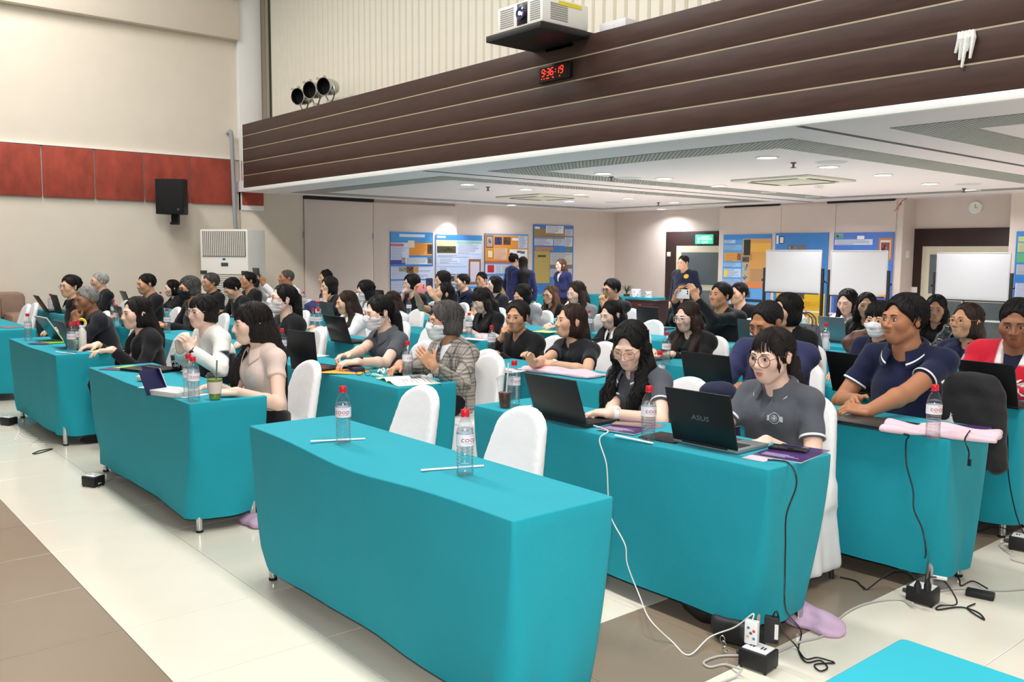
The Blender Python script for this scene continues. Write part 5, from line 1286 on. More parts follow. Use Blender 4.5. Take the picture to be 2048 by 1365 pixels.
person('woman with long straight black hair in a black blazer reading, eyes lowered', 1222, 630, yh(4, .2), 4, 'f', 1.04, 'fair', 'black', 'long', ('blazer', 'black'), .1, yaw=6, pitch=14, eyes='closed', neck='deep', inner='white_shirt', L='type', R='type', hairkw=dict(bl=.25, fl=.2, front=1, tuck=1, fw=.062), who='woman reading with lowered eyes')
person('woman in black with long brown hair, glasses and a pink badge', 1374, 634, yh(4, .2), 4, 'f', 1.06, 'fair', 'brown', 'long', ('jacket', 'black'), .1, yaw=4, pitch=10, specs=('silver', .025, .85), L='table', R='table', hairkw=dict(bl=.25, fl=.2, fw=.06), badge=(.0, -.02, .0), wide=1.08, who='brown-haired woman in black')
person('woman in navy with a white mask and a straight black fringe', 1757, 640, yh(4, .2), 4, 'f', 1.02, 'mid', 'black', 'bob', ('polo', 'navypolo'), .12, yaw=-8, pitch=6, mask='white', L='type', R='type', hairkw=dict(fringe=.012, t=.006, bz=-.10), who='woman with the white mask and fringe')
def jersey(V, Hc, NB, CH, arms):
    col = np.tile(clin((196, 30, 52)), (len(V), 1)); wh = clin((226, 224, 222))
    u = V[:, 0]-NB[0]; d = V-NB
    k = np.clip(.5+(.022-np.abs(np.abs(d[:, 0])-.068))/.01, 0, 1)*np.clip(.5+(d[:, 2]+.10)/.01, 0, 1)*np.clip(.5+(.05-d[:, 1])/.01, 0, 1); return col*(1-k[:, None])+wh*k[:, None]
RED_ = P = person('stout man with short black hair in a red letterman jacket looking down', 2034, 645, yh(4, .22), 4, 'm', 1.2, 'deep', 'black', 'mens', ('jersey', cloth('jersey_attr', (190, 30, 50), attr='Col'), dict(split=jersey)), .10, yaw=-12, pitch=16, eyes='half', L='type', R='type', neck='deep', inner='navy', fat=.17, wide=1.12, who='man in the red letterman jacket')
for txt, dx_, dz_ in (('AM', -.135, .045), ('GUM', .10, -.03)):
    V_, F_ = text_mesh(txt, .085, offset=.004); 
    try: decal(P, [(v.x, v.y) for v in V_], F_, P['CH'][0]+dx_, P['CH'][2]+dz_, mat('jersey_letters', (226, 224, 222), .8), 'chest_lettering', .006)
    except Exception as e_: print(e_)
# ---- fifth row and beyond
person('woman with shoulder-length brown hair, glasses and a navy polo with yellow trim', 1932, 643, ROWS[5]+.38+TD+.15, None, 'f', 1.24, 'warm', 'brown', 'long', ('polo', 'navypolo'), .06, yaw=16, pitch=-3, specs=('gold', .025, .7), hairkw=dict(bl=.05, front=0), badge=(.06, .03, .45), tip='yellow', who='woman with the yellow-trimmed polo')
WPH = person('man in black photographing with both arms raised, short hair', 1440, 592, yh(5, .3), 5, 'm', 1.08, 'warm', 'black', 'mens', ('jacket', 'black'), .06, yaw=6, pitch=-6, L=dict(w=wy(1392, 597, 6.86), rel='world', f=(-.3, -.2, .9), n=(-.8, .3, -.1), c=.55, e=(.6, .2, -1)), R=dict(w=wy(1350, 600, 6.82), rel='world', f=(.3, -.2, .9), n=(.8, .3, 0), c=.55), neck='crew', hairkw=dict(t=.006), who='man photographing with both arms raised')
person('woman in a grey blazer with highlighted long hair looking down', 1152, 586, yh(5, .22), 5, 'f', 1.08, 'fair', 'brown', 'long', ('blazer', 'greyblazer'), .1, yaw=2, pitch=14, eyes='closed', neck='deep', inner='crew_white', L='table', R='table', hairkw=dict(bl=.25, fl=.15, tuck=1, fw=.064), who='woman with highlighted hair')
person('woman in a grey blazer holding a yellow pen, dark hair', 1044, 592, yh(5, .16), 5, 'f', 1.06, 'mid', 'black', 'bob', ('blazer', 'greyblazer'), .1, yaw=4, pitch=20, eyes='closed', neck='deep', inner='crew_white', L=dict(w=(.20, -.06, .05), rel='t', f=(-.6, -.8, 0), n=(0, 0, -1), c=.7), hairkw=dict(t=.01), who='woman holding a yellow pen')
person('young man in a black shirt and glasses, hand at his mouth, before the first poster', 822, 568, yh(5, .2), 5, 'm', 1.1, 'fair', 'black', 'mop', ('tee', 'black'), .1, yaw=8, pitch=2, specs=('silver', .024, .75), R=dict(w=(-.04, -.11, -.17), rel='h', f=(.4, -.1, .9), n=(.5, .8, 0), c=1.1, e=(-.7, -.1, -1)), neck='crew', hairkw=dict(t=.012, fw=.06, fh=.13), who='young man before the first poster')
person('woman with a topknot by the partition wall', 650, 556, yh(5, .2), 5, 'f', 1.05, 'mid', 'black', 'bun', ('tee', 'black'), .08, yaw=5, pitch=5, neck='crew', hairkw=dict(bzz=.10, by=.05), who='woman with the topknot')
person('woman with black hair behind the woman filming', 884, 562, 7.3, 5, 'f', 1.08, 'mid', 'black', 'bob', ('tee', 'black'), .08, yaw=10, pitch=6, neck='crew', hairkw=dict(t=.01), who='black-haired woman behind the pink phone')
person('man with a short haircut in a dark navy shirt seen in profile', 924, 565, yh(6, .2), 6, 'm', 1.06, 'mid', 'black', 'mens', ('polo', 'navy'), .06, yaw=18, pitch=0, who='man in profile in navy')
person('man with neat black hair and a dark mask facing forward', 962, 560, yh(7, .2), 7, 'm', 1.08, 'warm', 'black', 'mens', ('tee', 'charcoal'), .06, yaw=-18, pitch=2, neck='crew', who='man facing forward in the seventh row')
person('woman with chin-length black hair beside the man with neat hair', 988, 570, yh(6, .2), 6, 'f', 1.06, 'fair', 'black', 'bob', ('tee', 'charcoal'), .06, yaw=16, pitch=0, neck='crew', hairkw=dict(t=.006), who='woman beside the man with neat hair')
person('woman with long light brown hair, glasses and a dark jacket', 1100, 590, yh(6, .2), 6, 'f', 1.06, 'mid', 'light', 'long', ('blazer', 'black'), .08, yaw=-6, pitch=6, specs=('black', .024, .75), hairkw=dict(bl=.25, fl=.25), neck='crew', who='woman with light brown hair')
person('man with glasses and a wrist watch, hand on chin, before the far wall', 1222, 580, yh(6, .22), 6, 'm', 1.1, 'warm', 'black', 'mens', ('polo', 'black'), .1, yaw=8, pitch=4, specs=('black', .024, .7), L=dict(w=(.0, -.13, -.17), rel='h', f=(-.2, -.1, 1), n=(-.5, .8, 0), c=1.1, e=(.6, -.1, -1)), hairkw=dict(t=.008), who='man with a hand on his chin')
person('person in black half hidden behind the raised white phone', 1362, 592, yh(6, .2), 6, 'f', 1.05, 'mid', 'black', 'bob', ('jacket', 'black'), .06, yaw=-8, pitch=-4, neck='crew', hairkw=dict(t=.008), who='person behind the white phone')
person('man in a black jacket half hidden behind the photographing man', 1476, 588, yh(6, .5), 6, 'm', 1.05, 'mid', 'black', 'mens', ('jacket', 'black'), .06, yaw=10, neck='crew', who='man half hidden behind the photographer')
person('woman with black hair just behind the bowed heavy-set man', 1572, 622, yh(4, .3), 4, 'f', 1.05, 'mid', 'black', 'bob', ('tee', 'black'), .06, yaw=16, pitch=4, neck='crew', hairkw=dict(t=.01), who='woman behind the heavy-set man')
person('woman with a black headband and long hair, white blouse, silver laptop', 1694, 604, 8.75, 6, 'f', 1.1, 'fair', 'black', 'long', ('blouse', 'white'), .1, yaw=-2, pitch=16, eyes='closed', L='type', R='type', neck='crew', hairkw=dict(bl=.2, fl=.2), who='woman in the white blouse')
person('young woman with long brown-black hair staring at the camera', 1733, 612, yh(6, .02), 6, 'f', 1.06, 'mid', 'soft', 'long', ('jacket', 'darkgreen'), .08, yaw=-26, pitch=2, L='table', R='table', hairkw=dict(bl=.2, fl=.25, fw=.058), who='young woman staring at the camera')
person('woman with glasses and long black hair in the shade at right', 1872, 618, yh(6, .06), 6, 'f', 1.04, 'warm', 'black', 'long', ('jacket', 'black'), .08, yaw=-18, pitch=8, specs=('silver', .023, .75), eyes='half', L='table', R='table', hairkw=dict(bl=.2, fl=.25, fw=.058), who='woman in the shade at right')
# ---- standing
def st(lab, px, py, X, **k):
    d = onX(px, py, X); return person(lab, px, py, d.y, None, stand=True, name_group='people standing at the back', chair_at=False, **k)
st('standing woman in a blue jacket with long brown hair in profile', 1121, 531, -12.9, sex='f', s=1.04, skin='fair', hair='light', style='long', top=('blazer', 'bluejack'), lean=.02, turn=0, yaw=6, neck='deep', inner='crew_white', hairkw=dict(bl=.2, front=0), L='side', R='side')
st('standing woman in a blue jacket seen from behind with very long black hair', 1046, 527, -12.7, sex='f', s=1.04, skin='fair', hair='black', style='long', top=('blazer', 'bluejack'), lean=.02, turn=-125, yaw=0, hairkw=dict(bl=.40, front=0, bw=1.7), L='side', R='side')
st('standing woman in a blue jacket with her hair in a bun', 1030, 521, -13.1, sex='f', s=1.02, skin='mid', hair='black', style='bun', top=('blazer', 'bluejack'), lean=.02, turn=165, yaw=0, hairkw=dict(bzz=.11, by=.07), L='side', R='side')
P = st('standing man in a dark navy jacket by the far door', 1366, 526, -10.2, sex='m', s=1.06, skin='mid', hair='soft', style='mens', top=('jacket', 'navy'), lean=.02, turn=10, yaw=10, pitch=6, L='side', R='side', neck='crew')
decal(P, *ringpoly(0, .04, 10), P['CH'][0]+.1, P['CH'][2]+.06, mat('badge_gold', (220, 170, 40), .5), 'emblem')
# ================================================================ things on the tables
PETC = clear('bottle_plastic', (.955, .965, .972), .0, 1.1, .075)
WATER = clear('bottle_water', (.965, .975, .98), .25, 1.25, .02)
REDCAP = mat('cap_red', (214, 30, 46), .35)
LABEL = mat('label_white', (234, 236, 242), .4)
REDINK = mat('ink_red', (206, 50, 70), .5)
b0 = empty('water_bottle')
prof = [(.0, .004), (.02, .002), (.028, .0), (.0325, .006), (.033, .018)]
for i in range(7):
    z = .024+i*.0125; prof += [(.033, z), (.0305, z+.004), (.0305, z+.007), (.033, z+.0105)]
prof += [(.033, .114), (.0335, .117), (.0335, .160), (.0325, .166), (.031, .178), (.026, .196), (.018, .212), (.0135, .220), (.0135, .232)]
MB().lathe(prof, 28, cap=False).build('bottle', PETC, b0, smooth=60)
MB().lathe([(.0, .006)]+[(r-.0012, z) for r, z in prof[3:] if z < .185]+[(.0, .186)], 24, cap=False).build('water', WATER, b0, smooth=60)
MB().lathe([(.0345, .117), (.0345, .160)], 28, cap=False).build('label', LABEL, b0)
V, F = text_mesh('coop', .030)
w_ = max(v.x for v in V)
m = MB(); m.add([(.0349*math.sin(v.x*1.15/.0345), -.0349*math.cos(v.x*1.15/.0345), .141+v.y) for v in V], F)
for zz, a1, a2 in ((.126, -.6, .5), (.154, -.1, .6)):
    n = 10; Vv = [(.0349*math.sin(a1+(a2-a1)*i/n), -.0349*math.cos(a1+(a2-a1)*i/n), zz+dz) for i in range(n+1) for dz in (0, .0012)]
    m.add(Vv, [(2*i, 2*i+2, 2*i+3, 2*i+1) for i in range(n)])
m.build('label_print', REDINK, b0, smooth=0)
MB().lathe([(.0, .2505), (.0145, .2505), (.0158, .248), (.0158, .230), (.0145, .228)], 24, cap=False).build('cap', REDCAP, b0)
MB().lathe([(.0158, .2285), (.0165, .2275), (.0165, .2235), (.0135, .223)], 24, cap=False).build('cap_ring', REDCAP, b0)
_bu = False
def bottle(px, py, lab, ang=None, z=TH):
    global _bu
    p = onZ(px, py, z); a = math.atan2(-p.x, -p.y)  # turn the print to the viewer
    rz = -a if ang is None else -a+ang
    rz = math.atan2(p.x, -p.y)*-1 if False else (PI/2+math.atan2(-p.y, -p.x)) + (ang or 0)
    if not _bu: b = b0; _bu = True; b.location = p; b.rotation_euler = (0, 0, rz)
    else: b = copy_tree(b0, loc=p, rz=rz)
    tag(b, lab, 'bottle', 'red-capped water bottles')
    return b
BOT = [(687, 886, 'water bottle at the left seat of the empty front table', -.15), (930, 951, 'water bottle nearest the camera on the empty front table', .55),
 (1296, 883, 'water bottle between the two laptops of the grey polo women', .6), (1028, 812, 'water bottle behind the iced coffee cup', .5),
 (1865, 878, 'water bottle at the corner of the navy polo man’s table', .55), (1332, 729, 'water bottle at the left end of the navy polo man’s row, taller looking', .5), (1318, 783, 'water bottle mostly hidden behind the wavy-haired woman', .5),
 (815, 757, 'water bottle by the elbow of the plaid jacket woman', .9), (388, 803, 'water bottle beside the green drink on the front table', .5), (379, 795, 'water bottle hidden behind another one beside the green drink', .3),
 (57, 681, 'water bottle next to the propped tablet', .3), (144, 707, 'water bottle beside the badge-wearing woman’s laptop', .3), (150, 702, 'water bottle tucked behind the bottle at the front table edge', .3),
 (938, 676, 'water bottle in front of the woman writing', 0), (983, 712, 'water bottle in front of the woman with her fist at her mouth', .0), (1650, 703, 'water bottle beside the grey handbag', .2),
 (1507, 696, 'water bottle beside the cheek of the bowed man', .2), (565, 722, 'water bottle by the pink blouse woman’s shoulder, second row', .2), (627, 664, 'left bottle of the pair between the white chairs', .2), (637, 665, 'right bottle of the pair between the white chairs', .2), (637, 645, 'water bottle behind the bottle pair', .2),
 (607, 617, 'small far water bottle by the partition wall', 0), (645, 618, 'water bottle at the elbow of the woman resting her cheek', 0), (335, 666, 'water bottle beside the raised hands of the sweater man', .2), (322, 618, 'far water bottle behind the earbud man', 0),
 (228, 640, 'water bottle behind the dark suit shoulder, second row', 0), (234, 655, 'water bottle half hidden by a grey laptop', 0), (102, 624, 'water bottle on the table nearest the left wall', 0), (818, 634, 'water bottle at the elbow of the young man before the poster', 0),
 (1278, 651, 'water bottle by the far dark laptop', 0), (1178, 668, 'water bottle behind the black polo woman’s hair', 0)]
for px, py, lab, a in BOT: bottle(px, py, lab.replace('’s', "'s"), a)
# ---------------------------------------------------------------- laptops
LM = {'black': mat('laptop_black', (20, 20, 22), .4, bump=.05, bs=300), 'grey': mat('laptop_grey', (88, 92, 96), .35, metal=.4), 'dark': mat('laptop_dark', (44, 46, 48), .4, metal=.2), 'silver': mat('laptop_silver', (150, 158, 162), .35, metal=.5), 'teal': mat('laptop_slate', (64, 78, 82), .4, metal=.3)}
KEYS = mat('laptop_keys', (26, 26, 28), .5); SCR = mat('screen_lit', (150, 175, 190), .3, emit=.5)
def laptop(pl, pr, lab, col='black', deck=None, w=None, hgt=.232, tilt=18, logo=None, dep=.235, keys=KEYS):
    a, b = onZ(*pl, TH+.006), onZ(*pr, TH+.006); d = b-a; W_ = w or min(max(d.length, .3), .39)
    rz = math.atan2(d.y, d.x); rz = max(-.3, min(.3, rz)); c = (a+b)/2
    e = empty('laptop', (c.x, c.y, TH), rz, lab, 'laptop', 'laptops on the tables')
    lm = LM[col]; dm = LM[deck or col]
    MB().box(-W_/2, W_/2, 0, dep, .002, .018, .004).build('base', dm, e)
    MB().box(-W_/2+.025, W_/2-.025, .035, .135, .0175, .0195).build('keyboard', keys, e)
    MB().box(-.05, .05, .15, .215, .0176, .0186).build('touchpad', mat('touchpad', (70, 72, 75), .4), e)
    T = Matrix.Translation((0, 0.004, .016)) @ Matrix.Rotation(math.radians(tilt), 4, 'X')
    sc_ = MB().box(-W_/2, W_/2, -.004, .004, 0, hgt, .0035, T).build('screen_lid', lm, e)
    MB().box(-W_/2+.008, W_/2-.008, .004, .0048, .014, hgt-.008, 0, T).build('display', mat('laptop_display', (34, 46, 56), .25, emit=.25), sc_)
    MB().tube([T @ Vector((-W_/2+.05, 0, 0)), T @ Vector((W_/2-.05, 0, 0))], .007, 8).build('hinge', KEYS, e)
    if logo:
        V, F = text_mesh(logo, .032); MB().add([T @ Vector((v.x*1.25+v.y*.15, -.0046, hgt*.5+v.y)) for v in V], F).build('logo', mat('logo_grey', (130, 138, 142), .35, metal=.5), sc_, smooth=0)
    return e
laptop((1346, 882), (1475, 908), 'large black laptop of the young woman with round glasses', 'black', 'silver', logo='ASUS', hgt=.25, tilt=16)
laptop((1070, 832), (1173, 854), 'dark grey laptop of the wavy-haired woman', 'dark', 'dark', hgt=.235, tilt=20)
laptop((1372, 783), (1468, 799), 'black laptop in front of the bowed heavy-set man', 'black', hgt=.25, tilt=14)
laptop((1664, 780), (1755, 795), 'black laptop between the bowed man and the navy polo man', 'black', hgt=.25, tilt=18)
laptop((1924, 803), (2037, 819), 'wide black laptop of the man in the red jacket', 'black', hgt=.25, tilt=18)
laptop((1640, 682), (1690, 687), 'silver laptop of the woman in the white blouse', 'silver', hgt=.24, tilt=10)
laptop((583, 737), (634, 744), 'black gaming laptop with red keys behind the pink blouse', 'black', keys=mat('red_keys', (130, 40, 40), .5), hgt=.27, tilt=6, dep=.27)
laptop((661, 682), (703, 688), 'black laptop of the woman in the white shirt', 'black', hgt=.25, tilt=18)
laptop((645, 642), (674, 647), 'grey laptop behind the white-shirt woman’s black one'.replace('’', "'"), 'teal', hgt=.24, tilt=14)
laptop((131, 692), (151, 699), 'slate laptop of the badge-wearing woman', 'teal', 'dark', hgt=.24, tilt=22)
laptop((86, 621), (97, 624), 'black laptop at the left seat by the left wall', 'black', hgt=.24, tilt=30)
laptop((110, 624), (124, 627), 'black laptop just left of the young man with glasses', 'black', hgt=.24, tilt=14)
laptop((241, 652), (259, 657), 'grey laptop of the earbud man', 'grey', hgt=.24, tilt=20)
laptop((250, 612), (264, 615), 'black laptop above the badge woman’s hair, third row'.replace('’', "'"), 'black', hgt=.24, tilt=20)
laptop((1250, 715), (1300, 722), 'black laptop of the brown-haired woman in black', 'black', hgt=.24, tilt=8)
laptop((1274, 655), (1318, 660), 'far dark laptop below the brown cabinet', 'dark', hgt=.24, tilt=6)
laptop((1478, 691), (1524, 697), 'dark slate laptop left of the bowed man', 'teal', hgt=.24, tilt=8)
laptop((752, 609), (774, 612), 'small far black laptop before the partition wall', 'black', hgt=.24, tilt=12)
laptop((853, 614), (870, 617), 'far grey laptop behind the raised pink phone', 'grey', hgt=.24, tilt=12)
def slab(name, px, py, w, d, h, rz, m, lab, cat, z=TH, b=.003, group=None):
    p = onZ(px, py, z); o = MB().box(-w/2, w/2, -d/2, d/2, 0, h, min(b, h*.45)).build(name, m); o.location = (p.x, p.y, z); o.rotation_euler = (0, 0, rz); return tag(o, lab, cat, group)
def closed_laptop(px, py, rz, lab, col):
    p = onZ(px, py, TH); e = empty('laptop', (p.x, p.y, TH), rz, lab, 'laptop', 'laptops on the tables')
    MB().box(-.178, .178, -.122, .122, .002, .012, .004).build('base', LM[col], e); MB().box(-.178, .178, -.122, .122, .0135, .021, .003).build('screen_lid', mat('lid_'+col, (58, 60, 62) if col == 'dark' else (40, 40, 42), .35, metal=.4), e)
closed_laptop(1748, 851, 0, 'closed dark laptop under the clasped hands', 'dark'); closed_laptop(303, 742, .35, 'closed black laptop on the sweater man’s table'.replace('’', "'"), 'black')
# tablet propped on the grey-haired man's table
p = onZ(116, 682, TH); e = empty('tablet', (p.x, p.y, TH), .05, 'white-rimmed black tablet propped up before the grey-haired man', 'tablet')
T = Matrix.Translation((0, 0, .003)) @ Matrix.Rotation(math.radians(32), 4, 'X')
MB().box(-.2, .2, -.004, .004, 0, .27, .003, T).build('case', mat('tablet_white', (226, 226, 224), .4), e); MB().box(-.185, .185, -.0055, -.003, .014, .256, 0, T).build('glass', mat('tablet_black', (12, 12, 14), .2), e)
MB().box(-.03, .03, 0, .005, 0, .17, 0, Matrix.Translation((0, .11, 0)) @ Matrix.Rotation(math.radians(42), 4, 'X')).build('kickstand', KEYS, e)
# tablet held up
Pp = TAB; c = Vector(Pp['loc']+Pp['Rt']@((Pp['arms'][1][2]+Pp['arms'][-1][2])/2+vec(0, -.05, .10)))
e = empty('tablet', c, 0, 'dark tablet in an open case held up by the man in the white shirt', 'tablet'); MB().box(-.10, .12, -.006, .006, -.0, .15, .004, Matrix.Rotation(.1, 4, 'X')).build('body', mat('tablet_grey', (60, 62, 70), .4), e); MB().box(-.14, .13, -.01, .004, -.13, -.005, .004, Matrix.Rotation(-.25, 4, 'X')).build('case_flap', mat('case_black', (22, 24, 32), .6), e)
def phone_at(P, lab, m, w=.15, h=.075, up=.07, back=True):
    c = Vector(P['loc']+P['Rt']@((P['arms'][1][2]+P['arms'][-1][2])/2+vec(0, -.045, up)))
    e = empty('mobile_phone', c, 0, lab, 'phone'); MB().box(-w/2, w/2, -.005, .005, -h/2, h/2, .004).build('body', m, e)
    for k in range(2): MB().lathe([(0, 0), (.008, 0), (.008, .003)], 12, Matrix.Translation((w/2-.02, -.005, h/2-.016-.022*k)) @ Matrix.Rotation(PI/2, 4, 'X')).build('camera_lens', KEYS, e)
    return e
phone_at(PHO, 'pink-cased phone held up by the woman filming', mat('phone_pink', (246, 150, 146), .45), .15, .10); phone_at(WPH, 'white phone held up by the man photographing', mat('phone_white', (226, 228, 232), .35), .17, .09, .05)
# phones, magazines, papers
PHB = mat('phone_black', (16, 16, 18), .12, coat=.5)
PUR = mat('magazine_purple', (70, 40, 104), .25, var=.5, vs=9, coat=.3)
PAPER = mat('paper_white', (238, 238, 236), .7); PINKP = mat('card_pink', (240, 196, 210), .6)
def magazine(px, py, rz, lab, w=.21, d=.297):
    p = onZ(px, py, TH); e = empty('magazine', (p.x, p.y, TH), rz, lab, 'magazine'); MB().box(-w/2, w/2, -d/2, d/2, .001, .005).build('pages', PAPER, e); MB().box(-w/2-.001, w/2+.001, -d/2-.001, d/2+.001, .005, .006).build('cover', PUR, e)
    m = MB()
    for i in range(4): m.box(-w*.4, -w*.4+w*(.5+.25*((i*5) % 3)/2), -d*.38+i*.014, -d*.38+i*.014+.005, .006, .0064)
    m.build('cover_print', mat('cover_ink', (190, 180, 215), .5), e, smooth=0); return e
magazine(1583, 908, .15, 'purple-covered magazine under the phone at the near corner'); magazine(1262, 856, .2, 'purple-covered magazine beside the wavy-haired woman')
magazine(1925, 862, .3, 'purple glossy folder on the pink cloth bag', .22, .3)
slab('mobile_phone', 1578, 899, .078, .16, .009, -1.25, PHB, 'black phone lying on the purple magazine', 'phone', TH+.0065); slab('mobile_phone', 1258, 851, .075, .155, .009, -1.1, mat('phone_rose', (150, 130, 125), .2), 'rose phone lying by the wavy-haired woman', 'phone', TH+.0065)
slab('mobile_phone', 1068, 823, .075, .15, .009, .5, PHB, 'black phone beside the iced coffee', 'phone'); slab('mobile_phone', 287, 735, .075, .15, .01, .3, PHB, 'black phone on the green leaflet', 'phone', TH+.004)
slab('name_card', 1514, 918, .10, .07, .002, .1, PINKP, 'pink name badge lying at the table edge', 'badge')
slab('mouse_pad', 1335, 876, .2, .18, .003, .1, KEYS, 'black mouse pad under the bottle and laptop', 'mouse pad')
STRAW = mat('straw_paper', (240, 240, 240), .6)
def straw(a, b, lab):
    p, q = onZ(*a, TH+.004), onZ(*b, TH+.004); d = (q-p).normalized(); s_ = Vector((-d.y, d.x, 0))
    V = [];F = []
    for i, t in enumerate((0, .03, .97, 1)):
        c = p.lerp(q, t); w = .008 if 0 < i < 3 else .007
        for k in range(8): V.append(c+s_*w*math.cos(k*PI/4)+Vector((0, 0, .0035*math.sin(k*PI/4))))
    for i in range(3):
        for k in range(8): F.append((i*8+k, i*8+(k+1) % 8, (i+1)*8+(k+1) % 8, (i+1)*8+k))
    F += [tuple(range(8))[::-1], tuple(range(24, 32))]
    tag(mesh_obj('wrapped_straw', V, F, STRAW), lab, 'straw', 'paper-wrapped straws')
straw((621, 883), (730, 878), 'paper-wrapped straw at the left seat of the empty table'); straw((842, 941), (967, 932), 'paper-wrapped straw nearest the camera'); straw((1231, 871), (1306, 887), 'paper-wrapped straw beside the large black laptop'); straw((1030, 816), (1062, 812), 'paper-wrapped straw behind the iced coffee'); straw((1655, 703), (1690, 708), 'paper-wrapped straw beside the brown bag'); straw((112, 704), (150, 708), 'paper-wrapped straw at the badge woman\'s table')
# open white booklet
p = onZ(815, 763, TH); e = empty('open_booklet', (p.x, p.y, TH), -.2, 'open white booklet with curling pages on the plaid woman\'s table', 'booklet')
V = [];F = []; n = 14
for i in range(n+1):
    x = -.21+.42*i/n; z = .006+.022*math.exp(-((abs(x)-.05)/.06)**2)*(1 if x < 0 else .7)*(1-math.exp(-(x/.012)**2)*.8)
    for y in (-.145, .145): V.append((x, y, z))
for i in range(n): F.append((2*i, 2*i+2, 2*i+3, 2*i+1))
o = mesh_obj('pages', V, F, PAPER, e, smooth=60); md = o.modifiers.new('t', 'SOLIDIFY'); md.thickness = .006
m = MB()
for i in range(7): m.box(.04, .17-.03*(i % 3), .1-i*.028, .106-i*.028, .0275-.0007*i*0, .0282)
m.box(-.06, .02, .03, .1, .03, .0305)
m.build('page_print', mat('print_grey', (150, 150, 155), .8), e, smooth=0)
MB().box(-.212, .212, -.148, .148, 0, .003).build('cover', mat('cover_green', (60, 150, 90), .4), e)
slab('envelope', 690, 744, .23, .32, .004, -.9, mat('envelope_orange', (232, 168, 70), .6), 'orange envelope on the plaid woman\'s table', 'envelope')
# spectacles, pens, blister pack lying on that table
p = onZ(727, 752, TH); e = empty('reading_glasses', (p.x, p.y, TH+.022), .5, 'black reading glasses lying on the table', 'glasses'); m = MB()
for sx in (-1, 1):
    m.tube([(sx*.034+.026*math.cos(a), 0, .02*math.sin(a)) for a in np.linspace(0, 2*PI, 21)], .002, 6, cap=False); m.tube([(sx*.06, 0, .006), (sx*.062, .06, .002), (sx*.055, .13, -.02)], .002, 6)
m.tube([(-.008, 0, .004), (.008, 0, .004)], .002, 6); m.build('frame', KEYS, e)
for k, (a, b, c_, lab) in enumerate((((690, 742), (718, 746), (60, 60, 170), 'blue pen on the orange envelope'), ((1000, 741), (1030, 746), (30, 30, 34), 'dark pen beside the pink folded bag'), ((1082, 660), (1106, 664), (230, 190, 40), 'yellow pen in the grey blazer woman\'s hand'), ((445, 738), (462, 742), (230, 230, 230), 'white pen on the front table'))):
    p, q = onZ(*a, TH+.005), onZ(*b, TH+.005); d = (q-p).normalized()*.14; tag(MB().tube([p, p+d*.1, p+d*.92, p+d], [.002, .0045, .0045, .001], 8).build('pen', mat('pen_%d' % k, c_, .3)), lab, 'pen')
o = slab('pouch', 712, 742, .2, .09, .035, -.3, mat('pouch_navy', (40, 40, 62), .7, bump=.4, bs=20), 'navy pencil pouch on the plaid woman\'s table', 'pouch', b=.015)
m = MB(); p = onZ(768, 748, TH)
for k in range(5): a_ = k*1.2; m.tube(spline([(p.x+.02*math.cos(a_), p.y+.02*math.sin(a_), TH+.005), (p.x+.05*math.cos(a_+.5), p.y+.04*math.sin(a_), TH+.03), (p.x+.07*math.cos(a_+1), p.y+.05*math.sin(a_+.6), TH+.012)], 4), .006, 6)
tag(m.build('crumpled_cable', mat('cable_white', (225, 232, 230), .5)), 'bundled white earphone cable on the plaid woman\'s table', 'cable')
slab('tube_of_ointment', 754, 755, .12, .028, .022, .1, mat('tube_green', (170, 220, 200), .4), 'small pale green tube lying by the glasses', 'tube', b=.009)
slab('tablet', 800, 747, .24, .17, .009, .2, PHB, 'black tablet lying by the plaid woman\'s hand', 'tablet')
# leaflets
def leaflet(px, py, rz, col, lab, w=.21, d=.297, z=TH+.001): return slab('leaflet', px, py, w, d, .003, rz, mat('leaf_%d_%d_%d' % col, col, .5), lab, 'leaflet', z, .0005)
leaflet(100, 686, .5, (70, 44, 100), 'purple leaflet under the propped tablet'); leaflet(122, 684, .2, (150, 205, 60), 'green leaflet under the propped tablet', z=TH+.005)
leaflet(205, 702, .3, (236, 236, 240), 'white sheet under the badge woman\'s hands', .3, .21); leaflet(200, 700, .2, (150, 210, 70), 'green leaflet under the badge woman\'s hands', .25, .15, TH+.005); leaflet(180, 698, .1, (34, 34, 36), 'black keyboard cover before the badge woman', .2, .2, TH+.009)
leaflet(248, 738, .6, (66, 42, 100), 'purple leaflet at the left end of the sweater man\'s table', .26, .2); leaflet(262, 736, .4, (160, 210, 70), 'green leaflet beside the closed laptop', .2, .15, TH+.005)
leaflet(318, 776, .5, (238, 238, 238), 'white napkin under the navy notebook', .22, .12); leaflet(365, 788, .3, (236, 238, 240), 'white sheets under the front bottle', .3, .2); leaflet(352, 784, .2, (130, 190, 80), 'green booklet at the pink blouse woman\'s hand', .2, .15, TH+.012)
leaflet(1010, 741, .2, (238, 238, 240), 'white paper pad at the fist woman\'s seat', .3, .2); leaflet(1075, 741, .1, (236, 236, 238), 'white notebook under the black polo woman\'s hands', .3, .2); leaflet(950, 679, .2, (230, 232, 236), 'white paper in front of the writing woman', .3, .15); leaflet(628, 712, .2, (238, 238, 238), 'white sheet beside the red-key laptop', .2, .15)
leaflet(20, 655, .3, (120, 110, 118), 'grey folder on the left front table', .3, .2); leaflet(92, 617, .2, (226, 222, 232), 'pale paper at the left wall table', .15, .1)
leaflet(1090, 664, .1, (220, 220, 120), 'yellow notepad under the pen hand', .25, .18)
slab('notebook_stack', 350, 790, .24, .17, .03, .35, mat('stack_white', (200, 205, 205), .6), 'stack of pale notebooks at the pink woman\'s hand', 'notebooks', b=.004)
o = slab('packet', 974, 678, .24, .12, .05, .2, mat('packet_pink', (228, 214, 216), .35, var=.3, vs=14), 'clear packet of pink and yellow snacks', 'packet', b=.02)
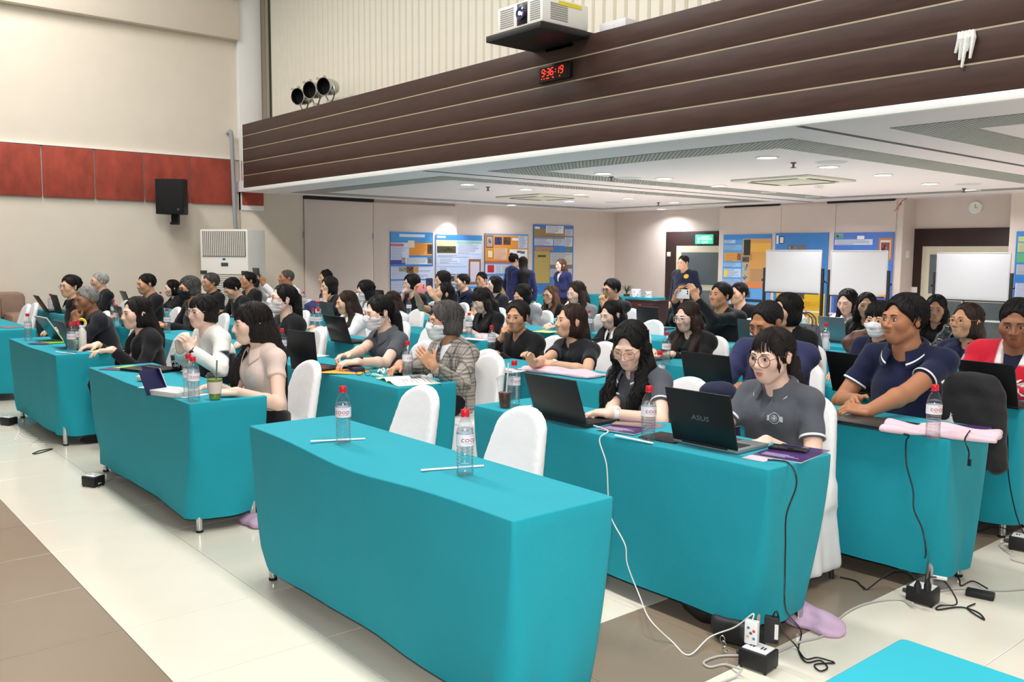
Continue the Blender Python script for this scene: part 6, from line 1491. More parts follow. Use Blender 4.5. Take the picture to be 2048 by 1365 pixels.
slab('roll_of_tissue', 292, 763, .16, .05, .035, .3, mat('tissue_cream', (232, 226, 208), .9, bump=.5, bs=30), 'cream folded towel at the front table edge', 'towel', b=.015)
# navy notebook held open
p = onZ(335, 782, TH); e = empty('open_notebook', (p.x, p.y, TH), -.35, 'open navy notebook standing in front of the sweater man', 'notebook')
for s_ in (-1, 1): MB().box(-.001 if s_ > 0 else -.2, .2 if s_ > 0 else .001, -.003, .003, 0, .15, .001, Matrix.Rotation(-s_*.55, 4, 'Z') @ Matrix.Rotation(.35, 4, 'X')).build('cover_board', mat('notebook_navy', (34, 32, 74), .5), e)
MB().box(-.18, .0, .004, .008, .004, .145, 0, Matrix.Rotation(.55, 4, 'Z') @ Matrix.Rotation(.35, 4, 'X')).build('pages', PAPER, e)
# folded pink cloth bags
def bag_flat(px, py, rz, L, D, lab, seed):
    r_ = random.Random(seed); p = onZ(px, py, TH); ph = r_.uniform(0, 6)
    def f(q):
        d = rbox((0, 0, .012), (L/2, D/2, .016), .014)(q)
        return d+.006*np.sin(q[:, 0]*24+ph+q[:, 1]*9)+.004*np.sin(q[:, 1]*38+q[:, 0]*17)
    Fd = Field().group([f], (0, 0, .02), max(L, D)*.62, post=lambda q, d: np.maximum(d, .002-q[:, 2]))
    V, Q = nets(Fd, (-L/2-.02, -D/2-.02, 0), (L/2+.02, D/2+.02, .06), .008); o = mesh_obj('cloth_bag', V, Q, mat('bag_pink', (226, 196, 208), .85, bump=.3, bs=40), None, smooth=180); o.location = p; o.rotation_euler = (0, 0, rz); return tag(o, lab, 'bag')
bag_flat(1128, 748, .1, .62, .22, 'folded pale pink cloth bag before the black polo woman', 1); bag_flat(1880, 868, .3, .5, .26, 'folded pale pink cloth bag on the navy polo man\'s table', 5)
# ---------------------------------------------------------------- cups
def cup(px, py, h, r0, r1, lab, liquid, level, lid=True, straw_c=(60, 110, 100), sleeve=None, z=TH, text=None):
    p = onZ(px, py, z); e = empty('drink_cup', p, 0, lab, 'cup', 'takeaway cups')
    MB().lathe([(0, 0), (r0, 0), (r0+.001, .004), (r1, h)], 28, cap=False).build('cup', clear('cup_plastic', (.985, .985, .985), .03, 1.1, .05), e)
    rr = lambda q: r0+(r1-r0)*q/h
    MB().lathe([(0, .004), (rr(.004)-.002, .004), (rr(level)-.002, level), (0, level)], 28, cap=False).build('drink', liquid, e)
    if lid:
        MB().lathe([(r1+.004, h-.004), (r1+.004, h+.004), (r1-.002, h+.006), (r1-.006, h+.018), (.006, h+.02)], 28, cap=False).build('lid', clear('cup_lid', (.94, .95, .95), 0, 1.2, .12), e)
    MB().tube([(.0, .005, .03), (.012, .012, h+.09)], .0042, 8).build('straw', mat('straw_%d_%d_%d' % straw_c, straw_c, .4), e)
    if sleeve: MB().lathe([(rr(h*sleeve[0])+.0015, h*sleeve[0]), (rr(h*sleeve[1])+.0015, h*sleeve[1])], 28, cap=False).build('paper_sleeve', mat('sleeve_paper', (224, 206, 198), .8), e)
    if text:
        a0 = PI/2+math.atan2(-p.y, -p.x)
        for s_, zz, sz in text:
            V, F = text_mesh(s_, sz); MB().add([((rr(zz)+.002)*math.sin(v.x/rr(zz)+0)*1, -(rr(zz)+.002)*math.cos(v.x/rr(zz)), zz+v.y+v.x*.15) for v in V], F).build('cup_lettering', mat('ink_white', (236, 236, 232), .6), e, smooth=0)
        e.rotation_euler = (0, 0, a0)
    return e
COF = mat('iced_coffee', (92, 52, 34), .2, var=.35, vs=40); GRN = mat('green_tea', (110, 140, 50), .3, var=.3, vs=30); BRN = mat('dark_tea', (52, 34, 26), .2)
cup(1010, 816, .155, .030, .044, 'tall cup of iced coffee in front of the dark grey laptop', COF, .085, straw_c=(235, 235, 235))
p = onZ(1010, 816, TH); 
cup(430, 800, .135, .030, .045, 'green iced drink in a paper sleeve on the front table', GRN, .118, sleeve=(.28, .78))
cup(354, 742, .135, .030, .045, 'dark iced drink with white script lettering', BRN, .11, text=(('Sweeten', .075, .042), ('day', .045, .034)))
e = cup(1608, 652, .10, .030, .04, 'small white cup with dark dots and a red straw', mat('milk', (236, 232, 226), .5), .095, lid=False, straw_c=(206, 40, 50)); m = MB()
for zz in (.03, .06, .085):
    for k in range(6): a_ = k*PI/3+zz*20; r_ = .031+.01*zz/.1+.0008; m.lathe([(0, 0), (.006, 0)], 8, Matrix.Translation((r_*math.sin(a_), -r_*math.cos(a_), zz)) @ Matrix.Rotation(a_, 4, 'Z') @ Matrix.Rotation(PI/2, 4, 'X'), cap=False)
m.build('cup_dots', KEYS, e, smooth=0)
# bottle with a round red and yellow top
p = onZ(149, 700, TH); e = empty('shaker_bottle', (p.x+.02, p.y+.06, TH), .9, 'bottle with a round red and yellow ring top behind the front bottle', 'bottle')
MB().lathe([(0, 0), (.032, 0), (.033, .15), (.02, .18), (.014, .19)], 20, cap=False).build('body', mat('shaker_white', (224, 220, 214), .4), e)
for a0_, c_, nm in ((0, (236, 200, 50), 'ring_yellow'), (PI*.6, (226, 50, 60), 'ring_red'), (PI*1.3, (236, 232, 228), 'ring_white')):
    MB().tube([(.032*math.cos(a0_+t), 0, .225+.032*math.sin(a0_+t)) for t in np.linspace(0, PI*.72, 9)], .012, 8).build(nm, mat(nm, c_, .4), e)
# ---------------------------------------------------------------- bags on tables
p = onZ(1607, 702, TH); e = empty('handbag', (p.x, p.y, TH), .05, 'grey leather handbag with ring handles standing on the table', 'handbag')
V = [(-.17, -.05, 0), (.17, -.05, 0), (.17, .05, 0), (-.17, .05, 0), (-.13, -.03, .24), (.13, -.03, .24), (.13, .03, .24), (-.13, .03, .24)]
bm = bmesh.new(); vs = [bm.verts.new(v) for v in V]
for f in ((0, 3, 2, 1), (4, 5, 6, 7), (0, 1, 5, 4), (1, 2, 6, 5), (2, 3, 7, 6), (3, 0, 4, 7)): bm.faces.new([vs[i] for i in f])
bmesh.ops.bevel(bm, geom=bm.edges[:], offset=.012, segments=2, affect='EDGES'); me = bpy.data.meshes.new('body'); bm.to_mesh(me); bm.free(); me.materials.append(mat('bag_grey', (98, 100, 108), .5, bump=.2, bs=60)); o = bpy.data.objects.new('body', me); COL.objects.link(o); o.parent = e
for y in (-.032, .032): MB().tube(spline([(-.09, y, .22), (-.085, y, .29), (-.03, y, .335), (.03, y, .335), (.085, y, .29), (.09, y, .22)], 5), .006, 8).build('handle', mat('bag_handle', (70, 66, 64), .5), e)
MB().box(-.035, .035, -.042, -.03, .19, .215, .004).build('clasp', KEYS, e)
def lump(name, c, fs, m, lab, cat, h=.012, k=.05, R=.35, wr=.006):
    Fd = Field().group(fs, (0, 0, .12), R, k=k, post=lambda q, d: np.maximum(d+wr*np.sin(q[:, 0]*40+q[:, 2]*31)+wr*.7*np.sin(q[:, 2]*66+q[:, 1]*40), .002-q[:, 2]))
    V, Q = nets(Fd, *Fd.bounds(), h); o = mesh_obj(name, V, Q, m, None, smooth=180); o.location = c; return tag(o, lab, cat)
p = onZ(1718, 708, TH); lump('handbag', p, [ell((0, 0, .09), (.14, .08, .10)), cap((-.1, 0, .06), (.05, 0, .19), .05, .04)], mat('bag_brown', (98, 60, 46), .5, bump=.4, bs=25), 'slouchy brown leather bag beside the masked woman with a fringe', 'handbag', .01)
p = onZ(1880, 712, TH); lump('plastic_bag', p, [ell((0, 0, .07), (.08, .07, .09)), cap((0, 0, .12), (.05, 0, .22), .03, .05)], clear('bag_clear', (.93, .9, .95), .1, 1.2, .12), 'clear plastic bag with a pink drink at right', 'plastic bag', .01)
p = onZ(1590, 650, TH); lump('cloth_bundle', Vector((p.x, p.y, TH)), [ell((0, 0, .07), (.14, .1, .09))], mat('bundle_cream', (222, 216, 204), .9, bump=.5, bs=20), 'cream cloth bundle behind the grey handbag', 'bundle', .014)
p = onZ(634, 628, TH); lump('backpack', Vector((p.x-.1, p.y, TH)), [ell((0, 0, .07), (.2, .1, .1))], mat('pack_blue', (52, 56, 100), .8), 'dark blue bag on the table by the partition wall', 'bag', .014)
# jackets on chair backs
lump('jacket', (-2.1, 5.12, 0), [cap((-.09, .0, .90), (.09, .0, .90), .05, .05), cap((-.13, .0, .82), (-.15, .0, .5), .055, .05), cap((.13, .0, .84), (.17, -.02, .45), .055, .05), ell((0, 0, .62), (.15, .07, .28))], cloth('jacket_dark', (44, 44, 46), bump=.6), 'dark grey jacket hung over the chair of the navy polo man', 'jacket', .015, R=1.0, wr=.003)
lump('jacket', (-2.9, 3.9, 0), [cap((-.05, 0, .84), (.05, 0, .84), .06, .06), ell((0, 0, .66), (.14, .07, .24))], cloth('jacket_navy2', (30, 34, 60)), 'navy jacket hung over the chair between the grey polo women', 'jacket', .015, R=1.0, wr=.003)
# ---------------------------------------------------------------- empty chairs the photo shows
for px, py, Y_, lab in ((848, 787, 2.62, 'left empty white chair at the empty front table'), (1052, 840, 2.62, 'right empty white chair at the empty front table'), (985, 700, 3.86, 'empty white chair right of the plaid jacket woman'), (636, 648, 3.86, 'empty white chair left of the masked grey polo woman'), (610, 620, 5.0, 'empty white chair by the tablet man'), (1308, 633, 7.35, 'empty white chair before the far dark laptop'), (1092, 624, 7.4, 'empty white chair below the standing blue jackets, right one'), (1072, 612, 8.5, 'empty grey-white chair farther back by the light brown hair'), (868, 645, 5.0, 'empty white chair behind the plaid jacket woman\'s head'), (806, 630, 5.0, 'empty white chair behind the masked grey polo\'s ponytail'), (1632, 645, 7.35, 'empty white chair behind the grey handbag'), (1505, 630, 8.5, 'empty white chair behind the half hidden man'), (1000, 607, 7.35, 'empty white chair behind the woman writing'), (55, 600, 2.62, 'empty white chair by the brown sofa')):
    p = onY(px, py, Y_); chair(p.x, Y_-.27, lab)
# chair by sofa twin
p = onY(2, 606, 2.55); chair(-13.3, 2.5, 'white chair at the very left edge of the picture')
# ================================================================ posters
def poster(lab, wall, x0, x1, ytop, h, items, base):
    if wall == 'L':
        a, b = onX(x0, ytop, XL+.14), onX(x1, ytop, XL+.14); e = empty('poster', (XL+.105 if a.y < yc else XL+.03, a.y, a.z), PI/2, lab, 'poster', 'blue information posters'); W_ = b.y-a.y
    else:
        a, b = onY(x0, ytop, YP-.03), onY(x1, ytop, YP-.03); e = empty('poster', (a.x, YP-.004, a.z), 0, lab, 'poster', 'blue information posters'); W_ = b.x-a.x
    MB().box(0, W_, -.02, 0, -h, 0).build('board', mat('poster_%d_%d_%d' % base, base, .45, var=.05, vs=2), e)
    m = MB(); k = 0
    for it in items:
        u0, v0, u1, v1 = it[:4]; col = it[4]; kind = it[5] if len(it) > 5 else 'fill'; y = -.0204-.0004*k; k += 1
        def rect(a0, b0, a1, b1, c_, yy): m.cur = tuple(clin(c_)); m.add([(a0*W_, yy, -b1*h), (a1*W_, yy, -b1*h), (a1*W_, yy, -b0*h), (a0*W_, yy, -b0*h)], [(0, 1, 2, 3)])
        rect(u0, v0, u1, v1, col, y)
        if kind == 'text':
            n = max(2, int((v1-v0)*h/.022)); r_ = random.Random(k*7+int(x0)); tc = it[6] if len(it) > 6 else (140, 146, 178)
            for i in range(n):
                vv = v0+(v1-v0)*(i+.3)/n; rect(u0+.02, vv, u0+.02+(u1-u0-.04)*(r_.uniform(.6, 1) if i < n-1 else .5), vv+(v1-v0)/n*.42, tc, y-.0003)
        elif kind == 'photo':
            r_ = random.Random(k*13+int(x0))
            for i in range(6):
                a0, b0 = u0+(u1-u0)*r_.uniform(.05, .7), v0+(v1-v0)*r_.uniform(.1, .6); s_ = r_.uniform(.4, 1.3); rect(a0, b0, a0+(u1-u0)*r_.uniform(.1, .28), b0+(v1-v0)*r_.uniform(.2, .35), tuple(min(255, int(q*s_)) for q in col), y-.0002-.00002*i)
        elif kind == 'frame':
            rect(u0+(u1-u0)*.12, v0+(v1-v0)*.1, u1-(u1-u0)*.12, v1-(v1-v0)*.1, it[6], y-.0003)
    tag(m.build('poster_print', mat('poster_ink', (255, 255, 255), .5, attr='Col'), e, smooth=0, colour=True), kind='stuff')
BL, SKY, PALE, ORG, WHT = (60, 130, 205), (120, 185, 235), (206, 216, 244), (232, 160, 70), (236, 238, 246)
poster('blue poster nearest the tower air conditioner, orange block at its top right', 'L', 782, 867, 463.5, 1.35, [(0, 0, 1, .14, (70, 150, 215)), (.2, .03, .8, .07, PALE, 'text', (200, 225, 245)), (0, .15, .42, .42, PALE, 'text'), (.0, .17, .3, .20, (200, 90, 90)), (.42, .15, .98, .33, ORG, 'text', (190, 120, 50)), (.86, .17, .98, .31, (90, 70, 50), 'photo'), (.4, .12, .55, .22, (220, 205, 190)), (.0, .40, .32, .46, (80, 66, 160)), (.25, .36, .33, .44, (160, 160, 170), 'photo'), (.34, .36, .97, .46, (214, 226, 236), 'text'), (.86, .36, .97, .45, (110, 105, 105), 'photo'), (0, .49, 1, .67, PALE, 'text'), (.18, .5, .38, .56, (150, 150, 140), 'photo'), (.36, .49, .55, .58, (110, 70, 50), 'photo'), (.52, .49, .64, .58, (190, 140, 80)), (0, .69, .82, .85, PALE, 'text'), (.82, .66, .98, .8, (50, 60, 90), 'photo'), (0, .88, 1, 1, PALE, 'text')], BL)
poster('pale blue poster with a temple photo and five small portraits', 'L', 873, 965, 469, 1.35, [(0, 0, 1, .08, (70, 140, 210)), (.02, .02, .2, .05, WHT), (.02, .09, .42, .28, (226, 206, 170)), (.02, .17, .42, .27, (70, 70, 50), 'photo'), (.44, .09, .98, .13, (150, 200, 190)), (.44, .13, .98, .28, (216, 226, 250), 'text'), (.02, .3, .7, .33, (190, 205, 235), 'text'), (.05, .35, .5, .42, (214, 224, 246), 'text'), (.02, .45, .65, .47, (190, 205, 235)), (.05, .49, .28, .55, (210, 220, 244), 'text')]+[(.03+i*.135, .58, .145+i*.135, .74, (120, 100, 90), 'frame', (200, 200, 206)) for i in range(5)]+[(.055+i*.135, .61, .12+i*.135, .69, (80, 78, 78), 'photo') for i in range(5)]+[(.7, .36, .97, .74, (150, 92, 60), 'frame', (206, 200, 214)), (0, .77, 1, .8, (80, 140, 215)), (.02, .81, .7, .98, PALE, 'text')], (198, 214, 246))
poster('blue and orange poster with a red book picture', 'L', 976, 1062, 467, 1.35, [(0, .02, 1, .42, (226, 150, 60)), (.02, .03, .18, .22, (120, 80, 60), 'frame', (190, 190, 190)), (.05, .06, .15, .2, (170, 160, 160), 'photo'), (.21, .05, .38, .17, (60, 60, 110), 'photo'), (.41, .05, .58, .17, (90, 70, 60), 'photo'), (.62, .06, .76, .1, WHT), (.76, .02, .98, .22, (204, 212, 236), 'text'), (.04, .25, .18, .38, (190, 120, 40), 'frame', (225, 215, 170)), (.2, .22, .5, .4, (226, 186, 160), 'text', (200, 150, 120)), (.56, .24, .98, .4, WHT, 'photo'), (0, .42, 1, .45, (214, 96, 60)), (0, .47, 1, .62, (206, 214, 240), 'text'), (.02, .48, .24, .62, (206, 210, 226)), (.05, .485, .2, .6, (200, 40, 56)), (.36, .49, .62, .6, (214, 216, 214), 'text'), (.0, .66, .4, .76, (196, 206, 236), 'text'), (.42, .66, .9, .76, (196, 206, 236), 'text'), (0, .8, .3, .84, WHT), (.3, .78, 1, 1, (210, 180, 120), 'text', (180, 150, 100))], (92, 150, 214))
poster('tallest blue poster with a gold certificate panel beside the corner', 'L', 1073, 1153, 449, 1.5, [(.02, .06, .98, .16, (176, 140, 80), 'text', (150, 120, 80)), (.3, .01, .74, .12, WHT, 'text'), (.03, .03, .15, .06, WHT), (.78, .05, .98, .15, (200, 206, 226), 'text'), (.02, .17, .98, .2, (150, 140, 130)), (.02, .2, .48, .3, (206, 214, 236), 'text'), (.5, .2, .76, .3, (206, 214, 236), 'text'), (.77, .17, .97, .31, (214, 218, 230), 'text'), (.03, .32, .48, .37, (196, 132, 90)), (.02, .38, .4, .85, (186, 164, 96)), (.1, .44, .3, .47, (90, 70, 40)), (.82, .32, .94, .38, (130, 130, 90), 'photo'), (.41, .4, .97, .58, (206, 206, 200), 'text'), (.41, .58, .97, .62, (150, 110, 80)), (.41, .64, .97, .76, (186, 192, 198), 'text'), (.41, .78, .6, .95, (90, 130, 190)), (.75, .78, .9, .9, (60, 96, 170))], (66, 126, 200))
poster('blue poster with an orange sunset monument panel beside the exit door', 'B', 1447, 1543, 470, 1.7, [(0, 0, 1, .06, (70, 140, 215)), (.42, .05, 1, .56, (214, 160, 90)), (.42, .1, 1, .2, (232, 180, 80)), (.42, .22, .62, .3, (190, 140, 80)), (.44, .06, .58, .24, (48, 52, 50)), (.42, .26, .56, .32, (80, 84, 70), 'photo'), (.42, .33, .55, .45, (170, 170, 165), 'photo'), (.42, .46, .54, .56, (170, 170, 165), 'photo'), (.58, .4, 1, .55, (190, 150, 110), 'text', (170, 130, 90)), (.02, .06, .26, .1, (176, 206, 236), 'text'), (.02, .12, .4, .18, (130, 190, 235), 'text'), (.03, .21, .4, .31, (222, 166, 90), 'text', (190, 130, 60)), (.31, .22, .39, .3, (150, 90, 60), 'photo'), (.02, .33, .4, .38, (140, 196, 240), 'text'), (.03, .4, .4, .5, (190, 214, 240), 'text'), (.04, .42, .11, .5, (236, 210, 60)), (.02, .52, .4, .6, (150, 190, 236), 'text'), (.42, .56, .85, .62, (216, 130, 80)), (.02, .64, .38, .75, (170, 205, 236), 'text'), (.27, .63, .37, .7, (220, 180, 120)), (.18, .74, .38, .95, (232, 210, 170), 'text'), (.42, .66, .6, .73, (60, 64, 70), 'photo'), (.42, .75, .85, .78, (40, 50, 60))], (96, 160, 225))
poster('blue poster behind the left whiteboard, yellow lower half', 'B', 1551, 1657, 467, 2.0, [(.02, .02, .06, .1, WHT), (.08, .03, .17, .1, (30, 36, 46), 'frame', (230, 230, 232)), (.24, .11, .6, .18, (110, 116, 126), 'photo'), (.06, .56, .98, .98, (226, 182, 40)), (.24, .57, .34, .66, (70, 70, 70), 'photo'), (.38, .57, .6, .62, (96, 80, 60), 'photo'), (.5, .72, .66, .77, (90, 90, 90), 'photo'), (.7, .78, .8, .86, (130, 80, 60), 'frame', (220, 210, 200)), (.3, .64, .9, .7, (220, 170, 30), 'text', (190, 140, 30)), (.3, .86, .9, .95, (220, 170, 30), 'text', (190, 140, 30))], (70, 134, 205))
poster('blue poster behind the right whiteboard with a framed portrait at top right', 'B', 1668, 1788, 466, 2.0, [(.02, .005, .16, .05, (120, 170, 150), 'photo'), (.4, .03, .52, .06, WHT), (.02, .06, .66, .11, (210, 222, 238), 'text'), (.76, .05, .98, .24, (196, 130, 60), 'frame', (226, 214, 206)), (.8, .09, .94, .22, (140, 80, 80), 'photo'), (.05, .58, .97, .95, (70, 90, 150)), (.1, .7, .4, .82, (190, 190, 170), 'text'), (.1, .59, .4, .66, (60, 60, 70), 'photo')], (84, 124, 208))
poster('blue poster cut off by the right edge of the picture', 'B', 2033, 2140, 463, 1.6, [(.04, .05, .7, .1, (180, 200, 130)), (.04, .11, .7, .2, (200, 210, 100), 'text'), (.03, .21, .9, .3, (90, 170, 120), 'photo'), (.04, .32, .9, .42, (190, 190, 190), 'text'), (.04, .5, .9, .7, (206, 214, 236), 'text')], BL)
# ================================================================ whiteboards
def whiteboard(x0, x1, yt, yb, Y_, lab):
    a, b = onY(x0, yt, Y_), onY(x1, yt, Y_); zt = a.z; zb_ = onY((x0+x1)/2, yb, Y_).z; e = empty('whiteboard', ((a.x+b.x)/2, Y_, 0), 0, lab, 'whiteboard', 'whiteboards on stands'); h_ = (b.x-a.x)/2
    MB().box(-h_+.01, h_-.01, -.012, .008, zb_+.01, zt-.01).build('panel', mat('board_white', (196, 198, 203), .25), e)
    fr = mat('board_frame', (206, 208, 210), .35, metal=.5); bl = mat('stand_black', (26, 26, 28), .5)
    for s_ in (-1, 1):
        MB().box(s_*h_-.008, s_*h_+.008, -.016, .012, zb_, zt, .003).build('frame_side', fr, e)
        MB().box(s_*(h_+.03)-.022, s_*(h_+.03)+.022, -.02, .02, .07, zb_+.42, .004).build('upright', bl, e)
        MB().box(s_*(h_+.03)-.025, s_*(h_+.03)+.025, -.32, .32, .05, .09, .006).build('foot', bl, e)
        for y in (-.29, .29): MB().lathe([(.0, -.014), (.025, -.012), (.028, 0), (.025, .012), (0, .014)], 12, Matrix.Translation((s_*(h_+.03), y, .028)) @ Matrix.Rotation(PI/2, 4, 'Y')).build('caster', RUBBER, e)
        MB().lathe([(0, 0), (.02, 0), (.02, .05), (0, .05)], 10, Matrix.Translation((s_*(h_+.03), 0, zb_+.2)) @ Matrix.Rotation(s_*PI/2, 4, 'Y')).build('tilt_knob', bl, e)
    for z in (zb_, zt): MB().box(-h_, h_, -.016, .012, z-.008, z+.008, .003).build('frame_rail', fr, e)
    MB().box(-h_*.95, h_*.95, -.06, -.012, zb_-.022, zb_-.006, .003).build('pen_tray', bl, e)
    for z in (zb_-.32, .32): MB().box(-h_-.02, h_+.02, -.012, .012, z-.014, z+.014, .003).build('cross_bar', fr, e)
    return e
whiteboard(1534, 1644, 501, 585, 13.75, 'left whiteboard standing before the yellow and blue poster'); whiteboard(1664, 1776, 502, 592, 13.75, 'middle whiteboard standing before the blue poster with a portrait'); whiteboard(1876, 2022, 506, 600, 14.3, 'right whiteboard standing in front of the right doorway')
slab('board_eraser', 0, 0, .09, .03, .03, 0, mat('eraser_orange', (226, 140, 70), .7), 'orange eraser on the middle whiteboard tray', 'eraser').location = onY(1764, 594, 13.71)
# ================================================================ far corner furniture
p = onZ(1280, 598, 0.80); x0_, x1_ = onY(1252, 600, 13.3).x, onY(1310, 600, 13.3).x; zc = onY(1280, 600, 13.3).z
e = empty('side_cabinet', ((x0_+x1_)/2, 13.3, 0), 0, 'dark brown side cabinet against the back wall', 'cabinet'); hw_ = (x1_-x0_)/2; CAB = mat('cabinet_brown', (56, 32, 30), .4, var=.15, vs=5)
MB().box(-hw_, hw_, 0, .45, .06, zc-.03, .005).build('body', CAB, e); MB().box(-hw_-.015, hw_+.015, -.015, .46, zc-.03, zc, .004).build('top', CAB, e)
for s_ in (-1, 1):
    d_ = MB().box(min(0, s_*hw_)+.008, max(0, s_*hw_)-.008, -.015, 0, .09, zc-.06, .004).build('cabinet_door', CAB, e); MB().lathe([(0, 0), (.01, 0), (.014, .02), (0, .024)], 10, Matrix.Translation((s_*.04, -.015, zc*.55)) @ Matrix.Rotation(PI/2, 4, 'X')).build('knob', STEEL, d_)
for px, w_, h_, lab in ((1272, .11, .2, 'larger white patterned canister on the brown cabinet'), (1297, .075, .165, 'smaller white canister on the brown cabinet')):
    p = onY(px, 598, 13.5); e = empty('canister', (p.x, 13.5, zc), 0, lab, 'canister', 'canisters on the brown cabinet'); MB().lathe([(0, 0), (w_, 0), (w_*1.02, .01), (w_*.92, h_*.75), (w_*.95, h_*.95), (w_*.8, h_), (0, h_)], 20, cap=False).build('body', mat('canister_white', (226, 226, 232), .35), e); m = MB(); r_ = random.Random(px)
    for k in range(10): a_ = r_.uniform(-2.2, 1.0); z_ = r_.uniform(.05, h_*.85); m.lathe([(0, 0), (.011, 0)], 6, Matrix.Translation(((w_+.001)*math.sin(a_), -(w_+.001)*math.cos(a_), z_)) @ Matrix.Rotation(a_, 4, 'Z') @ Matrix.Rotation(PI/2, 4, 'X'), cap=False)
    m.build('canister_pattern', mat('pattern_blue', (70, 74, 100), .5), e, smooth=0)
p = onY(1253, 600, 13.5); e = empty('potted_grass', (p.x, 13.5, zc), 0, 'small potted plant with spiky leaves beside the canisters', 'plant'); MB().lathe([(0, 0), (.05, 0), (.065, .09), (.055, .09), (0, .08)], 16, cap=False).build('pot', mat('pot_dark', (70, 60, 52), .6), e); m = MB(); r_ = random.Random(5)
for k in range(46):
    a_ = r_.uniform(0, 6.28); l_ = r_.uniform(.1, .24); sp = r_.uniform(.2, .9); q = [Vector((math.cos(a_)*sp*l_*t*t*.9, math.sin(a_)*sp*l_*t*t*.9, .08+l_*t*(1-.35*sp*t))) for t in (0, .4, .75, 1)]
    m.tube(q, [.006, .007, .005, .001], 4)
tag(m.build('leaves', mat('grass_green', (66, 84, 52), .6), e), kind='stuff')
slab('box', 1058, 592, .2, .14, .12, .2, mat('gift_mixed', (206, 110, 90), .6, var=.5, vs=12), 'colourful gift box on the registration table', 'box'); slab('box', 1066, 588, .16, .1, .2, .1, mat('frame_white', (200, 196, 196), .6, var=.3, vs=14), 'white framed picture on the registration table', 'picture'); slab('folder', 1052, 594, .2, .06, .02, .3, mat('folder_pink', (226, 80, 170), .5), 'bright pink folder on the registration table', 'folder').location = (-13.8, 11.25, TH)
# ================================================================ power boxes, cords and things on the floor
BX = mat('power_black', (24, 24, 26), .5); SOCK = mat('socket_white', (222, 222, 222), .4)
def power_box(px, py, rz, lab, s=1):
    p = onZ(px, py, 0); e = empty('power_outlet_box', p, rz, lab, 'outlet box', 'black floor outlet boxes')
    MB().box(-.06*s, .06*s, -.05*s, .05*s, .006, .075*s, .005).build('box', BX, e); MB().box(-.05*s, .05*s, -.04*s, .04*s, .075*s, .08*s, .002).build('socket_plate', SOCK, e)
    for k in (-1, 1):
        for q in (-1, 1): MB().box(k*.022-.004+q*.006, k*.022+.002+q*.006, -.012, .012, .0795*s, .0805*s).build('socket_slot', KEYS, e)
    for sx in (-1, 1):
        for sy in (-1, 1): MB().lathe([(.006, 0), (.007, .006)], 8, Matrix.Translation((sx*.05*s, sy*.04*s, 0))).build('foot', RUBBER, e)
    MB().lathe([(.011, 0), (.013, .012), (.009, .03)], 10, Matrix.Translation((-.06*s, 0, .035)) @ Matrix.Rotation(-PI/2, 4, 'Y')).build('cable_gland', mat('gland', (60, 60, 62), .4), e)
    return e
power_box(1516, 1335, .12, 'outlet box nearest the camera with white and black plugs'); power_box(1845, 1205, .1, 'outlet box at the navy polo man\'s table leg'); power_box(2044, 1100, .2, 'outlet box at the right edge of the picture'); power_box(187, 972, .5, 'outlet box at the corner of the sweater man\'s table', .95); power_box(18, 850, .5, 'outlet box at the left edge of the picture', .95)
p = onZ(1507, 1330, 0); e = empty('charger', (p.x-.012, p.y, .078), .3, 'white charger block covered with small stickers', 'charger'); MB().box(-.026, .026, -.016, .016, .004, .095, .005).build('block', mat('charger_white', (232, 232, 232), .4), e)
for k, (x, z, c_) in enumerate(((-.01, .07, (60, 120, 180)), (.012, .06, (210, 80, 60)), (-.012, .035, (230, 170, 120)), (.012, .03, (70, 140, 190)), (.0, .05, (90, 90, 100)))): MB().lathe([(0, 0), (.006, 0)], 10, Matrix.Translation((x, -.0165, z)) @ Matrix.Rotation(PI/2, 4, 'X'), cap=False).build('sticker', mat('sticker_%d' % k, c_, .5), e)
p = onZ(1535, 1330, 0); e = empty('power_adapter', (p.x+.005, p.y+.012, .078), .5, 'black power adapter block plugged in upright', 'adapter'); MB().box(-.028, .028, -.014, .014, .01, .115, .004).build('block', BX, e); MB().box(.012, .026, -.0148, -.014, .03, .09).build('rating_sticker', SOCK, e)
slab('power_adapter', 1960, 1195, .12, .055, .03, .25, BX, 'black laptop power brick on the floor', 'adapter', 0.001, .006)
for px, py, k in ((1835, 1180, 0), (1855, 1178, 1)): 
    p = onZ(px, py, .09); tag(MB().lathe([(.016, 0), (.016, .03), (.008, .05), (.004, .055)], 12, Matrix.Translation((p.x, p.y, .078))).build('plug', BX), ('left' if k == 0 else 'right')+' black plug in the outlet box by the navy polo man', 'plug')
def cord(pts, r, m, lab, n=7): tag(MB().tube(spline(pts, n), r, 7).build('extension_cable', m), lab, 'cable', 'cables on tables and floor')
CW = mat('cord_white', (236, 234, 228), .45); CB = mat('cord_black', (18, 18, 20), .45); CG = mat('cord_grey', (186, 184, 180), .5)
F2 = ROWS[2]-.012; F3 = ROWS[3]-.012; F4 = ROWS[4]-.012
g_ = lambda x, y, z=.006: tuple(onZ(x, y, z)); f_ = lambda x, y, Y_: tuple(onY(x, y, Y_))
cord([g_(1185, 851, TH+.006), g_(1205, 857, TH+.006), g_(1216, 864, TH+.01), f_(1199, 880, F2-.005), f_(1213, 930, F2-.008), f_(1217, 1000, F2-.008), f_(1224, 1040, F2-.004), f_(1250, 1090, F2-.006), f_(1255, 1130, F2-.008), f_(1280, 1195, F2-.01), g_(1300, 1240, .08), g_(1345, 1285), g_(1378, 1311), g_(1420, 1275, .03), g_(1470, 1255, .1), (onZ(1507, 1330, 0).x-.012, onZ(1507, 1330, 0).y, .20), (onZ(1507, 1330, 0).x-.012, onZ(1507, 1330, 0).y, .172)], .003, CW, 'white charging cable trailing from the table to the nearest outlet box')
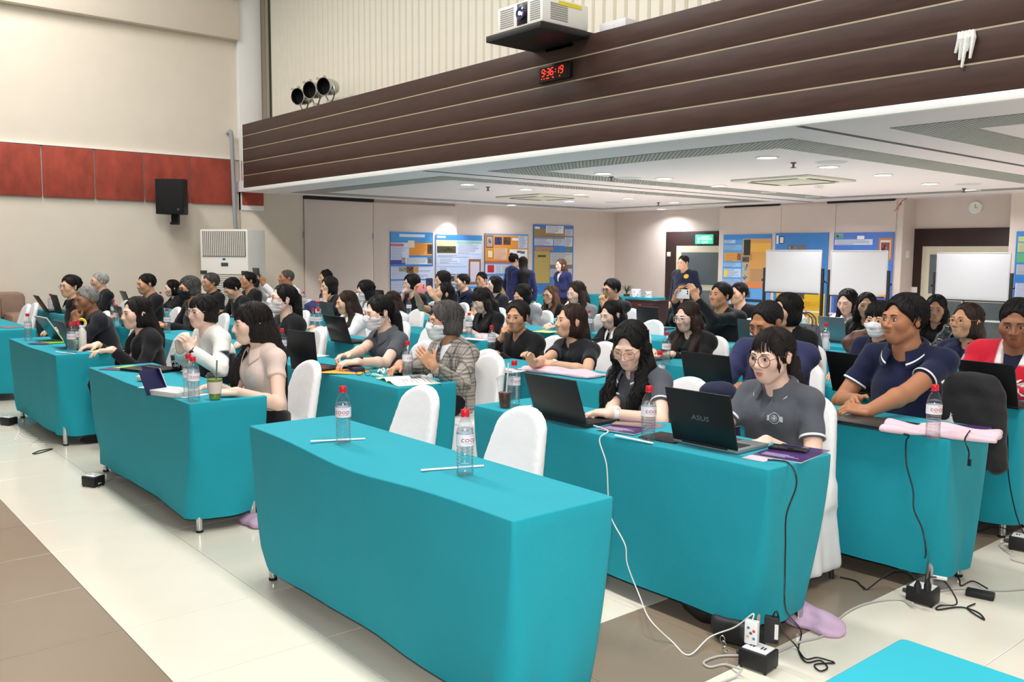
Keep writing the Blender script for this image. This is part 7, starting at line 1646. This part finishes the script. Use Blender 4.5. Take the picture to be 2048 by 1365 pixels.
cord([g_(1535, 920, TH+.004), g_(1560, 922, TH+.006), g_(1576, 926, TH+.008), f_(1590, 945, F2-.012), f_(1592, 975, F2-.02), f_(1573, 1030, F2-.015), f_(1571, 1090, F2-.015), f_(1570, 1150, F2-.012), f_(1572, 1220, F2-.015), g_(1602, 1262, .02), g_(1597, 1300), g_(1612, 1325), g_(1640, 1322), g_(1655, 1336), g_(1640, 1343), g_(1630, 1330), g_(1670, 1327)], .0032, CB, 'black cable hanging down the corner of the grey polo women\'s table')
pa_ = onZ(1535, 1330, 0); cord([(pa_.x+.005, pa_.y+.012, .19), (pa_.x+.02, pa_.y+.02, .215), g_(1565, 1262, .12), g_(1590, 1290, .02), g_(1610, 1318), g_(1635, 1316), g_(1668, 1325)], .003, CB, 'black cable looping from the upright adapter to the floor')
cord([g_(1808, 868, TH+.02), g_(1818, 872, TH+.02), f_(1812, 885, F3-.005), f_(1813, 930, F3-.01), f_(1826, 980, F3-.01), f_(1828, 1020, F3-.03), f_(1845, 1060, F3-.04), f_(1852, 1110, F3-.045), g_(1840, 1122, .05), g_(1820, 1133, .03), g_(1830, 1125, .03), g_(1865, 1132, .04), g_(1915, 1155), g_(1922, 1172), g_(1945, 1163), g_(1975, 1178, .02)], .0035, CB, 'black laptop cable running down the navy polo man\'s table to the brick')
cord([g_(1940, 862, TH+.03), g_(1930, 878, TH+.03), f_(1933, 890, F3+.1), f_(1938, 905, F3+.12), f_(1937, 918, F3+.12)], .0035, CB, 'short black USB cable dangling off the pink bag')
e_ = f_(1939, 924, F3+.12); tag(MB().box(-.008, .008, -.004, .004, -.02, .012, .002, Matrix.Translation(e_)).build('usb_plug', BX), 'USB plug at the end of the dangling cable', 'plug')
cord([g_(2003, 815, TH+.01), f_(2006, 825, F4-.005), f_(2015, 870, F4-.01), f_(2017, 950, F4-.01), f_(2030, 1020, F4-.01), f_(2044, 1060, F4-.01), g_(2060, 1090, .05)], .0035, CB, 'black cable down the front of the red jacket man\'s table')
cord([g_(1725, 1178), g_(1735, 1179), g_(1760, 1160, .05), g_(1790, 1142, .1), g_(1818, 1145, .14), g_(1836, 1165, .13), (onZ(1835, 1180, .09).x, onZ(1835, 1180, .09).y, .13)], .0035, CB, 'black cable arching into the outlet box from the left')
cord([g_(1680, 1155), g_(1710, 1162), g_(1722, 1172), g_(1730, 1178)], .0035, CB, 'black cable end under the navy polo man\'s table')
cord([(onZ(1855, 1178, .09).x, onZ(1855, 1178, .09).y, .13), g_(1860, 1155, .15), g_(1885, 1160, .12), g_(1908, 1190, .06), g_(1912, 1210, .02), g_(1880, 1212), g_(1875, 1220), g_(1920, 1215), g_(1955, 1225), g_(1968, 1240), g_(1935, 1218), g_(1950, 1208)], .0035, CB, 'black cable coiled beside the outlet box and power brick')
tag(MB().box(-.03, .03, -.006, .006, 0, .016, .004, Matrix.Translation(g_(1880, 1160, .13)) @ Matrix.Rotation(.3, 4, 'Z')).build('cable_tag', SOCK), 'white tag tied on the coiled black cable', 'tag')
cord([g_(1484, 1340, .03), g_(1450, 1330), g_(1420, 1335), g_(1408, 1325), g_(1440, 1313), g_(1490, 1312), g_(1540, 1310), g_(1600, 1285), g_(1650, 1270), g_(1690, 1228), g_(1740, 1206), g_(1800, 1200), g_(1826, 1207, .03)], .0045, CG, 'grey extension cord between the two nearest outlet boxes')
cord([g_(1484, 1340, .03), g_(1470, 1355), g_(1450, 1363), g_(1380, 1390)], .0045, CG, 'grey extension cord leaving the nearest outlet box'); cord([g_(1866, 1185), g_(1920, 1178), g_(2000, 1182), g_(2060, 1178)], .0045, CG, 'grey extension cord running right along the floor'); cord([g_(2028, 1105, .03), g_(2005, 1098), g_(2000, 1088), g_(2020, 1082), g_(2050, 1080)], .0045, CG, 'grey cord curling at the right edge outlet box'); cord([g_(2025, 1108, .03), g_(2025, 1120), g_(2060, 1130)], .0045, CG, 'grey cord leaving the right edge outlet box')
cord([f_(1938, 1052, F4-.01), f_(1960, 1062, F4-.012), f_(1985, 1052, F4-.012), f_(2010, 1058, F4-.012), f_(2030, 1062, F4-.02)], .003, CB, 'thin black cable along the hem of the red jacket man\'s table')
cord([g_(197, 968, .03), g_(215, 962), g_(240, 955), g_(300, 970)], .004, CG, 'grey cord running under the sweater man\'s table'); cord([g_(20, 838, .06), g_(32, 848), g_(38, 862), g_(30, 882)], .004, CW, 'white cord at the left edge outlet box'); cord([g_(30, 850), g_(45, 872), g_(75, 878), g_(60, 890), g_(90, 888)], .003, CW, 'white cord looping under the left table'); cord([g_(65, 908), g_(80, 902), g_(105, 898), g_(85, 905), g_(68, 909)], .004, CB, 'black cord loop under the badge woman\'s table')
# under the tables
p = onZ(1590, 1283, 0); lump('cloth_bag', (p.x-.05, p.y+.2, 0), [ell((0, 0, .015), (.17, .08, .03)), ell((-.05, .02, .03), (.1, .06, .05))], mat('bag_lilac', (206, 176, 204), .8, bump=.6, bs=24), 'lilac bag lying on the floor under the near table corner', 'bag', .009, wr=.009)
p = onZ(1440, 1300, 0); lump('shoulder_bag', (p.x, p.y+.12, 0), [ell((0, 0, .05), (.13, .08, .06)), ell((-.22, .07, .05), (.12, .06, .06))], mat('bag_black', (18, 18, 20), .5), 'black bag on the floor with a silver keychain', 'bag', .014)
p = onZ(1445, 1280, .06); m = MB()
for k in range(4): m.tube([(p.x+.012*math.cos(a_)+.006*k, p.y, p.z-.02*k+.016*math.sin(a_)) for a_ in np.linspace(0, 2*PI, 11)], .002, 5, cap=False)
tag(m.build('keychain', CHR), 'silver keychain hanging from the black bag', 'keychain')
p = onZ(470, 1070, 0); lump('cloth_bag', (p.x-.12, p.y+.16, 0), [ell((0, 0, .025), (.13, .06, .03))], mat('bag_pale', (190, 160, 186), .7), 'pale lilac bag on the floor under the sweater man\'s table', 'bag', .014)
sc.cycles.use_denoising = True
sc.cycles.max_bounces = 8; sc.cycles.transparent_max_bounces = 24
